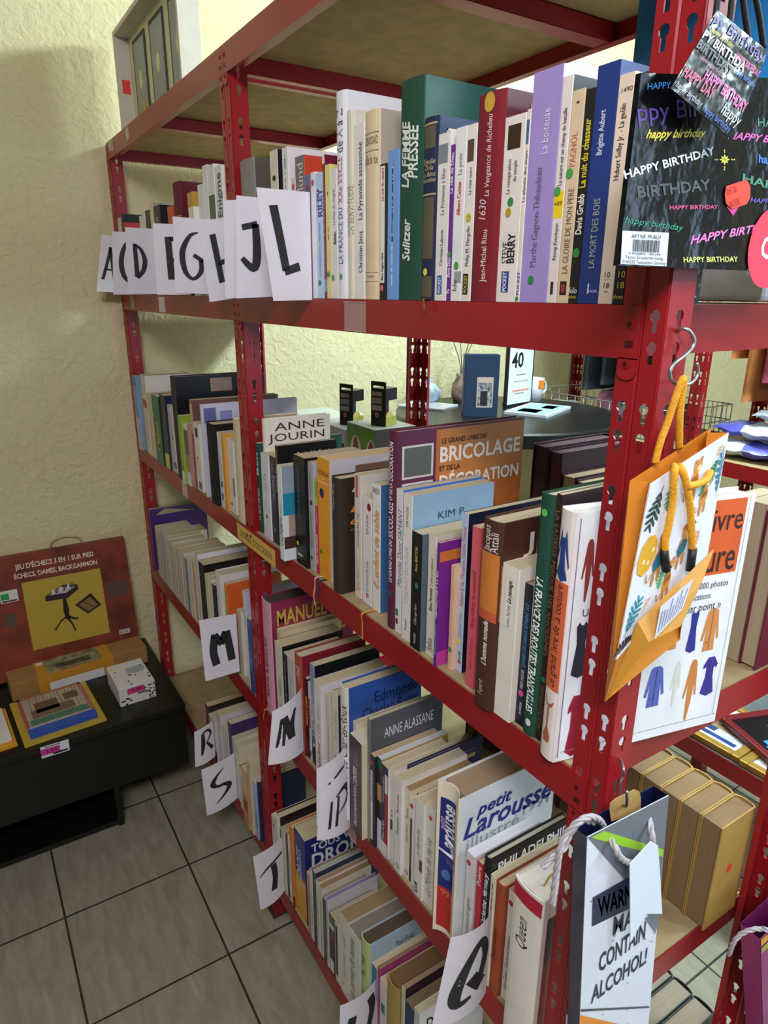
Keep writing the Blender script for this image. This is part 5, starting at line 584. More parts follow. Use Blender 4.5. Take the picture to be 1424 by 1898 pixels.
WB = {'o': (2.02, -0.0804, 1.1228), 'front': [(2.02, -0.0444, 0.7578), (2.02, 0.0797, 0.7578), (2.02, 0.0413, 1.1144), (2.02, -0.0804, 1.1228)], 'back': [(1.985, -0.0207, 0.7295), (1.985, 0.1081, 0.7316), (1.985, 0.0696, 1.0883), (1.985, -0.0566, 1.0945)], 'polys': [([(2.02, -0.0804, 1.1224), (2.02, 0.0414, 1.114), (2.02, 0.0504, 1.031), (2.02, 0.0635, 0.919), (2.02, -0.0033, 1.0219)], '6e727c', 0.0003), ([(2.02, -0.0757, 1.12), (2.02, -0.0578, 1.1189), (2.02, 0.0475, 1.0422), (2.02, 0.0487, 1.0315)], '96c834', 0.0005), ([(2.02, -0.0568, 0.9997), (2.02, -0.0616, 1.0398), (2.02, -0.0045, 1.0352), (2.02, 0.0148, 1.034), (2.02, 0.0239, 0.9867), (2.02, 0.0042, 0.9873)], '1e2444', 0.0006), ([(2.02, 0.0341, 0.9547), (2.02, 0.0604, 0.9162), (2.02, 0.059, 0.9477), (2.02, 0.0468, 0.9527)], '70747e', 0.0004), ([(2.02, -0.0568, 0.8772), (2.02, 0.0188, 0.8056), (2.02, 0.0689, 0.7522), (2.02, 0.0652, 0.7082), (2.02, -0.0478, 0.8009)], 'e08a2c', 0.0004), ([(2.02, -0.057, 0.8856), (2.02, 0.0732, 0.7945), (2.02, 0.0736, 0.791), (2.02, -0.0565, 0.8817)], '4a4e58', 0.0005)], 'texts': [('WARNING', (2.02, -0.0493, 1.0077), (2.02, 0.0368, 0.9892), (2.02, -0.0538, 1.0342), 'e6eaf2', 'b'), ('MAY', (2.02, -0.0199, 0.9651), (2.02, 0.0305, 0.9523), (2.02, -0.0225, 0.9914), '262a44', 'b'), ('CONTAIN', (2.02, -0.0351, 0.9225), (2.02, 0.0402, 0.923), (2.02, -0.038, 0.9497), '262a44', 'b'), ('ALCOHOL!', (2.02, -0.0412, 0.8822), (2.02, 0.0508, 0.8789), (2.02, -0.043, 0.9079), '262a44', 'b')], 'tagp': [(2.034, -0.0309, 1.077), (2.034, -0.0089, 0.9619), (2.034, 0.0109, 0.989), (2.034, 0.0412, 0.9707), (2.034, 0.0259, 1.0286), (2.034, 0.0119, 1.0774), (2.034, -0.0018, 1.0894)], 'kraft': [(-0.0141, 1.0903), (-0.0192, 1.1068), (-0.0193, 1.1147), (-0.0125, 1.1175), (0.0176, 1.1154), (0.0265, 1.1088), (0.0303, 1.0999), (0.0338, 1.0817), (0.0161, 1.0818)], 'kx': 1.996, 'cords': [[(2.012, -0.0475, 1.1132), (2.016, -0.0617, 1.1308), (2.018, -0.079, 1.1434), (2.016, -0.0925, 1.1421), (2.012, -0.1003, 1.13), (2.012, -0.107, 1.1168), (2.012, -0.1085, 1.0952), (2.012, -0.1092, 1.0746), (2.012, -0.1092, 1.0513)], [(2.01, -0.0588, 1.121), (2.01, -0.0793, 1.1328), (2.006, -0.0882, 1.1191), (2.006, -0.095, 1.1057), (2.006, -0.1094, 1.1019), (2.004, -0.1189, 1.0939)], [(2.018, -0.0435, 1.1015), (2.028, -0.0487, 1.1018), (2.032, -0.0435, 1.0899), (2.03, -0.0262, 1.0725), (2.026, -0.0022, 1.0557), (2.03, 0.0044, 1.0597), (2.03, 0.0115, 1.0682), (2.028, 0.009, 1.088), (2.018, 0.016, 1.0968)]]}
PKB = {'o': (2.018, 0.3373, 0.7279), 'front': [(2.018, 0.4579, 0.3839), (2.018, 0.6579, 0.4039), (2.018, 0.5373, 0.7479), (2.018, 0.3373, 0.7279)], 'cords': [[(1.992, 0.3126, 0.688), (1.996, 0.308, 0.7166), (2.0, 0.3167, 0.7327), (2.008, 0.3282, 0.7422), (2.014, 0.3399, 0.7421), (2.022, 0.3458, 0.7434), (2.022, 0.3792, 0.707)]]}
HOOK1 = [(1.972, 0.0177, 1.5713), (1.98, 0.0128, 1.5746), (1.986, 0.0149, 1.5737), (1.988, 0.0218, 1.5667), (1.988, 0.0206, 1.5594), (1.988, 0.0104, 1.5526), (1.988, -0.0014, 1.5468), (1.988, -0.0049, 1.5399), (1.988, 0.0003, 1.5325), (1.988, 0.0106, 1.5292), (1.988, 0.0248, 1.5292), (1.988, 0.0333, 1.5351), (1.988, 0.0332, 1.542), (1.988, 0.0298, 1.5463)]
HOOK2 = [(1.97, 0.0209, 1.1379), (1.98, 0.0136, 1.1398), (1.99, 0.0035, 1.1425), (1.99, 0.0052, 1.1329), (1.99, 0.0017, 1.1254), (1.99, 0.0035, 1.1125), (1.994, 0.0019, 1.1053), (2.0, -0.0005, 1.1055), (2.006, -0.0066, 1.1162), (2.006, -0.0095, 1.1326)]
LB = (0.9130, 1.1278)
# stickers, tape and labels fixed to the shelving
def fixed(name, mb, label=None):
    o = mb.build(name, unit); U(o)
    if label: o['label'] = label
    return o
YF = -0.0030
def front_rect(x0, x1, z0, z1, m, y=YF, th=0.0004):
    q = MB(); q.box((x0, y - th, z0), (x1, y, z1), m); return q
lab = front_rect(LB[0], LB[1], Z3 - 0.002 - 0.042, Z3 - 0.002 - 0.004, mat('dcb45c', 0.6, var=0.03), th=0.0006)
lfn = lambda u, v: (LB[0] + (LB[1] - LB[0]) * u, YF - 0.0008, Z3 - 0.044 + 0.038 * v)
put_text(lab, 'LIVRES', lambda u, v: lfn(0.08 + 0.32 * u, 0.30 + 0.42 * v), '2a2418')
put_text(lab, "D'OCCASION", lambda u, v: lfn(0.46 + 0.46 * u, 0.30 + 0.42 * v), '2a2418')
fixed('section_label', lab, 'yellow label lettered LIVRES D\'OCCASION')
for x0, x1, zt, nm, c, hh in ((0.235, 0.262, Z1, 'label_holder', 'b4a894', 0.030), (0.016, 0.045, Z1 + .001, 'tape_remnant', 'c9c0b8', 0.026), (0.052, 0.066, Z1 + .001, 'tape_remnant', 'c9bcb4', 0.030),
                         (0.083, 0.135, Z2, 'label_holder', 'a39078', 0.036), (0.41, 0.47, Z2, 'tape_remnant', 'd6cec6', 0.040),
                         (1.432, 1.493, Z2, 'label_holder', 'a88480', 0.040), (0.48, 0.53, Z3 - .002, 'tape_remnant', 'c9b4a6', 0.044), (1.395, 1.455, Z4, 'label_holder', '9c7f7c', 0.043)):
    q = front_rect(x0, x1, zt - hh - 0.003, zt - 0.004, mat(c, 0.25 if nm == 'label_holder' else 0.6))
    if nm == 'label_holder':
        for a, b, cc, d in ((x0 - .001, x1 + .001, zt - 0.0045, zt - 0.003), (x0 - .001, x1 + .001, zt - hh - 0.0045, zt - hh - 0.003)): q.box((a, YF - 0.001, cc), (b, YF, d), mat('b89a96', 0.3))
    fixed(nm, q)

# ------------------------------------------------------------------ books
PAPER_W = 'd8cbb0'
def make_book(r, name, loc, rz=0.0, group=None):
    w, h, d, k = r['w'], r['h'], r['d'], r.get('k', 'p')
    root = empty(name, loc, r['desc'], 'book', group, rz)
    t = 0.0022 if k == 'h' else 0.0006
    t = min(t, w * 0.2)
    bu = r.get('bu', min(0.10 * w, 0.0032) if k == 'h' else 0.0)
    rr = min(0.0022, w * 0.22) if k == 'h' else min(0.0008, w * 0.15)
    sp = cover(r['c'], k == 'p'); cv = cover(r.get('cc', r['c']), True)
    hw = w / 2
    def sy(x): return -bu * (1 - (x / hw) ** 2) if bu else 0.0
    mb = MB(); N = 8
    outer = [(hw, d), (hw, rr)]
    for i in range(3): a = math.pi / 2 * i / 2; outer.append((hw - rr + rr * math.cos(a), rr - rr * math.sin(a) + sy(hw - rr + rr * math.cos(a)) * 0))
    N = 16 if bu < -0.004 else 8
    xs = [hw - rr - (w - 2 * rr) * i / N for i in range(1, N)]
    outer += [(x, sy(x)) for x in xs]
    for i in range(3): a = math.pi / 2 * (2 - i) / 2; outer.append((-(hw - rr + rr * math.cos(a)), rr - rr * math.sin(a)))
    outer += [(-hw, rr), (-hw, d)]
    inner = []
    for (x, y) in outer:
        if abs(x) > hw - 1e-6: inner.append((math.copysign(hw - t, x), max(y, t + rr * 0.5) if y < d - 1e-6 else d))
        else: inner.append((x * (hw - t) / hw, y + t))
    n = len(outer)
    vs = [(x, y, 0) for x, y in outer] + [(x, y, h) for x, y in outer] + [(x, y, 0) for x, y in inner] + [(x, y, h) for x, y in inner]
    for i in range(n - 1):
        side = outer[i][1] > rr - 1e-6 and outer[i + 1][1] > rr - 1e-6 and abs(outer[i][0]) > hw - 1e-6 and abs(outer[i + 1][0]) > hw - 1e-6
        m = cv if side else sp
        mb.mesh([vs[i], vs[i + 1], vs[n + i + 1], vs[n + i]], [(3, 2, 1, 0)], m)
        mb.mesh([vs[2 * n + i], vs[2 * n + i + 1], vs[3 * n + i + 1], vs[3 * n + i]], [(0, 1, 2, 3)], m)
        mb.mesh([vs[n + i], vs[n + i + 1], vs[3 * n + i + 1], vs[3 * n + i]], [(0, 1, 2, 3)], m)
        mb.mesh([vs[i], vs[i + 1], vs[2 * n + i + 1], vs[2 * n + i]], [(3, 2, 1, 0)], m)
    for i in (0, n - 1):
        mb.face([vs[i], vs[n + i], vs[3 * n + i], vs[2 * n + i]], cv)
    fl = hw - rr * 0.6
    ex_ = 0.0006 if bu < -0.004 else 0.0
    def spn(x, z, e=0.00025):
        x = min(max(x, -hw), hw); return (x, sy(x) - e - ex_, z)
    for bi, bnd in enumerate(r.get('b', ())):
        f0, f1, c = bnd[:3]; c0, c1 = bnd[3:5] if len(bnd) > 3 else (0.0, 1.0)
        xa, xb = max(-hw + 2 * hw * c0, -fl), min(-hw + 2 * hw * c1, fl)
        grid_map(mb, xa, xb, h * f0, h * f1, lambda x, z: spn(x, z, 0.00012 + 0.00004 * bi), cover(c, k == 'p'), nu=8)
    for f, c, cc in r.get('gd', ()):
        rad = min(w * 0.2, 0.008); ring = [(-hw + w * cc + rad * math.cos(2 * math.pi * q / 20), h * f + rad * 1.15 * math.sin(2 * math.pi * q / 20)) for q in range(20)]
        mb.face([spn(x, z, 0.0003) for x, z in ring], ink(c))
    R = random.Random(hash(r['desc']) % 9973 if False else len(r['desc']) * 31 + int(w * 1e5))
    for f0, f1, c in r.get('m', ()):
        bw = min(0.0032, w * 0.26); z = f0 * h; x0 = -w * R.uniform(0.0, 0.18)
        while z < f1 * h:
            l = R.uniform(0.004, 0.016)
            grid_map(mb, x0, x0 + bw * R.uniform(0.6, 1), z, min(z + l, f1 * h), lambda x, zz: spn(x, zz, 0.0003), ink(c)); z += l + R.uniform(0.001, 0.004)
    for s, f0, f1, cc, c, fg in r.get('t', ()):
        asp = text_mesh(s, fg.replace('d', '').replace('h', ''))[2]
        ln = (f1 - f0) * h; xc = -hw + w * cc
        if 'h' in fg:
            th = ln; tw = min(w * 0.86, th * asp * 1.2)
            xc = min(max(xc, -hw + tw / 2 + 0.0004), hw - tw / 2 - 0.0004)
            fn = lambda u, v: spn(xc + tw * (u - 0.5), h * f0 + th * v, 0.0004)
        else:
            th = min(w * 0.66, ln / max(asp, 0.1) * 1.5, 0.030)
            xc = min(max(xc, -hw + th / 2 + 0.0003), hw - th / 2 - 0.0003)
            if 'd' in fg: fn = lambda u, v: spn(xc + th * (v - 0.5), h * f1 - ln * u, 0.0004)
            else: fn = lambda u, v: spn(xc - th * (v - 0.5), h * f0 + ln * u, 0.0004)
        put_text(mb, s, fn, c, fg.replace('d', '').replace('h', ''))
    def cvf(u, v, e=0.0003): return (hw + e, rr + (d - rr) * u, h * v)
    for i, q in enumerate(r.get('cb', ())):
        u0, u1, v0, v1, c, th = q
        if th:
            for (a, b, cc, dd) in ((u0, u1, v0, v0 + th), (u0, u1, v1 - th, v1), (u0, u0 + th, v0, v1), (u1 - th, u1, v0, v1)): grid_map(mb, a, b, cc, dd, lambda u, v: cvf(u, v, 0.0003), ink(c))
        else: grid_map(mb, u0, u1, v0, v1, lambda u, v, e=0.0002 + i * 0.00008: cvf(u, v, e), cover(c))
    for s, u0, u1, v0, v1, c, fg in r.get('ct', ()):
        put_text(mb, s, lambda u, v: cvf(u0 + (u1 - u0) * u, v0 + (v1 - v0) * v, 0.0009), c, fg)
    if r.get('fleck'):
        for q in range(70):
            u, v = R.random(), R.random() ** 1.6; s = R.uniform(0.01, 0.05)
            grid_map(mb, u, min(1, u + s), v, min(1, v + s * 0.5), cvf, ink(R.choice(('c9d6dc', '8fa4ae', 'e2eaee'))))
    for kind, u0, u1, v0, v1, c in r.get('gar', ()):
        for q, (poly, shade) in enumerate(GARMENT[kind]):
            cc = c if shade == 0 else '1e1c20'
            mb.face([cvf(u0 + (u1 - u0) * a, v0 + (v1 - v0) * b, 0.0003 + 0.0002 * q) for a, b in poly], ink(cc))
    for poly, c, e in r.get('sp', ()):
        mb.face([spn(-hw + w * a, h * b, e) for a, b in poly], ink(c))
    body = mb.build('cover', root)
    pg = MB(); ins = 0.003 if k == 'h' else 0.0006; pm = pages(r.get('pg', 'cdbf9e' if k == 'p' else 'd2c4a4'))
    pg.box((-hw + t, t + 0.0004 + max(0.0, -bu), ins if k == 'h' else 0.0002), (hw - t, d - (0.003 if k == 'h' else 0.0008), h - (ins if k == 'h' else 0.0006)), pm)
    pg.build('page_block', root)
    for f, c, cc in r.get('dots', ()):
        rad = min(0.0042, w * 0.42); x = -hw + w * cc; x = min(max(x, -hw + rad), hw - rad)
        q = MB(); ring = [(x + rad * math.cos(2 * math.pi * i / 20), h * f + rad * math.sin(2 * math.pi * i / 20)) for i in range(20)]
        q.prism(ring, 0.0005, 0.0007, lambda a, b, e: spn(a, b, e), ink(c)); q.build('round_sticker', root)
    for dx, c, ln, sway in r.get('rib', ()):
        q = MB(); x = dx * w; a = bu + 0.004
        fy = -loc[1] - .0065; pts = [(x, 0.01, 0.0012), (x, -a, 0.0022), (x, min(fy, -a - .003), 0.0018), (x + sway * .3, min(fy, -a - .003), -ln * .3), (x + sway, min(fy, -a - .003) - .001, -ln * .65), (x + sway * .6, min(fy, -a - .003), -ln)]
        pts = spline(pts, 4); wd = 0.0022
        q.mesh([(p[0] - wd, p[1], p[2]) for p in pts] + [(p[0] + wd, p[1] - .0004, p[2]) for p in pts], [(i, len(pts) + i, len(pts) + i + 1, i + 1) for i in range(len(pts) - 1)], ink(c))
        q.build('bookmark_ribbon', root, solid=0.0004)
    if r.get('bm'):
        q = MB(); q.tube(spline([(hw * .2, .02, h - .004), (hw * .3, .03, h + .012), (hw * .55, .05, h + .014), (hw * .35, .06, h + .008), (hw * .25, .055, h - .003)], 5), 0.0012, mat('b8962c', 0.5), seg=6); q.build('bookmark_ribbon', root)
    return root
GARMENT = {
 'tri': [([(0, 0), (1, .02), (.25, 1)], 0)],
 'coat': [([(.36, 1), (.64, 1), (.78, .93), (.98, .30), (.86, .27), (.74, .60), (.80, .02), (.20, .02), (.26, .60), (.14, .27), (.02, .30), (.22, .93)], 0), ([(.49, .98), (.51, .98), (.51, .04), (.49, .04)], 1), ([(.3, .22), (.42, .22), (.42, .235), (.3, .235)], 1)],
 'dress': [([(.34, 1), (.44, .94), (.56, .94), (.66, 1), (.80, .92), (.72, .62), (.90, .05), (.5, .0), (.12, .08), (.28, .62), (.20, .92)], 0), ([(.28, .60), (.72, .60), (.72, .585), (.28, .585)], 1)],
 'gown': [([(.40, 1), (.60, 1), (.74, .93), (.94, .42), (.82, .41), (.70, .62), (.66, .30), (.50, .0), (.36, .04), (.30, .40), (.28, .62), (.10, .38), (.0, .40), (.26, .93)], 0)],
 'sleeve': [([(.30, 1), (.70, 1), (.98, .80), (.90, .70), (.74, .76), (.76, .50), (.96, .06), (.5, .0), (.08, .10), (.26, .50), (.26, .76), (.04, .72), (.06, .82)], 0)],
}
GROUPS = {'2L': 'books on the upper shelf, left bay', '2R': 'books on the upper shelf, right bay', '3L': 'books on the middle shelf, left bay', '3R': 'books on the middle shelf, right bay', '4L': 'books on the fourth shelf, left bay', '4R': 'books on the fourth shelf, right bay', '5L': 'books on the bottom shelf, left bay', '5R': 'books on the bottom shelf, right bay'}
BZ = {'2L': Z2, '2R': Z2, '3L': Z3 - .002, '3R': Z3 + .002, '4L': Z4, '4R': Z4, '5L': Z5L, '5R': Z5R}
for r in BOOKS:
    make_book(r, 'hardback_book' if r.get('k') == 'h' else 'paperback_book', (r['x'] + r['w'] / 2, r['y'], BZ[r['s']] + 0.0004), 0.0, GROUPS[r['s']])
# the big sewing book, turned outwards past the end post
sew = dict(w=0.026, h=0.292, d=0.232, k='h', c='efe4df', cc='eef0f4', pg='e6e0d8', desc='large white sewing book with orange panel and drawn clothes on its cover',
    b=[(.30, .735, 'dc6a42', .04, .96)],
    t=[('Le grand livre de la couture', .315, .725, .5, '2c2226', '')],
    sp=[([(.35, .93), (.42, .90), (.58, .90), (.65, .93), (.9, .80), (.86, .79), (.62, .87), (.70, .79), (.86, .75), (.5, .735), (.14, .76), (.32, .80), (.36, .87), (.12, .80), (.1, .82)], '27468c', .0004),
        ([(.2, .27), (.8, .25), (.72, .23), (.58, .225), (.56, .14), (.75, .10), (.68, .07), (.35, .07), (.28, .10), (.46, .14), (.46, .225), (.3, .24)], 'b06a44', .0004)],
    cb=[(.46, .953, .686, .985, 'd6602e', 0), (.012, .018, .02, .98, '8a8a94', 0), (.03, .985, .04, .0425, '8a8a94', 0), (.970, .9725, .04, .99, '8a8a94', 0)],
    ct=[('livre', .735, .942, .865, .955, '2c1e22', ''), ('couture', .50, .932, .700, .795, '2c1e22', ''), ('en 2000 photos', .67, .917, .634, .660, '33333a', ''), ('explications', .65, .819, .590, .616, '33333a', ''), ('point par point »', .56, .895, .540, .572, '26262c', ''), ('Un grand', .072, .26, .607, .636, '33333a', '')],
    gar=[('gown', .045, .115, .66, .90, '8a3430'), ('dress', .03, .135, .355, .585, '2a2c38'), ('sleeve', .045, .14, .01, .28, '9a1c36'), ('coat', .555, .675, .39, .53, 'd08a4c'), ('dress', .705, .785, .36, .545, '2e3490'), ('coat', .80, .92, .35, .54, 'd08a4c'),
         ('coat', .49, .62, .145, .33, '5a66b8'), ('gown', .655, .72, .125, .33, 'd9dcd0'), ('gown', .745, .835, .04, .325, 'cc8444'), ('sleeve', .85, .95, .14, .32, '3a2f8a')])
make_book(sew, 'hardback_book', (1.9005, -0.0115, Z3 + .0035), math.radians(-12.4), GROUPS['3R'])

# back row books: spines to the rear aisle, fore-edges towards us
def back_book(x, z, w, h, d, c, pg, desc, group, yb=DEP - 0.004, k='h', sticker=None):
    root = make_book(dict(w=w, h=h, d=d, k=k, c=c, cc=c, pg=pg, desc=desc), 'hardback_book' if k == 'h' else 'paperback_book', (x + w / 2, yb, z + 0.0004), math.pi, group)
    if sticker:
        q = MB(); ring = [(-w / 2 - 0.0005, d * .52 + 0.006 * math.cos(a * math.pi / 8), h * .52 + 0.008 * math.sin(a * math.pi / 8)) for a in range(16)]
        q.face(ring, ink('e8402c')); q.build('price_sticker', root)
    return root
BB = [('fifth', 1.759), ('fourth', 1.7945), ('third', 1.830), ('second', 1.8655), ('first', 1.901)]
for i, (o_, x) in enumerate(BB):
    nm = {'first': 'brown old hardback with ochre cover and red sticker, nearest the end of shelf', 'second': 'brown old hardback with page edges towards us, second from the shelf end', 'third': 'brown old hardback with page edges towards us, third from the shelf end', 'fourth': 'brown old hardback with page edges towards us, fourth from the shelf end', 'fifth': 'brown old hardback partly behind the post, fifth from the shelf end'}[o_]
    back_book(x, Z4, 0.0345, 0.197, 0.088, 'b08a48', '8a6e4c', nm, 'old brown hardbacks at the shelf end', yb=0.431, sticker=(o_ == 'first'))
words = ['first', 'second', 'third', 'fourth', 'fifth', 'sixth', 'seventh', 'eighth', 'ninth', 'tenth']
x = 1.345
for i in range(10):
    w_ = 0.030 + 0.007 * ((i * 7) % 3) / 2
    back_book(x, Z4, w_, 0.185 + 0.006 * (i % 3), 0.115, '4a3a2c', '6a5a44', f'dim hardback behind the front row, {words[i]} in the rear row from the left', 'rear row on the fourth shelf', yb=0.462); x += w_ + 0.002
# rear row of the middle shelf: maroon encyclopaedia and cut page edges
x = 1.545
for i in range(7):
    hh = (0.262, 0.258, 0.225, 0.222, 0.224, 0.220, 0.216)[i]; ww = (0.034, 0.03, 0.03, 0.032, 0.03, 0.032, 0.03)[i]
    back_book(x, Z3 + .002, ww, hh, 0.17, ('3a1220', '2c1a24', '3a1622', '341420', '3c1824', '1f3a34', '301620')[i], ('4a2430', '54303a', 'b89c78', 'b89c78', 'b89c78', 'b89c78', 'b89c78')[i], ('tall dark maroon encyclopaedia volume behind the plum album', 'dark plum encyclopaedia volume next to the tallest one', 'maroon volume with tan page top, third of the rear set', 'maroon volume with tan page top, fourth of the rear set', 'maroon volume with tan page top, fifth of the rear set', 'dark green volume near the right end of the rear set', 'maroon volume at the right end of the rear set')[i], 'encyclopaedia volumes in the rear row'); x += ww + 0.0015
for i, (xx, ww, hh) in enumerate(((1.838, 0.030, 0.232), (1.870, 0.027, 0.236), (1.8985, 0.024, 0.228))):
    back_book(xx, Z3 + .002, ww, hh, 0.092, ('a8957c', '8a7a68', '6a2030')[i], 'b4a084', ('thick paperback with beige page edges behind the sewing book, left', 'beige page-edged paperback behind the sewing book, middle', 'beige page-edged book with dark red cover behind the sewing book, right')[i], 'page edges behind the sewing book', yb=0.463, k='h' if i == 2 else 'p')
x = 1.76
for i in range(4):
    back_book(x, Z5R, 0.040, 0.228, 0.16, '14161a', '9a8c7c', f'black-bound book lying open-edge up on the bottom shelf, {words[i]} from the left', 'black-bound books at the bottom right', yb=0.463); x += 0.042
# row end board seen on the left of the fourth shelf
# ------------------------------------------------------------------ hand-lettered alphabet cards
LET = {
 'A': [[(.18, .22, .09), (.46, .80, .10)], [(.44, .80, .10), (.62, .22, .12)], [(.26, .40, .07), (.60, .40, .07)]],
 'C': [[(.78, .74, .04), (.58, .84, .08), (.38, .70, .13), (.30, .50, .14), (.38, .30, .12), (.62, .17, .07)]],
 'D': [[(.30, .76, .11), (.33, .26, .13)], [(.28, .75, .07), (.50, .68, .09), (.62, .52, .13), (.54, .36, .12), (.34, .24, .08)]],
 'F': [[(.42, .82, .15), (.45, .22, .16)], [(.40, .79, .10), (.95, .80, .09)], [(.45, .50, .11), (.9, .47, .09)]],
 'G': [[(.78, .82, .03), (.50, .76, .09), (.26, .55, .14), (.32, .30, .12), (.55, .20, .08), (.80, .30, .11), (.82, .46, .11)], [(.60, .52, .10), (.90, .44, .10)]],
 'H': [[(.36, .82, .14), (.50, .22, .15)], [(.82, .78, .13), (.90, .24, .13)], [(.44, .46, .10), (.90, .50, .10)]],
 'I': [[(.90, .74, .05), (.93, .48, .05)]],
 'J': [[(.12, .70, .09), (.46, .74, .10)], [(.42, .74, .12), (.44, .42, .14), (.36, .30, .12), (.12, .40, .08)]],
 'L': [[(.27, .86, .13), (.40, .28, .14)], [(.36, .27, .10), (.72, .32, .11)]],
 'M': [[(.36, .22, .17), (.30, .45, .17), (.38, .73, .16)], [(.36, .72, .15), (.56, .55, .15)], [(.52, .55, .15), (.68, .74, .15)], [(.70, .75, .16), (.80, .24, .17)]],
 'N': [[(.26, .30, .19), (.34, .78, .17)], [(.34, .78, .16), (.60, .38, .17)], [(.60, .36, .17), (.58, .58, .14), (.70, .82, .06)]],
 'P': [[(.44, .66, .22), (.40, .18, .22)], [(.46, .68, .05), (.74, .72, .10), (.90, .62, .13), (.84, .48, .07), (.52, .36, .02)]],
 'Q': [[(.72, .34, .14), (.84, .62, .16), (.66, .80, .14), (.42, .64, .15), (.26, .36, .17), (.30, .20, .14), (.56, .22, .07)], [(.52, .44, .20), (.80, .26, .20)]],
 'R': [[(.40, .84, .12), (.40, .52, .16), (.32, .26, .07)], [(.40, .86, .06), (.68, .86, .10), (.82, .72, .09), (.56, .54, .05)], [(.60, .54, .08), (.88, .30, .14)]],
 'S': [[(.62, .84, .02), (.40, .74, .06), (.26, .60, .12), (.40, .52, .07), (.62, .50, .08), (.76, .42, .13), (.60, .30, .07), (.30, .17, .02)]],
 'T': [[(.10, .58, .02), (.40, .68, .06), (.96, .76, .07)], [(.60, .68, .16), (.64, .45, .16), (.56, .22, .18)]],
 'U': [[(.30, .74, .16), (.24, .45, .17), (.36, .16, .15), (.55, .08, .12)], [(.80, .84, .17), (.86, .58, .16), (.62, .10, .14)]],
}
CARD_M = mat('e2dfe8', 0.75, var=0.02); CARD_I = mat('2c2c30', 0.6, var=0.03)
def letter_card(letter, tr, br, tl, bl, label, curl=0.0):
    """paper slip: right edge held between the books, the rest sticking out into the aisle"""
    TR, BR, TL, BL = map(Vector, (tr, br, tl, bl)); mb = MB()
    org = Vector(br)
    # hidden tongue behind the first book edge
    def S_(u, v, e=0.0):
        p = BL * (1 - u) * (1 - v) + BR * u * (1 - v) + TR * u * v + TL * (1 - u) * v
        p = p + Vector((curl * (4 * u * (1 - u)) + e, 0, curl * 0.35 * (4 * u * (1 - u)) * v))
        return p - org
    nu, nv = 10, 4
    grid_map(mb, 0, 1, 0, 1, lambda u, v: S_(u, v), CARD_M, nu, nv)
    grid_map(mb, 0, 1, 0, 1, lambda u, v: S_(u, v, -0.0003), CARD_M, nu, nv)
    for (u0, v0, u1, v1) in ((0, 0, 1, 0), (1, 0, 1, 1), (1, 1, 0, 1), (0, 1, 0, 0)):
        for i in range(10):
            a, b = i / 10, (i + 1) / 10; p = (u0 + (u1 - u0) * a, v0 + (v1 - v0) * a); q = (u0 + (u1 - u0) * b, v0 + (v1 - v0) * b)
            mb.face([S_(*p), S_(*q), S_(*q, -0.0003), S_(*p, -0.0003)], CARD_M)
    asp = (TR - BR).length / max((TR - TL).length, 1e-3)
    for st in LET[letter]: stroke(mb, [(p[0], p[1], p[2] * 1.3) for p in st], lambda u, v: S_(u, v, 0.0006), CARD_I, asp)
    o = mb.build('letter_card', None, org)
    return tag(o, label, 'letter card', 'hand-lettered alphabet cards between the books')
for c in CARDS: letter_card(*c)

# ------------------------------------------------------------------ box frame standing on the top shelf
FRW = mat('cfc6b8', 0.6, var=0.05, scale=20); FRI = mat('d8d6a8', 0.7); GREY = mat('9c9c98', 0.5)
fr = empty('picture_frame', (0.37, 0.03, Z1), 'deep pale wooden box frame with three grey panes on the top shelf', 'picture frame')
fx0, fx1, fh, fd, ft = -0.32, 0.277, 0.272, 0.05, 0.012
q = MB()
q.box((fx0, 0, 0), (fx0 + ft, fd, fh), FRW); q.box((fx1 - ft, 0, 0), (fx1, fd, fh), FRW); q.box((fx0 + ft, 0, 0), (fx1 - ft, fd, ft), FRW); q.box((fx0 + ft, 0, fh - ft), (fx1 - ft, fd, fh), FRW)
q.build('frame_border', fr, bevel=0.001)
q = MB(); q.box((fx0 + ft, fd - 0.01, ft), (fx1 - ft, fd - 0.004, fh - ft), FRI); q.build('backing', fr)
for i in range(3):
    a = fx0 + 0.065 + i * 0.175; q = MB(); q.box((a, fd - 0.014, 0.030), (a + 0.125, fd - 0.0102, 0.238), mat('3c4034', 0.6)); q.box((a + 0.014, fd - 0.0155, 0.045), (a + 0.118, fd - 0.0141, 0.226), GREY)
    ring = [(a + 0.068 + 0.016 * math.cos(k * math.pi / 10), 0.132 + 0.022 * math.sin(k * math.pi / 10)) for k in range(20)]
    q.prism(ring, fd - 0.0157, fd - 0.0162, lambda x, z, y: (x, y, z), ink('d4d89c')); q.build('grey_pane', fr)
q = MB(); q.box((fx0 + ft, 0.012, 0.12), (fx0 + ft + 0.0006, 0.034, 0.155), ink('e8402c')); s = q.build('price_sticker', fr); s['label'] = 'orange-red price sticker'
q = MB(); q.box((fx0 + 0.125, fd - 0.017, 0.050), (fx0 + 0.165, fd - 0.0163, 0.078), ink('b8a24a')); q.build('small_label', fr)

# ------------------------------------------------------------------ S-hooks, gift bags
STEEL = mat('a4a6a8', 0.38, metal=0.9, var=0.08, scale=60)
def hook(pts, label):
    mb = MB(); org = Vector(pts[0]); mb.tube([Vector(p) - org for p in spline(pts, 6)], 0.0016, STEEL, seg=10)
    return tag(mb.build('s_hook', None, org), label, 'hook')
hook(HOOK1, 'grey metal S-hook on the end post holding the jungle print bag')
hook(HOOK2, 'grey metal S-hook lower on the end post holding the wine bag')

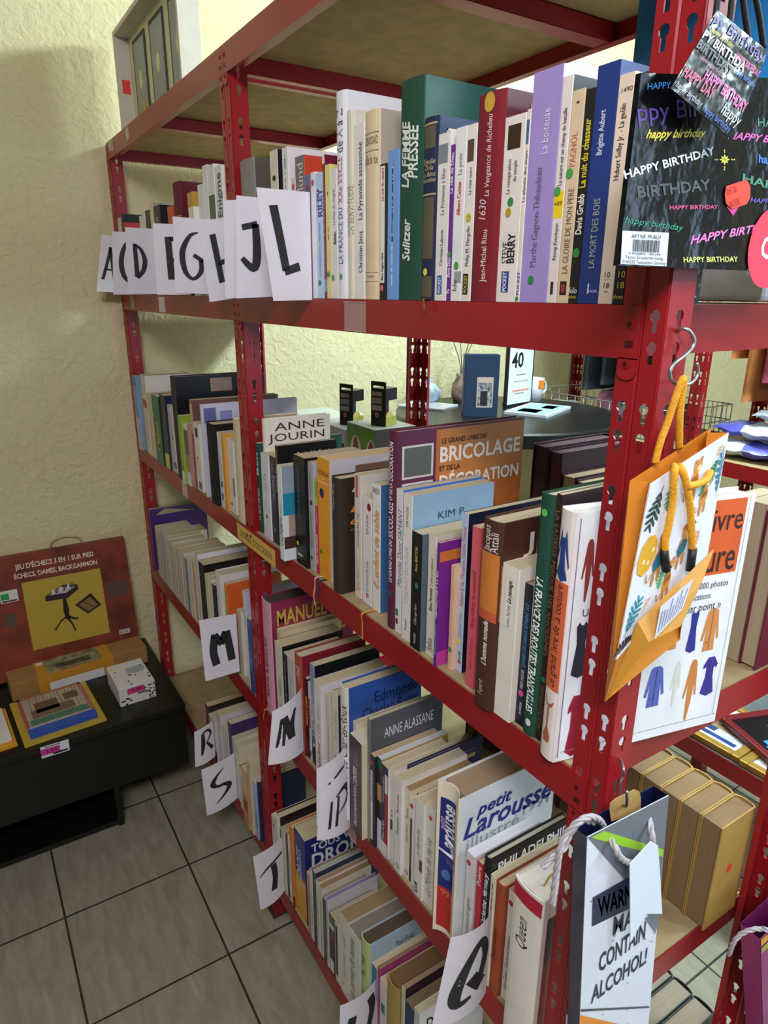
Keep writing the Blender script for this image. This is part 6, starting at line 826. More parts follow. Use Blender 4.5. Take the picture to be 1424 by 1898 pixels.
def patch(mb, a, b, c, d, m, m2=None, th=0.0006, nu=1, nv=1):
    """thin card panel a-b-c-d (front face m, back face m2)"""
    f = quad_map(a, b, c, d, 0.0); g = quad_map(a, b, c, d, -th)
    grid_map(mb, 0, 1, 0, 1, f, m, nu, nv); grid_map(mb, 0, 1, 0, 1, lambda u, v: g(1 - u, v), m2 or m, nu, nv)
    for (p, q) in (((0, 0), (1, 0)), ((1, 0), (1, 1)), ((1, 1), (0, 1)), ((0, 1), (0, 0))): mb.face([f(*p), f(*q), g(*q), g(*p)], m)
def lift(pts, dx): return [(p[0] + dx, p[1], p[2]) for p in pts]
def text3(mb, s, o, xe, top, color, flags, dx):
    o, xe, top = map(Vector, (o, xe, top)); e = Vector((dx, 0, 0))
    put_text(mb, s, lambda u, v: o + (xe - o) * u + (top - o) * v + e, color, flags)

# black glossy birthday bag
BBM = mat('0b0c10', 0.2, var=0.1, bump=0.6, bscale=14, bdist=0.012)
bag = empty('birthday_gift_bag', BD['o'], 'glossy black gift bag printed happy birthday, hung high on the end post', 'gift bag')
bo = Vector(BD['o'])
def BO(o): o.location = -bo; return o
mb = MB(); F0 = [Vector(p) for p in BD['front']]   # bl, br, tr, tl
patch(mb, *F0, BBM, nu=12, nv=10)
back = [p + Vector((-0.004, 0.0, 0)) for p in F0]
patch(mb, *back, BBM)
mb.face([F0[0], F0[3], back[3], back[0]], BBM); mb.face([F0[1], back[1], back[2], F0[2]], BBM); mb.face([F0[0], back[0], back[1], F0[1]], BBM)
for s, o_, xe, tp, c, fg in BD['texts']: text3(mb, s, o_, xe, tp, c, fg, 0.0004)
for poly, c in BD['polys']: mb.face(lift(poly, 0.0005), ink(c))
BO(mb.build('bag_body', bag))
mb = MB(); mb.prism([(p[1], p[2]) for p in BD['barcode']], 0.0009, 0.0012, lambda y, z, e: (BD['X'] + e, y, z), mat('d8dee8', 0.4))
bq = quad_map(*BD['barcode'], 0.0); 
def BQ(u, v): p = bq(u, v); return (BD['X'] + 0.0016, p[1], p[2])
put_text(mb, 'ART.NR. 99-8624', lambda u, v: BQ(.18 + .64 * u, .80 + .12 * v), '33363c')
R = random.Random(4); u = .22
while u < .80:
    wv = R.uniform(.006, .022); grid_map(mb, u, u + wv, .40, .76, BQ, ink('26282c')); u += wv + R.uniform(.006, .018)
put_text(mb, '4 006802 186246', lambda u, v: BQ(.14 + .70 * u, .31 + .07 * v), '33363c')
put_text(mb, 'Taunus Grusskarten Verlag', lambda u, v: BQ(.08 + .82 * u, .18 + .10 * v), '33363c')
put_text(mb, 'D-65232 Taunusstein Germany', lambda u, v: BQ(.03 + .94 * u, .04 + .10 * v), '33363c')
s = BO(mb.build('barcode_sticker', bag)); s['label'] = 'white barcode sticker'
mb = MB(); mb.face(lift(BD['orange'], 0.0014), ink('f0402a')); text3(mb, '0,50', *BD['ot1'], 'a8281c', '', 0.0018); text3(mb, '3078', *BD['ot2'], 'a8281c', '', 0.0018); s = BO(mb.build('price_sticker', bag)); s['label'] = 'orange price sticker'
c0 = Vector(BD['cc']); cr = BD['cr']; mb = MB()
mb.prism([(c0[1] + cr * math.cos(k * math.pi / 16), c0[2] + cr * math.sin(k * math.pi / 16)) for k in range(32)], 0.0010, 0.0013, lambda y, z, e: (BD['X'] + e, y, z), ink('ee3a56'))
put_text(mb, 'C+C', lambda u, v: (BD['X'] + 0.0016, c0[1] - cr * .45 + cr * 1.5 * u, c0[2] - cr * .25 + cr * .55 * v), 'f4f0f2', 'b')
s = BO(mb.build('round_sticker', bag)); s['label'] = 'round red sticker'
mb = MB(); T0 = BD['tag']; patch(mb, *T0, BBM, nu=8, nv=8)
tf = quad_map(*T0, 0.0008)
for s_, u0, u1, v0, v1, c, fg in (('py Birthday', .02, .98, .86, .98, '5a3f9c', ''), ('happy birthday', .05, .45, .76, .82, 'c8b83c', 'i'), ('PY BIRTHDA', .0, .75, .64, .74, 'd8d8de', 'b'), ('HAPPY BIRTHDAY', .55, 1.0, .70, .77, 'c04a90', 'b'), ('BIRTHDAY', .0, .60, .52, .62, '4c4c50', 'b'), ('happy birthday', .62, 1.0, .58, .64, '2a6ac0', ''), ('HAPPY BIRTHDAY', .1, .55, .44, .48, '9c3a6c', ''), ('HAPPY BIRTHDAY', .28, 1.0, .30, .42, 'd85aa8', 'b'), ('happy', .68, 1.0, .14, .27, 'c8ccd4', 'i'), ('HAPPY DAY', .02, .5, .18, .30, 'b83a6c', 'b'), ('happy birthday', .02, .42, .04, .11, 'a8acb8', 'i'), ('happy birthday', .45, .9, .03, .10, '2a5cb8', '')):
    put_text(mb, s_, lambda u, v: tf(u0 + (u1 - u0) * u, v0 + (v1 - v0) * v), c, fg)
BO(mb.build('gift_tag', bag))
for p in BD['ropes']:
    mb = MB(); mb.tube(spline(p, 6), 0.0022, mat('141416', 0.6, bump=0.4, bscale=400), seg=8); BO(mb.build('rope_handle', bag))

# white jungle print bag with yellow rope
JW = mat('dfe4ee', 0.45, var=0.02); JO = mat('dc8a2a', 0.5, var=0.08, scale=12); JK = mat('d09a4c', 0.55, var=0.05)
jb = empty('jungle_gift_bag', JG['o'], 'white jungle animal print gift bag with orange lining and yellow rope handles', 'gift bag')
jo = Vector(JG['o'])
def JO_(o): o.location = -jo; return o
B_ = [Vector(p) for p in JG['back']]; Fp = [Vector(p) for p in JG['front']]   # bl, br, tr, tl
mb = MB(); patch(mb, *B_, JO, JW, th=0.0008)
JO_(mb.build('back_panel', jb))
mb = MB(); patch(mb, *Fp, JW, JO, th=0.0008)
jf = quad_map(*Fp, 0.0006)
def leafp(cu, cv, ru, rv, ang, n=5, c='2f8a96'):
    ca, sa = math.cos(ang), math.sin(ang)
    def T(a, b): return (cu + (a * ca - b * sa) * ru, cv + (a * sa + b * ca) * rv)
    for k in range(n):
        y = -0.9 + 1.7 * k / (n - 1); l = (1 - abs(y) * .6)
        for sg in (-1, 1):
            poly = [T(0, y), T(sg * l * .9, y + .34), T(sg * l, y + .50), T(sg * l * .6, y + .46), T(0, y + .22)]
            if sg < 0: poly.reverse()
            mb.face([jf(*p) for p in poly], ink(c))
    mb.face([jf(*T(*p)) for p in ((-.04, -1.2), (.04, -1.2), (.03, 1.0), (-.03, 1.0))], ink(c))
def blob(cu, cv, ru, rv, c, e=0.0, n=18, ang=0.0):
    g = quad_map(*Fp, 0.0007 + e); ca, sa = math.cos(ang), math.sin(ang)
    mb.face([g(cu + ru * math.cos(2 * math.pi * k / n) * ca - rv * math.sin(2 * math.pi * k / n) * sa, cv + ru * math.cos(2 * math.pi * k / n) * sa + rv * math.sin(2 * math.pi * k / n) * ca) for k in range(n)], ink(c))
def big_cat(cu, cv, s, coat_c=None):
    blob(cu, cv, .055 * s, .075 * s, 'd08a38'); blob(cu + .02 * s, cv + .105 * s, .05 * s, .045 * s, 'd08a38', .0001)
    blob(cu - .015 * s, cv + .145 * s, .014 * s, .016 * s, 'b8702a', .0002); blob(cu + .055 * s, cv + .145 * s, .014 * s, .016 * s, 'b8702a', .0002)
    blob(cu + .035 * s, cv + .09 * s, .022 * s, .018 * s, 'ecd8b4', .0002)
    for k in range(4): blob(cu - .03 * s + .02 * s * k, cv + .02 * s, .004 * s, .03 * s, '6a3c18', .0003)
    for dx in (-.03, .03): blob(cu + dx * s, cv - .10 * s, .016 * s, .045 * s, 'c07c30', .0001)
    stroke(mb, [(cu - .05 * s, cv - .05 * s, .012), (cu - .10 * s, cv - .08 * s, .012), (cu - .12 * s, cv - .02 * s, .012)], lambda u, v: quad_map(*Fp, 0.0009)(u, v), ink('c07c30'), 1.4)
    if coat_c: blob(cu - .005 * s, cv + .0 * s, .062 * s, .06 * s, coat_c, .0004, 5, .4)
leafp(.13, .83, .10, .10, 2.7, 6, '24443c'); leafp(.86, .78, .06, .09, 2.4, 6, '3f7a4a'); leafp(.95, .70, .05, .16, .2, 6, '3a7c94')
leafp(.10, .20, .09, .09, -.6, 6, '2f8a96'); leafp(.38, .26, .05, .06, .1, 6, '4a9a5a'); leafp(.68, .47, .07, .05, 1.2, 7, '3c4c54'); leafp(.08, .06, .10, .04, 1.3, 7, '23262a'); leafp(.30, .80, .06, .08, .5, 6, '5aa06c'); leafp(.78, .28, .05, .07, -.3, 6, 'd8a07c')
blob(.14, .55, .11, .12, 'dca62c', 0, 9, .3); blob(.10, .53, .012, .015, 'f4ead0', .0003); blob(.16, .50, .012, .015, 'f4ead0', .0003); blob(.20, .56, .012, .015, 'f4ead0', .0003)
big_cat(.60, .80, 1.0); big_cat(.78, .62, .9); big_cat(.30, .44, 1.05, '1f6a78'); big_cat(.60, .36, 1.0, '1f6a78'); big_cat(.47, .20, .9)
for uu, vv, ch, cc in ((.86, .88, 'B', 'd8a84c'), (.70, .66, 'a', '3f8a4a'), (.22, .16, 'P', 'd8a07c')): put_text(mb, ch, lambda u, v: quad_map(*Fp, 0.0009)(uu + .07 * u, vv + .06 * v), cc, 'i')
JO_(mb.build('front_panel', jb))
mb = MB(); m1 = (B_[3] + Fp[3]) * 0.5 + Vector((0, 0.012, 0)); m0 = (B_[0] + Fp[0]) * 0.5
mb.face([B_[3], m1, m0, B_[0]], JO); mb.face([m1, Fp[3], Fp[0], m0], JO)
n1 = (B_[2] + Fp[2]) * 0.5 + Vector((0, -0.018, 0)); n0 = (B_[1] + Fp[1]) * 0.5 + Vector((0, -0.01, 0))
mb.face([B_[1], n0, n1, B_[2]], JO); mb.face([n0, Fp[1], Fp[2], n1], JO)
JO_(mb.build('gusset', jb, solid=0.0005))
mb = MB(); bp = [Vector(p) for p in JG['base']]   # tip, foldtop, topright, right, rightlow, mid
mb.face([bp[0], bp[5], bp[4], bp[3], bp[2], bp[1]], JK); mb.face([v + Vector((0.001, 0, 0)) for v in (bp[0], bp[5], bp[1])], mat('dca23c', 0.5))
JO_(mb.build('base_flap', jb, solid=0.0006))
mb = MB(); lb = [Vector(p) for p in JG['label']]; lf = quad_map(*lb, 0.002); grid_map(mb, 0, 1, 0, 1, lf, mat('cfd2de', 0.5))
R = random.Random(9)
for k in range(9): grid_map(mb, .08 + .10 * k, .08 + .10 * k + .03, .1, R.uniform(.6, .95), lambda u, v: quad_map(*lb, 0.0024)(u, v), ink('6a7090'))
JO_(mb.build('product_label', jb))
ROPE = mat('e2a024', 0.6, var=0.12, scale=300, bump=0.8, bscale=700, bdist=0.001)
for p in JG['ropes']:
    mb = MB(); mb.tube(spline(p, 8), 0.0032, ROPE, seg=10)
    JO_(mb.build('rope_handle', jb))
for p in JG['ends']:
    mb = MB(); mb.tube(p, 0.0037, mat('17171a', 0.5), seg=10); JO_(mb.build('rope_end', jb))

# wine bottle gift bag
WN = mat('1c2450', 0.4, var=0.05); WW = mat('dce0ec', 0.4, var=0.02); WG = mat('70747e', 0.45, var=0.03)
wb = empty('wine_gift_bag', WB['o'], 'tall bottle gift bag warning it may contain alcohol, with silver cords', 'gift bag')
wo = Vector(WB['o'])
def WO(o): o.location = -wo; return o
Fw = [Vector(p) for p in WB['front']]; Bw = [Vector(p) for p in WB['back']]
mb = MB(); patch(mb, *Fw, WW, WN); patch(mb, *Bw, WN, WW)
mb.face([Bw[0], Fw[0], Fw[3], Bw[3]], WN); mb.face([Fw[1], Bw[1], Bw[2], Fw[2]], WN); mb.face([Fw[0], Bw[0], Bw[1], Fw[1]], WN)
for poly, c, e in WB['polys']: mb.face(lift(poly, e), ink(c))
for s, o_, xe, tp, c, fg in WB['texts']: text3(mb, s, o_, xe, tp, c, fg, 0.0006)
wf = quad_map(*Fw, 0.0009); R = random.Random(3)
for k in range(26):
    u, v = R.uniform(.05, .95), R.uniform(.05, .9); grid_map(mb, u, u + .012, v, v + .005, wf, ink('4a4e6a'))
WO(mb.build('bag_body', wb, solid=0.0))
mb = MB(); mb.prism(WB['kraft'], 0.0, 0.0008, lambda y, z, e: (WB['kx'] + e, y, z), mat('c09a5c', 0.8, var=0.06)); WO(mb.build('hanging_tab', wb))
mb = MB(); tg = WB['tagp']; mb.prism([(p[1], p[2]) for p in tg], 0.0, 0.0007, lambda y, z, e: (tg[0][0] + e, y, z), mat('dfe8f4', 0.5, var=0.01)); s = WO(mb.build('gift_tag', wb)); s['label'] = 'blank white gift tag'
CORD = mat('b4aeb2', 0.35, var=0.1, scale=200)
def twisted(pts, r, owner, fn, name='cord_handle'):
    P = [Vector(p) for p in spline(pts, 10)]; mb = MB(); L = 0.0; T0 = None; segs = []
    Q = [P[0]]
    for p in P[1:]:
        l = (p - Q[-1]).length; k = max(1, int(l / 0.0012))
        Q += [Q[-1].lerp(p, (j + 1) / k) for j in range(k)] if l > 0 else []
    nrm = None; fr_ = []; acc = 0.0
    for i, p in enumerate(Q):
        t = (Q[min(i + 1, len(Q) - 1)] - Q[max(i - 1, 0)]).normalized()
        if nrm is None: nrm = t.cross(Vector((0.3, 1, .2))).normalized()
        else: nrm = (nrm - t * nrm.dot(t)).normalized()
        if i: acc += (p - Q[i - 1]).length
        fr_.append((p, nrm.copy(), t.cross(nrm), acc))
    for s in range(3):
        mb.tube([p + (a * math.cos(2 * math.pi * s / 3 + ac / r * 0.62) + b * math.sin(2 * math.pi * s / 3 + ac / r * 0.62)) * r * 0.55 for p, a, b, ac in fr_], r * 0.56, CORD, seg=6)
    o = mb.build(name, owner); return fn(o)
for p in WB['cords']: twisted(p, 0.0031, wb, WO)

# pink bag hanging at the rear post
pk = empty('pink_gift_bag', PKB['o'], 'pink and purple gift bag with silver cord hanging on the rear post', 'gift bag')
po = Vector(PKB['o'])
def PO(o): o.location = -po; return o
Fk = [Vector(p) for p in PKB['front']]; mb = MB(); patch(mb, *Fk, mat('8a2a6c', 0.4, var=0.15, scale=10), th=0.001)
bk = [p + Vector((-0.03, 0, 0)) for p in Fk]; patch(mb, *bk, mat('6a1a50', 0.4)); PKC = mat('a8327c', 0.35)
mb.face([Fk[0], Fk[3], bk[3], bk[0]], PKC); mb.face([Fk[0], bk[0], bk[1], Fk[1]], PKC); mb.face([Fk[1], bk[1], bk[2], Fk[2]], PKC)
kf = quad_map(*Fk, 0.0008)
grid_map(mb, 0, 1, .955, 1, kf, ink('e8a030')); grid_map(mb, .12, .9, .1, .75, kf, ink('7a8cb4')); grid_map(mb, 0, 1, .90, .94, kf, ink('a8a83c'))
PO(mb.build('bag_body', pk))
for p in PKB['cords']: twisted(p, 0.0034, pk, PO)
# ------------------------------------------------------------------ dark bench by the wall and the goods on it
BK_ = mat('12140f', 0.33, var=0.2, scale=8)
BX, BZT = 0.460, 0.37
bench = empty('bench', (0.2, -0.6, 0), 'low black wooden bench against the textured wall', 'bench')
def BN(o): o.location = (-0.2, 0.6, 0); return o
q = MB(); q.box((RX0 + 0.004, -1.25, BZT - 0.022), (BX, -0.048, BZT), BK_); BN(q.build('bench_top', bench, bevel=0.002))
q = MB(); q.box((RX0 + 0.006, -1.24, 0.150), (BX - 0.004, -0.052, BZT - 0.022), BK_); BN(q.build('drawer_body', bench, bevel=0.002))
q = MB(); q.box((BX - 0.0045, -0.62, 0.158), (BX - 0.0005, -0.058, BZT - 0.028), mat('11130f', 0.32, var=0.2)); fr_ = BN(q.build('drawer_front', bench, bevel=0.001))
q = MB(); q.box((BX - 0.0045, -1.23, 0.158), (BX - 0.0005, -0.628, BZT - 0.028), mat('11130f', 0.32, var=0.2)); BN(q.build('drawer_front', bench, bevel=0.001))
q = MB(); q.box((0.02, -0.285, 0), (BX - 0.012, -0.268, 0.150), BK_); BN(q.build('side_panel', bench)); q = MB(); q.box((0.02, -1.2, 0), (BX - 0.012, -1.183, 0.150), BK_); BN(q.build('side_panel', bench))
q = MB(); q.box((0.02, -1.183, 0), (BX - 0.02, -0.285, 0.018), BK_); BN(q.build('bottom_panel', bench))
q = MB(); q.box((BX + 0.0002, -0.462, 0.334), (BX + 0.001, -0.388, 0.371), mat('dfe0ea', 0.5))
for (y0, y1, z0, z1, c) in ((-.462, -.412, .342, .362, 'd23c9c'), (-.432, -.393, .337, .343, '2a2a2e'), (-.45, -.41, .365, .368, '6a6a70')): q.box((BX + .001, y0, z0), (BX + .0013, y1, z1), ink(c))
put_text(q, '3.99', lambda u, v: (BX + 0.0016, -.450 + .030 * u, .346 + .012 * v), '2a1a26')
o = BN(q.build('price_label', bench)); o['label'] = 'white price label with pink 3.99'
# chess box leaning against the wall
chess = empty('game_box', (0.03, -0.085, BZT + 0.0005), 'large red-brown game box for chess, draughts and backgammon leaning on the wall', 'game box')
cw, chh, cth = 0.62, 0.412, 0.045
lean = math.radians(9.5)
def CT(y, z, e=0.0):   # face coordinates: y from the right edge (negative to the left), z up the face
    return (0.018 - z * math.sin(lean) + e * math.cos(lean), y, z * math.cos(lean) + e * math.sin(lean) + 0.009)
cm = mat('7c3626', 0.45, var=0.45, scale=9)
q = MB()
vs = [CT(a, b, e) for e in (0, -cth) for a, b in ((-cw, 0), (0, 0), (0, chh), (-cw, chh))]
q.mesh(vs, [(0, 1, 2, 3), (7, 6, 5, 4), (0, 4, 5, 1), (1, 5, 6, 2), (2, 6, 7, 3), (3, 7, 4, 0)], cm)
def cr_(y0, y1, z0, z1, c, e=0.0004): q.face([CT(y0, z0, e), CT(y1, z0, e), CT(y1, z1, e), CT(y0, z1, e)], ink(c))
cr_(-.335, -.092, .085, .318, 'b8a03a')
for s, y0, y1, z0, z1 in (("JEU D'ÉCHECS 3 EN 1 SUR PIED", -.345, -.105, .364, .385), ('ÉCHECS, DAMES, BACKGAMMON', -.352, -.098, .334, .354)): put_text(q, s, lambda u, v: CT(y0 + (y1 - y0) * u, z0 + (z1 - z0) * v, .0006), 'e8dcc8', 'b')
def cpoly(pts, c, e=0.0007): q.face([CT(y, z, e) for y, z in pts], ink(c))
cpoly([(-.275, .240), (-.205, .238), (-.168, .262), (-.172, .278), (-.215, .285), (-.272, .258)], '2a1c2a'); cpoly([(-.262, .259), (-.208, .256), (-.178, .272), (-.222, .279)], 'b8aeb4', .001)
for k in range(6): cpoly([(-.252 + .012 * k, .2590 + .002 * k), (-.246 + .012 * k, .2590 + .002 * k), (-.243 + .012 * k, .276 + .002 * k), (-.249 + .012 * k, .276 + .002 * k)], '6a5a66' if k % 2 else 'e0d8d4', .0012)
cpoly([(-.222, .240), (-.212, .240), (-.208, .195), (-.214, .165), (-.222, .165), (-.226, .195)], '1c1618')
for a in ([(-.222, .170), (-.240, .158), (-.258, .135), (-.262, .138), (-.240, .165), (-.220, .178)], [(-.214, .170), (-.196, .158), (-.182, .158), (-.182, .162), (-.196, .166), (-.214, .180)], [(-.220, .168), (-.208, .145), (-.200, .118), (-.196, .120), (-.204, .150), (-.212, .172)]): cpoly(a, '1c1618')
cpoly([(-.188, .208), (-.152, .168), (-.106, .190), (-.134, .238)], '241820'); cpoly([(-.176, .206), (-.150, .176), (-.116, .192), (-.138, .226)], '8a6a3c', .001)
cpoly([(-.163, .214), (-.130, .186), (-.128, .188), (-.161, .217)], '3a2a1c', .0012)
cr_(-.078, -.012, .205, .262, '5a4436'); cr_(-.062, -.026, .068, .084, 'd8d4d0')
for k in range(7): cr_(-.060 + .005 * k, -.058 + .005 * k, .070, .082, '2a2a2c', .0006)
cr_(-.402, -.350, .262, .302, 'd8dcd6'); cr_(-.400, -.376, .272, .292, '2f9a4c', .0006); cr_(-.398, -.355, .264, .269, '3a3a3c', .0006); cr_(-.402, -.368, .180, .225, '5a4a3c')
q.build('box_body', chess)
q = MB(); q.tube(spline([CT(-.235, chh - .002, -.02), CT(-.22, chh + .022, -.02), CT(-.185, chh + .030, -.02), CT(-.145, chh + .022, -.02), CT(-.13, chh - .002, -.02)], 6), 0.003, mat('b0a070', 0.4), seg=8); o = q.build('carry_handle', chess); o['label'] = 'clear plastic carry handle'
# cardboard parcel with yellow sleeve
cb_ = empty('cardboard_box', (0.126, -0.292, BZT + .0005), 'long brown cardboard box with yellow photo sleeve in front of the game box', 'cardboard box', rz=math.radians(3.5))
q = MB(); q.box((-.065, -.215, 0), (.03, .208, .062), mat('a07844', 0.8, var=0.05)); q.build('box_body', cb_, bevel=0.002)
q = MB(); q.box((-.066, -.135, -.0002), (.031, .095, .0632), mat('c8902c', 0.5)); q.box((-.064, -.105, .0632), (.0310, .062, .0637), mat('8a8468', 0.5, var=.5, scale=30)); q.box((.031, -.105, .0), (.0315, .062, .030), ink('e0e0e2')); q.box((-.02, -.075, .0637), (.012, .03, .0641), mat('5c553c', 0.5, var=.6, scale=40)); q.box((-.06, -.128, .0637), (-.04, -.108, .0641), ink('e0ddd6')); q.build('sleeve', cb_)
# craft kit in yellow packaging
ck = empty('craft_kit', (0.31, -0.395, BZT + .0005), 'flat yellow craft kit packet with striped panel and blue edge', 'craft kit', rz=math.radians(4))
q = MB(); q.box((-.135, -.112, 0), (.125, .112, .006), mat('c2a83c', 0.35)); q.build('backing_card', ck, bevel=0.001)
q = MB(); q.box((-.105, -.092, .006), (.10, .092, .020), mat('2e58b8', 0.3)); q.box((-.11, -.094, .020), (.068, .090, .0225), mat('b8a894', 0.4, var=.2, scale=30))
for k in range(17): q.box((-.105, -.088 + .0105 * k, .0225), (.062, -.083 + .0105 * k, .0230), ink('a8988a' if k % 2 else '98886e'))
for (a, b, c, d, h) in ((-.06, .0, -.055, .01, '6a5648'), (-.02, .025, -.07, .05, '7a6452'), (-.07, -.03, .03, .07, '6a5a4c'), (.03, .06, -.08, .08, '4a7a6a')): q.box((a, c, .0230), (b, d, .0233), ink(h))
q.box((-.11, -.094, .0225), (-.10, .090, .0234), ink('a86a4c')); q.box((-.11, -.094, .0225), (.068, -.086, .0234), ink('a84a5a')); q.box((-.11, .083, .0225), (.068, .090, .0234), ink('b86a6c')); q.build('blister_tray', ck)
ck2 = empty('craft_kit', (0.33, -0.655, BZT + .0005), 'yellow-orange craft packet cut by the left edge of the photo', 'craft kit', rz=math.radians(4))
q = MB(); q.box((-.12, -.13, 0), (.10, .135, .006), mat('d89a24', 0.35)); q.build('backing_card', ck2, bevel=0.001)
q = MB(); q.box((-.11, -.12, .006), (.07, .125, .016), mat('e0e0da', 0.3)); q.box((0.02, .02, .016), (.045, .10, .0165), ink('c86a3c')); q.box((-.08, -.05, .016), (.0, .10, .0165), ink('d8c23a')); q.build('blister_tray', ck2)
# little panda print box
pb = empty('panda_box', (0.300, -0.172, BZT + .0005), 'small white printed box with pink price sticker on the black bench', 'box', rz=math.radians(2))
q = MB(); WB_ = mat('dddcd6', 0.45, var=.02); q.box((-.085, -.055, 0), (.075, .055, .062), WB_)
R = random.Random(12)
for k in range(26):
    y, z = R.uniform(-.05, .05), R.uniform(.004, .056)
    if R.random() < .75 and y > -.02: continue
    n_ = R.randint(5, 8); q.face([(.0754, y + .006 * R.uniform(.4, 1) * math.cos(6.283 * i / n_), z * .8 + .005 * R.uniform(.4, 1) * math.sin(6.283 * i / n_)) for i in range(n_)], ink('2a2a2a'))
for k in range(14):
    y, z = R.uniform(.035, .054), R.uniform(.004, .058); q.face([(.0754, y + .003 * math.cos(6.283 * i / 6), z + .003 * math.sin(6.283 * i / 6)) for i in range(6)], ink('3a3a3a'))
for k in range(12):
    x, y = R.uniform(-.08, .07), R.uniform(-.05, .05); q.face([(x + .006 * R.uniform(.4, 1) * math.cos(6.283 * i / 7), y + .005 * R.uniform(.4, 1) * math.sin(6.283 * i / 7), .0624) for i in range(7)], ink('2c2c2c'))
q.face([(-.02 + .022 * math.cos(6.283 * i / 18), .02 + .03 * math.sin(6.283 * i / 18), .0625) for i in range(18)], ink('a4aeb2'))
q.build('box_body', pb, bevel=.001)
q = MB(); q.box((.0752, -.03, .036), (.0756, .022, .056), ink('c23a7c')); put_text(q, '5,99', lambda u, v: (.076, -.015 + .028 * u, .042 + .010 * v), '5a1a3a'); q.box((.0752, .0, .028), (.0756, .03, .035), ink('6a6a6a')); q.build('price_sticker', pb)

# ------------------------------------------------------------------ rear half of the middle shelf: cartons and toy packs
zs = Z3 + .0026
def carton(name, a, b, m, label, cat='box', extra=None):
    o = empty(name, ((a[0] + b[0]) / 2, (a[1] + b[1]) / 2, a[2]), label, cat)
    q = MB(); hx, hy, hz = (b[0] - a[0]) / 2, (b[1] - a[1]) / 2, b[2] - a[2]
    q.box((-hx, -hy, 0), (hx, hy, hz), m)
    if extra: extra(q, hx, hy, hz)
    q.build('box_body', o, bevel=.001); return o
def ex_green(q, hx, hy, hz):
    q.box((-hx, -hy, hz), (hx, hy, hz + .0006), mat('b0aca4', .5)); 
    for cx_, rx in ((-.02, .030), (.05, .025)):
        q.face([(cx_ + rx * math.cos(6.283 * i / 24), -hy - .0005, hz - .085 + .06 * math.sin(6.283 * i / 24)) for i in range(24)], ink('d8d4cc')); q.face([(cx_ + .014 * math.cos(6.283 * i / 16), -hy - .0009, hz - .07 + .042 * math.sin(6.283 * i / 16)) for i in range(16)], ink('8a4a34'))
    q.box((hx, -hy, 0), (hx + .0005, hy, hz), mat('2e221e', .5))
carton('gift_carton', (.905, .295, zs), (1.035, .41, zs + .197), mat('6f9a2c', .4), 'green carton with white ovals standing behind the books', extra=ex_green)
def ex_white(q, hx, hy, hz):
    q.box((-.01, -hy - .0005, .02), (hx - .004, -hy, hz - .035), ink('6a1c2c')); q.face([(.035 + .022 * math.cos(6.283 * i / 18), -hy - .0009, hz - .085 + .03 * math.sin(6.283 * i / 18)) for i in range(18)], ink('b8984a')); q.box((-hx + .01, -hy - .0005, .03), (-.03, -hy, hz - .03), ink('4a2028'))
carton('gift_carton', (.735, .295, zs), (.895, .41, zs + .175), mat('bcb8b8', .45), 'white and maroon carton left of the green one', extra=ex_white)
carton('flat_carton', (.52, .27, zs), (.72, .44, zs + .168), mat('cfcdc4', .6), 'pale flat carton at the back left, beside the maroon one')
for i, (x_, y_, z_, lab_) in enumerate(((.836, .345, zs + .1756, 'black hanging toy pack on the white and maroon carton'), (.990, .345, zs + .1982, 'black hanging toy pack on the green carton'))):
    t = empty('toy_pack', (x_, y_, z_), lab_, 'toy pack', 'black toy packs behind the books', rz=math.radians(20))
    q = MB(); bkm = mat('17181c', .4, var=.1)
    q.box((-.022, -.0165, 0), (.022, -.015, .082), bkm); q.box((-.022, -.0165, .082), (-.016, -.015, .098), bkm); q.box((.016, -.0165, .082), (.022, -.015, .098), bkm); q.box((-.022, -.0165, .094), (.022, -.015, .104), bkm)
    for z0, z1, c in ((.070, .080, 'b8a49c'), (.052, .066, '9a9aa0'), (.036, .048, 'b0b0b4')): q.box((-.018, -.0169, z0), (.010, -.0165, z1), ink(c))
    q.face([(-.004 + .006 * math.cos(6.283 * i_ / 12), -.0170, .026 + .007 * math.sin(6.283 * i_ / 12)) for i_ in range(12)], ink('b87a7c')); q.build('header_card', t)
    q = MB(); q.box((-.020, -.015, .060), (.020, .030, .088), mat('1b1c28' if i else '121216', .35)); q.box((-.020, -.015, .020), (.020, -.002, .060), mat('1b1c28', .35)); q.build('pack_body', t)
    q = MB(); q.box((-.0205, -.015, 0), (.0205, .028, .021), mat('9a9440', .4)); q.face([(.0208, .0 + .014 * math.cos(3.1416 * i_ / 10), .021 + .014 * math.sin(3.1416 * i_ / 10)) for i_ in range(11)], ink('b8a05a')); q.build('pack_base', t)
    gl = bpy.data.materials.get('clear') or bpy.data.materials.new('clear'); gl.use_nodes = True; gb = gl.node_tree.nodes['Principled BSDF']; gb.inputs['Transmission Weight'].default_value = 1; gb.inputs['Roughness'].default_value = .08; gb.inputs['IOR'].default_value = 1.1; gb.inputs['Base Color'].default_value = (.93, .97, .93, 1)
    q = MB(); q.box((-.0195, -.002, .0212), (.0195, .0275, .0598), gl); q.build('clear_window', t)

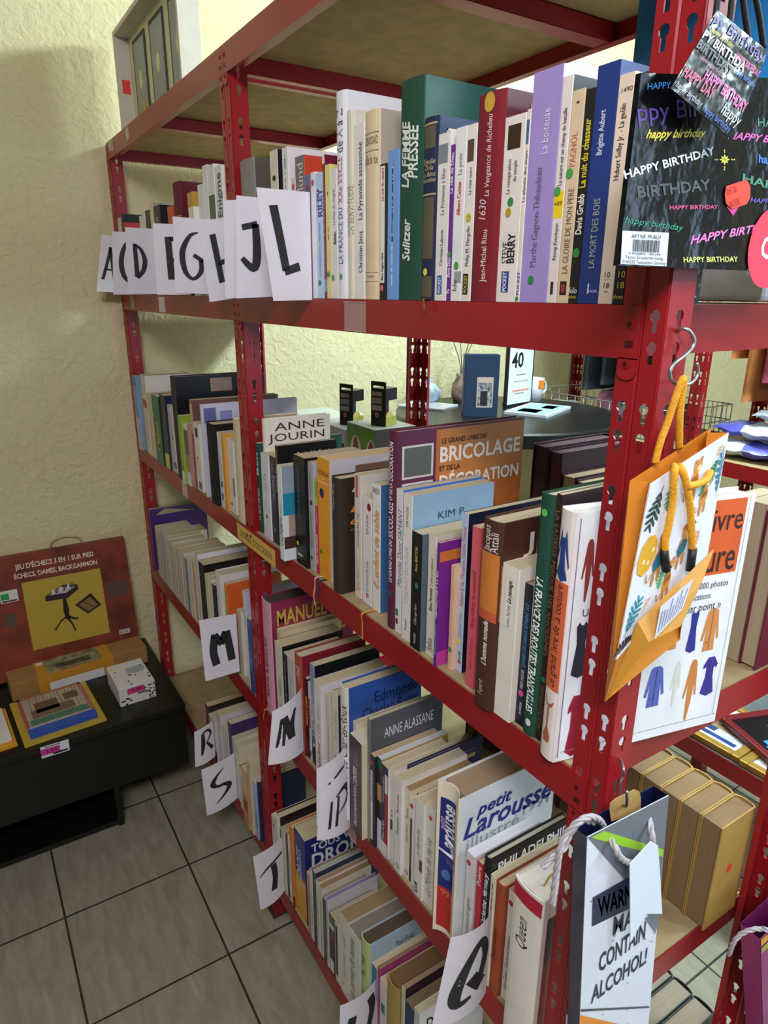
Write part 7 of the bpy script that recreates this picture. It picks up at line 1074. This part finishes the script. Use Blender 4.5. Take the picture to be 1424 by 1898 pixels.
# ------------------------------------------------------------------ round table behind the shelves
tz = 1.170
tb = empty('round_table', (.405, 1.28, 0), 'round black high table behind the bookshelves', 'table')
q = MB(); q.lathe([(.0, -.052), (.425, -.052), (.432, -.045), (.432, -.006), (.425, 0), (.0, 0)], (0, 0, tz), mat('15171a', .3, var=.1), 96, False); q.build('table_top', tb)
q = MB(); q.lathe([(.035, 0), (.035, tz - .056)], (0, 0, .004), mat('15171a', .4), 24); q.build('pedestal', tb)
q = MB(); q.lathe([(.27, 0), (.27, .012), (.05, .03)], (0, 0, 0.0), mat('15171a', .4), 40); q.build('base', tb)
al = empty('photo_album', (.44, 1.122, tz + .0006), 'navy photo album with a small photo window standing on the round table', 'photo album', rz=math.radians(-31))
q = MB(); NV_ = mat('1f3350', .5, var=.06); q.box((-.045, -.062, 0), (-.040, .062, .225), NV_); q.box((-.005, -.062, 0), (0, .062, .225), NV_); q.box((-.045, -.0655, 0), (0, -.062, .225), NV_); q.build('cover', al, bevel=.001)
q = MB(); q.box((-.040, -.060, .004), (-.005, .058, .221), pages('cfc8b8')); q.build('page_block', al)
q = MB(); q.box((0.0, -.018, .035), (.0006, .042, .145), ink('c8b4a0')); q.box((.0006, -.014, .04), (.001, .038, .125), mat('8a8a90', .4, var=.9, scale=60)); q.box((.001, -.004, .042), (.0013, .022, .095), mat('2a2a30', .4, var=.5, scale=50)); q.build('photo_window', al)
sg = empty('price_sign', (.31, 1.435, tz + .0006), 'white sign with black frame reading 40 on the round table', 'sign', rz=math.radians(11))
q = MB(); q.box((-.014, -.088, 0), (.0, .088, .250), mat('15161a', .4)); q.box((.0, -.080, .010), (.0008, .080, .243), mat('dfe4ee', .5)); q.box((-.06, -.03, 0), (-.014, .03, .006), mat('15161a', .4))
sf = lambda y0, y1, z0, z1: (lambda u, v: (.0013, y0 + (y1 - y0) * u, z0 + (z1 - z0) * v))
put_text(q, '40', sf(-.066, .012, .155, .215), '17181c', 'b')
for z0, y0, y1, c in ((.122, -.03, .035, '5a5a60'), (.096, -.045, .045, '8a8a90'), (.058, -.05, .05, 'd8683c'), (.048, -.035, .03, '6a6a70')):
    y = y0
    while y < y1: q.box((.0008, y, z0), (.0011, y + .008, z0 + (.008 if c == 'd8683c' else .005)), ink(c)); y += .011
q.build('sign_board', sg)
mg = empty('mug', (.235, 1.585, tz + .0006), 'white mug with orange sticker behind the 40 sign', 'mug')
q = MB(); q.lathe([(.036, 0), (.042, .04), (.044, .095), (.040, .095), (.038, .01)], (0, 0, 0), mat('dcdee2', .25), 28); q.build('mug_body', mg)
q = MB(); q.tube(spline([(.0, .043, .08), (.0, .07, .07), (.0, .07, .035), (0, .043, .025)], 5), .005, mat('dcdee2', .25)); q.build('handle', mg); q = MB(); q.box((.040, -.012, .055), (.0455, .016, .09), ink('e8842c')); q.build('price_sticker', mg)
def booklet(loc, sx, sy, th, rz, m, lab_, extra=()):
    o = empty('magazine', loc, lab_, 'magazine', rz=rz); q = MB(); q.box((-sx, -sy, 0), (sx, sy, th), m)
    for a, b, c, d, h in extra: q.box((a, c, th), (b, d, th + .0004), mat(h, .4, var=.3, scale=40))
    q.build('booklet', o)
booklet((.455, 1.40, tz + .0006), .085, .135, .010, .42, mat('d8e2ea', .3), 'pale blue illustrated booklet lying at the right of the round table', ((-.07, .07, -.12, .12, '9cc4d8'), (-.05, .03, -.1, -.02, 'c8c8a8'), (0, .05, .02, .1, '8ab4c0')))
booklet((.14, 1.10, tz + .0006), .10, .075, .006, .5, mat('d4d8e8', .15), 'shiny plastic-wrapped sheet lying on the left of the round table', ((-.06, .05, -.04, .04, 'a8a8b0'),))
vs_ = empty('vase', (.10, 1.30, tz + .0006), 'glass vase of thin dried silver stems on the round table', 'vase')
q = MB(); q.lathe([(.03, 0), (.042, .03), (.038, .07), (.02, .10), (.024, .115)], (0, 0, 0), mat('8a7068', .15, var=.5, scale=30), 24); q.build('vase_body', vs_)
R = random.Random(5)
for k in range(7):
    a = k * .9; q = MB(); q.tube(spline([(0, 0, .06), (.01 * math.cos(a), .01 * math.sin(a), .16), (.05 * math.cos(a), .05 * math.sin(a), .27), (.09 * math.cos(a), .09 * math.sin(a), .36 + .02 * k)], 5), .0018, mat('7c7c80', .4, metal=.5), seg=6); q.build('stem', vs_)
cl_ = empty('gift_pouch', (.06, 1.16, tz + .0006), 'pale blue gauze pouch beside the vase', 'pouch')
q = MB(); q.lathe([(.03, 0), (.05, .02), (.052, .05), (.03, .075), (.012, .085), (.022, .10)], (0, 0, 0), mat('9fb0bc', .3, var=.4, scale=30), 20); q.build('pouch_body', cl_)

# ------------------------------------------------------------------ second red shelving run against the back
U2 = empty('shelving_unit', (.9, 1.95, 0), 'second red metal shelving run in the background with clothes and packs', 'shelves')
u2 = Vector(U2.location)
def V(o): o.location = -u2; return o
for x_ in (-.045, .889, 1.85):
    V(post(U2, x_, 1.70, 2.0, False)); V(post(U2, x_, 2.15, 2.0, True))
for zl, zr in ((1.066, 1.060), (.45, .42), (1.95, 1.95)):
    for xa, xb, z in ((-.02, .911, zl), (.912, 1.872, zr)):
        V(beam(U2, xa, xb, 1.6988, z, h=.052)); V(beam(U2, xa, xb, 2.1512, z, face=1))
    for x_ in (.0, .884, .937, 1.846): V(beam(U2, 1.704, 2.146, x_, zl, axis='y', tabs=(0, 0)))
    V(board(U2, .004, .882, 1.702, 2.148, zl - .0005)); V(board(U2, .938, 1.844, 1.702, 2.148, zr - .0005))
WIRE = mat('9a9ca0', .35, metal=.8)
def basket(loc, sx, sy, h, lab_):
    o = empty('wire_basket', loc, lab_, 'basket', 'wire baskets on the background shelf'); q = MB()
    for z in (0.003, h * .5, h): q.tube([(-sx, -sy, z), (sx, -sy, z), (sx, sy, z), (-sx, sy, z), (-sx, -sy, z)], .0025, WIRE, seg=6)
    n = 11
    for i in range(n + 1):
        x_ = -sx + 2 * sx * i / n
        for y_ in (-sy, sy): q.tube([(x_, y_, 0), (x_, y_, h)], .0016, WIRE, seg=5)
        q.tube([(x_, -sy, .002), (x_, sy, .002)], .0016, WIRE, seg=5)
    for i in range(7):
        y_ = -sy + 2 * sy * i / 6
        for x_ in (-sx, sx): q.tube([(x_, y_, 0), (x_, y_, h)], .0016, WIRE, seg=5)
    q.build('wire_frame', o)
basket((.32, 1.92, 1.067), .25, .19, .125, 'wire basket of folded clothes left of the red post'); basket((.70, 1.92, 1.067), .115, .19, .125, 'narrow wire basket of dark clothes beside the middle background post')
def cloth_lump(loc, sx, sy, sz, c, lab_, seed, group=None, name='folded_garment', cat='garment'):
    R = random.Random(seed); q = MB(); nu, nv = 14, 10; vs = []
    ph = [R.uniform(0, 6.28) for _ in range(6)]
    for j in range(nv + 1):
        for i in range(nu):
            a = 2 * math.pi * i / nu; b = -math.pi / 2 + math.pi * j / nv
            rr = 1 + .16 * math.sin(3 * a + ph[0]) * math.cos(2 * b + ph[1]) + .10 * math.sin(5 * a + ph[2] + 3 * b)
            cx_, cz_ = math.cos(b), math.sin(b)
            sgn = lambda t, p: math.copysign(abs(t) ** p, t)
            vs.append((sx * rr * sgn(math.cos(a), .7) * sgn(cx_, .6), sy * rr * sgn(math.sin(a), .7) * sgn(cx_, .6), max(0.0, sz * (1 + .55 * (rr - 1)) * (.5 + .5 * sgn(cz_, .8)) + .012 * math.sin(4 * a + ph[3]) * cx_)))
    q.mesh(vs, [(j * nu + i, j * nu + (i + 1) % nu, (j + 1) * nu + (i + 1) % nu, (j + 1) * nu + i) for j in range(nv) for i in range(nu)], mat(c, .7, var=.18, scale=18, bump=.4, bscale=40, bdist=.006), True)
    return tag(q.build(name, None, loc), lab_, cat, group)
G1 = 'garments in the wire baskets'
for loc, sx, sy, sz, c, lab_ in (((.165, 1.88, 1.075), .06, .09, .06, 'c4d4c8', 'pale green folded garment at the left of the wire basket'), ((.42, 1.89, 1.075), .055, .08, .14, 'b87a94', 'pink folded garment with red tag in the wire basket'), ((.335, 1.815, 1.075), .035, .045, .06, 'd0c060', 'small yellow garment low in the wire basket'), ((.32, 2.04, 1.075), .11, .04, .12, 'b0a8b4', 'grey-mauve garment at the back of the wire basket'), ((.525, 1.83, 1.075), .02, .045, .10, '8a8088', 'grey garment at the right end of the wire basket'), ((.70, 1.91, 1.075), .075, .12, .11, '1a1d28', 'black garment in the narrow wire basket')):
    cloth_lump(loc, sx, sy, sz, c, lab_, int(loc[0] * 1000), G1)
G2 = 'purple and white packs on the background shelf'
def soft_pack(loc, sx, sy, sz, rz, lab_, flip=False):
    o = empty('soft_pack', loc, lab_, 'pack', G2, rz=rz); q = MB(); n = 10
    for part, m in ((0, mat('5c5cc0', .25, var=.08)), (1, mat('d0d8e8', .25, var=.05))):
        a0, a1 = ((-1, -.05) if (part == 0) != flip else (-.05, 1)); vs = []
        nx, ny = 6, 8
        for side in (1, -1):
            for j in range(ny + 1):
                for i in range(nx + 1):
                    u = a0 + (a1 - a0) * i / nx; v = -1 + 2 * j / ny
                    hgt = (max(0, 1 - abs(u) ** 3.0) * max(0, 1 - abs(v) ** 2.6)) ** .5
                    vs.append((sx * u, sy * v * (1 - .06 * abs(u)), sz * .5 * (1 + side * hgt) + .004 * math.sin(9 * u + 5 * v)))
        k = (nx + 1) * (ny + 1); fs = [(j * (nx + 1) + i, j * (nx + 1) + i + 1, (j + 1) * (nx + 1) + i + 1, (j + 1) * (nx + 1) + i) for j in range(ny) for i in range(nx)]
        q.mesh(vs, fs + [tuple(k + x_ for x_ in reversed(f)) for f in fs], m, True)
    q.build('pack_body', o)
for i, (x_, y_, z_, rz, fl, lab_) in enumerate(((1.09, 1.81, 1.064, .12, True, 'purple and white pack, bottom left of the background heap'), (1.37, 1.82, 1.064, -.1, False, 'purple and white pack, bottom right of the background heap'), (1.10, 2.02, 1.064, .05, False, 'purple and white pack at the back of the heap'), (1.08, 1.83, 1.125, -.1, False, 'purple and white pack, middle left of the background heap'), (1.37, 1.84, 1.125, .12, True, 'purple and white pack, middle right of the background heap'), (1.20, 1.86, 1.186, .1, True, 'topmost purple and white pack of the background heap'))):
    soft_pack((x_, y_, z_ + .006), .125, .080, .052, rz, lab_, fl)
# hanging clothes
RAIL = 1.86
rail = MB(); rail.tube([(.93, 1.93, RAIL), (1.84, 1.93, RAIL)], .012, WIRE, seg=10); V(rail.build('clothes_rail', U2)); rail = MB(); rail.tube([(.01, 1.93, RAIL), (.88, 1.93, RAIL)], .012, WIRE, seg=10); V(rail.build('clothes_rail', U2))
def hanging(x_, wdt, zb, c, lab_, seed):
    R = random.Random(seed); q = MB(); nu, nv = 12, 14; vs = []
    zt = RAIL - .06
    for j in range(nv + 1):
        v = j / nv; z = zt - (zt - zb) * v; tp = min(1, .35 + v * 3)
        for i in range(nu):
            a = 2 * math.pi * i / nu; vs.append((wdt * .5 * math.cos(a) * (1 + .18 * math.sin(3 * a + seed + 2 * v)), .19 * tp * math.sin(a) * (1 + .06 * math.sin(7 * a + seed)), z))
    q.mesh(vs, [(j * nu + i, (j + 1) * nu + i, (j + 1) * nu + (i + 1) % nu, j * nu + (i + 1) % nu) for j in range(nv) for i in range(nu)] + [tuple(range(nu - 1, -1, -1)), tuple(nv * nu + i for i in range(nu))], mat(c, .75, var=.15, scale=14), True)
    o = empty('hanging_garment', (x_, 1.93, 0), lab_, 'garment', 'clothes on the background rail'); q.build('garment_body', o)
    q = MB(); q.tube(spline([(0, 0, zt - .005), (0, -.019, RAIL - .012), (0, -.019, RAIL + .010), (0, 0, RAIL + .021), (0, .019, RAIL + .010), (0, .018, RAIL - .006)], 5), .002, WIRE, seg=6); q.build('hanger_hook', o)
for x_, wdt, zb, c, lab_ in ((1.005, .05, 1.40, 'a85a24', 'rust orange garment hanging nearest the background post'), (1.062, .05, 1.26, 'a2602c', 'longer brown-orange garment on the background rail'), (1.118, .045, 1.33, '7a2238', 'dark red garment on the background rail'), (1.172, .05, 1.34, 'a08a9a', 'mauve sweater on the background rail'), (1.235, .05, 1.28, '6a6a78', 'grey garment on the background rail'), (1.30, .055, 1.26, '1e2420', 'black garment at the right of the background rail'), (1.365, .05, 1.25, '5a1a22', 'maroon garment at the far right of background rail')):
    hanging(x_, wdt, zb, c, lab_, int(x_ * 100))
for x_, wdt, zb, lab_ in ((.36, .045, 1.22, 'black trousers hanging above the wire basket, left'), (.45, .03, 1.25, 'narrow black garment hanging above the wire basket, middle'), (.53, .045, 1.20, 'black garment hanging above the wire basket, right')): hanging(x_, wdt, zb, '15161b', lab_, int(x_ * 1000))
for loc, sx, sy, sz, c, lab_ in (((.50, 1.88, .456), .075, .09, .26, '3a1c24', 'dark maroon bundle on the lower background shelf'), ((.70, 1.88, .456), .06, .08, .22, 'b88aa4', 'pink bundle on the lower background shelf'), ((.29, 1.9, .456), .07, .10, .22, '5a5e68', 'grey bundle on the lower background shelf')):
    cloth_lump(loc, sx, sy, sz, c, lab_, int(loc[0] * 999), 'bundles on the lower background shelf')

# ------------------------------------------------------------------ low red rack with picture frames beyond the end of the shelves
rk = empty('low_rack', (1.70, 1.28, 0), 'low red display rack with picture frames beyond the rear post', 'rack')
rko = Vector(rk.location)
def RK(o): o.location = -rko; return o
q = MB(); q.box((1.25, 1.045, .432), (2.2, 1.52, .4485), mat('5c5e60', .8, var=.2, scale=25)); RK(q.build('rack_board', rk))
RK(beam(rk, 1.24, 2.21, 1.043, .449, h=.05)); RK(beam(rk, 1.24, 2.21, 1.522, .449, face=1, h=.05))
for x_ in (1.245, 2.165):
    for y_ in (1.046, 1.478): q = MB(); q.box((x_, y_, 0), (x_ + .04, y_ + .04, .432), red_paint()); RK(q.build('rack_leg', rk))
GOLD = mat('a8843a', .4, metal=.3, var=.1)
def pic(loc, sx, sy, rz, fm, pm, lab_, extra=(), bw=.022, tilt=0.0):
    o = empty('picture_frame', loc, lab_, 'picture frame', rz=rz); o.rotation_euler = (0, tilt, rz); q = MB()
    q.box((-sx, -sy, 0), (-sx + bw, sy, .018), fm); q.box((sx - bw, -sy, 0), (sx, sy, .018), fm); q.box((-sx + bw, -sy, 0), (sx - bw, -sy + bw, .018), fm); q.box((-sx + bw, sy - bw, 0), (sx - bw, sy, .018), fm); q.build('frame_border', o, bevel=.003)
    q = MB(); q.box((-sx + bw, -sy + bw, .002), (sx - bw, sy - bw, .010), pm)
    for i, (a, b, c, d, h) in enumerate(extra): q.box((a, c, .010), (b, d, .0104 + .0002 * i), mat(h, .4, var=.25, scale=40))
    q.build('picture', o)
pic((1.495, 1.165, .4490), .105, .115, .02, GOLD, mat('dfe6ea', .5), 'gold picture frame with blue and white picture lying flat on the rack', ((-.05, .06, -.03, .06, '9fb4cc'), (-.05, .0, -.05, .05, '2a4a8a'), (.0, .05, -.08, -.03, 'c8ccd4'), (-.075, .07, -.075, -.06, '24407c'), (-.05, .05, -.03, .0, 'a08468')))
pic((1.708, 1.165, .4490), .105, .115, .02, GOLD, mat('dfe6ea', .5), 'gold picture frame with plain white mount lying flat on the rack', ((-.04, .05, 0, .06, 'b8c4d0'),))
pic((1.625, 1.215, .4675), .115, .105, -.35, mat('6c161c', .35), mat('121417', .25), 'dark red picture frame lying across the two gold frames', ((-.06, -.01, .0, .04, '26303a'), (-.04, -.005, .01, .035, 'c8d2d8'), (.02, .08, -.07, -.01, '2a6ae0'), (.0, .05, -.06, -.03, '4a8af0'), (-.03, .07, .05, .058, '9aa83c'), (.01, .06, .035, .042, '8a9a34'), (-.01, .025, -.02, .006, 'f04a3c')), bw=.02)

# ------------------------------------------------------------------ odds and ends behind the hanging bag, on the upper shelf
o = empty('plastic_tub', (1.80, .335, Z2 + .002), 'pale translucent plastic tub on the upper shelf behind the post', 'tub')
q = MB(); q.box((-.11, -.075, 0), (.105, .075, .185), mat('c9c6cf', .3, var=.1)); q.build('tub_body', o, bevel=.006); q = MB(); q.box((-.115, -.08, .1855), (.11, .08, .197), mat('dcdce2', .3)); q.build('lid', o, bevel=.003)
o = empty('blue_package', (1.80, .335, Z2 + .2), 'glossy blue wrapped package on the plastic tub behind the black bag', 'package')
q = MB(); q.box((-.11, -.07, 0), (.112, .072, .165), mat('2a78b8', .2, var=.3, scale=8, bump=.3, bscale=20, bdist=.004)); q.box((.112, -.07, .07), (.1126, .072, .076), ink('8a6a3c')); q.build('package_body', o, bevel=.006)
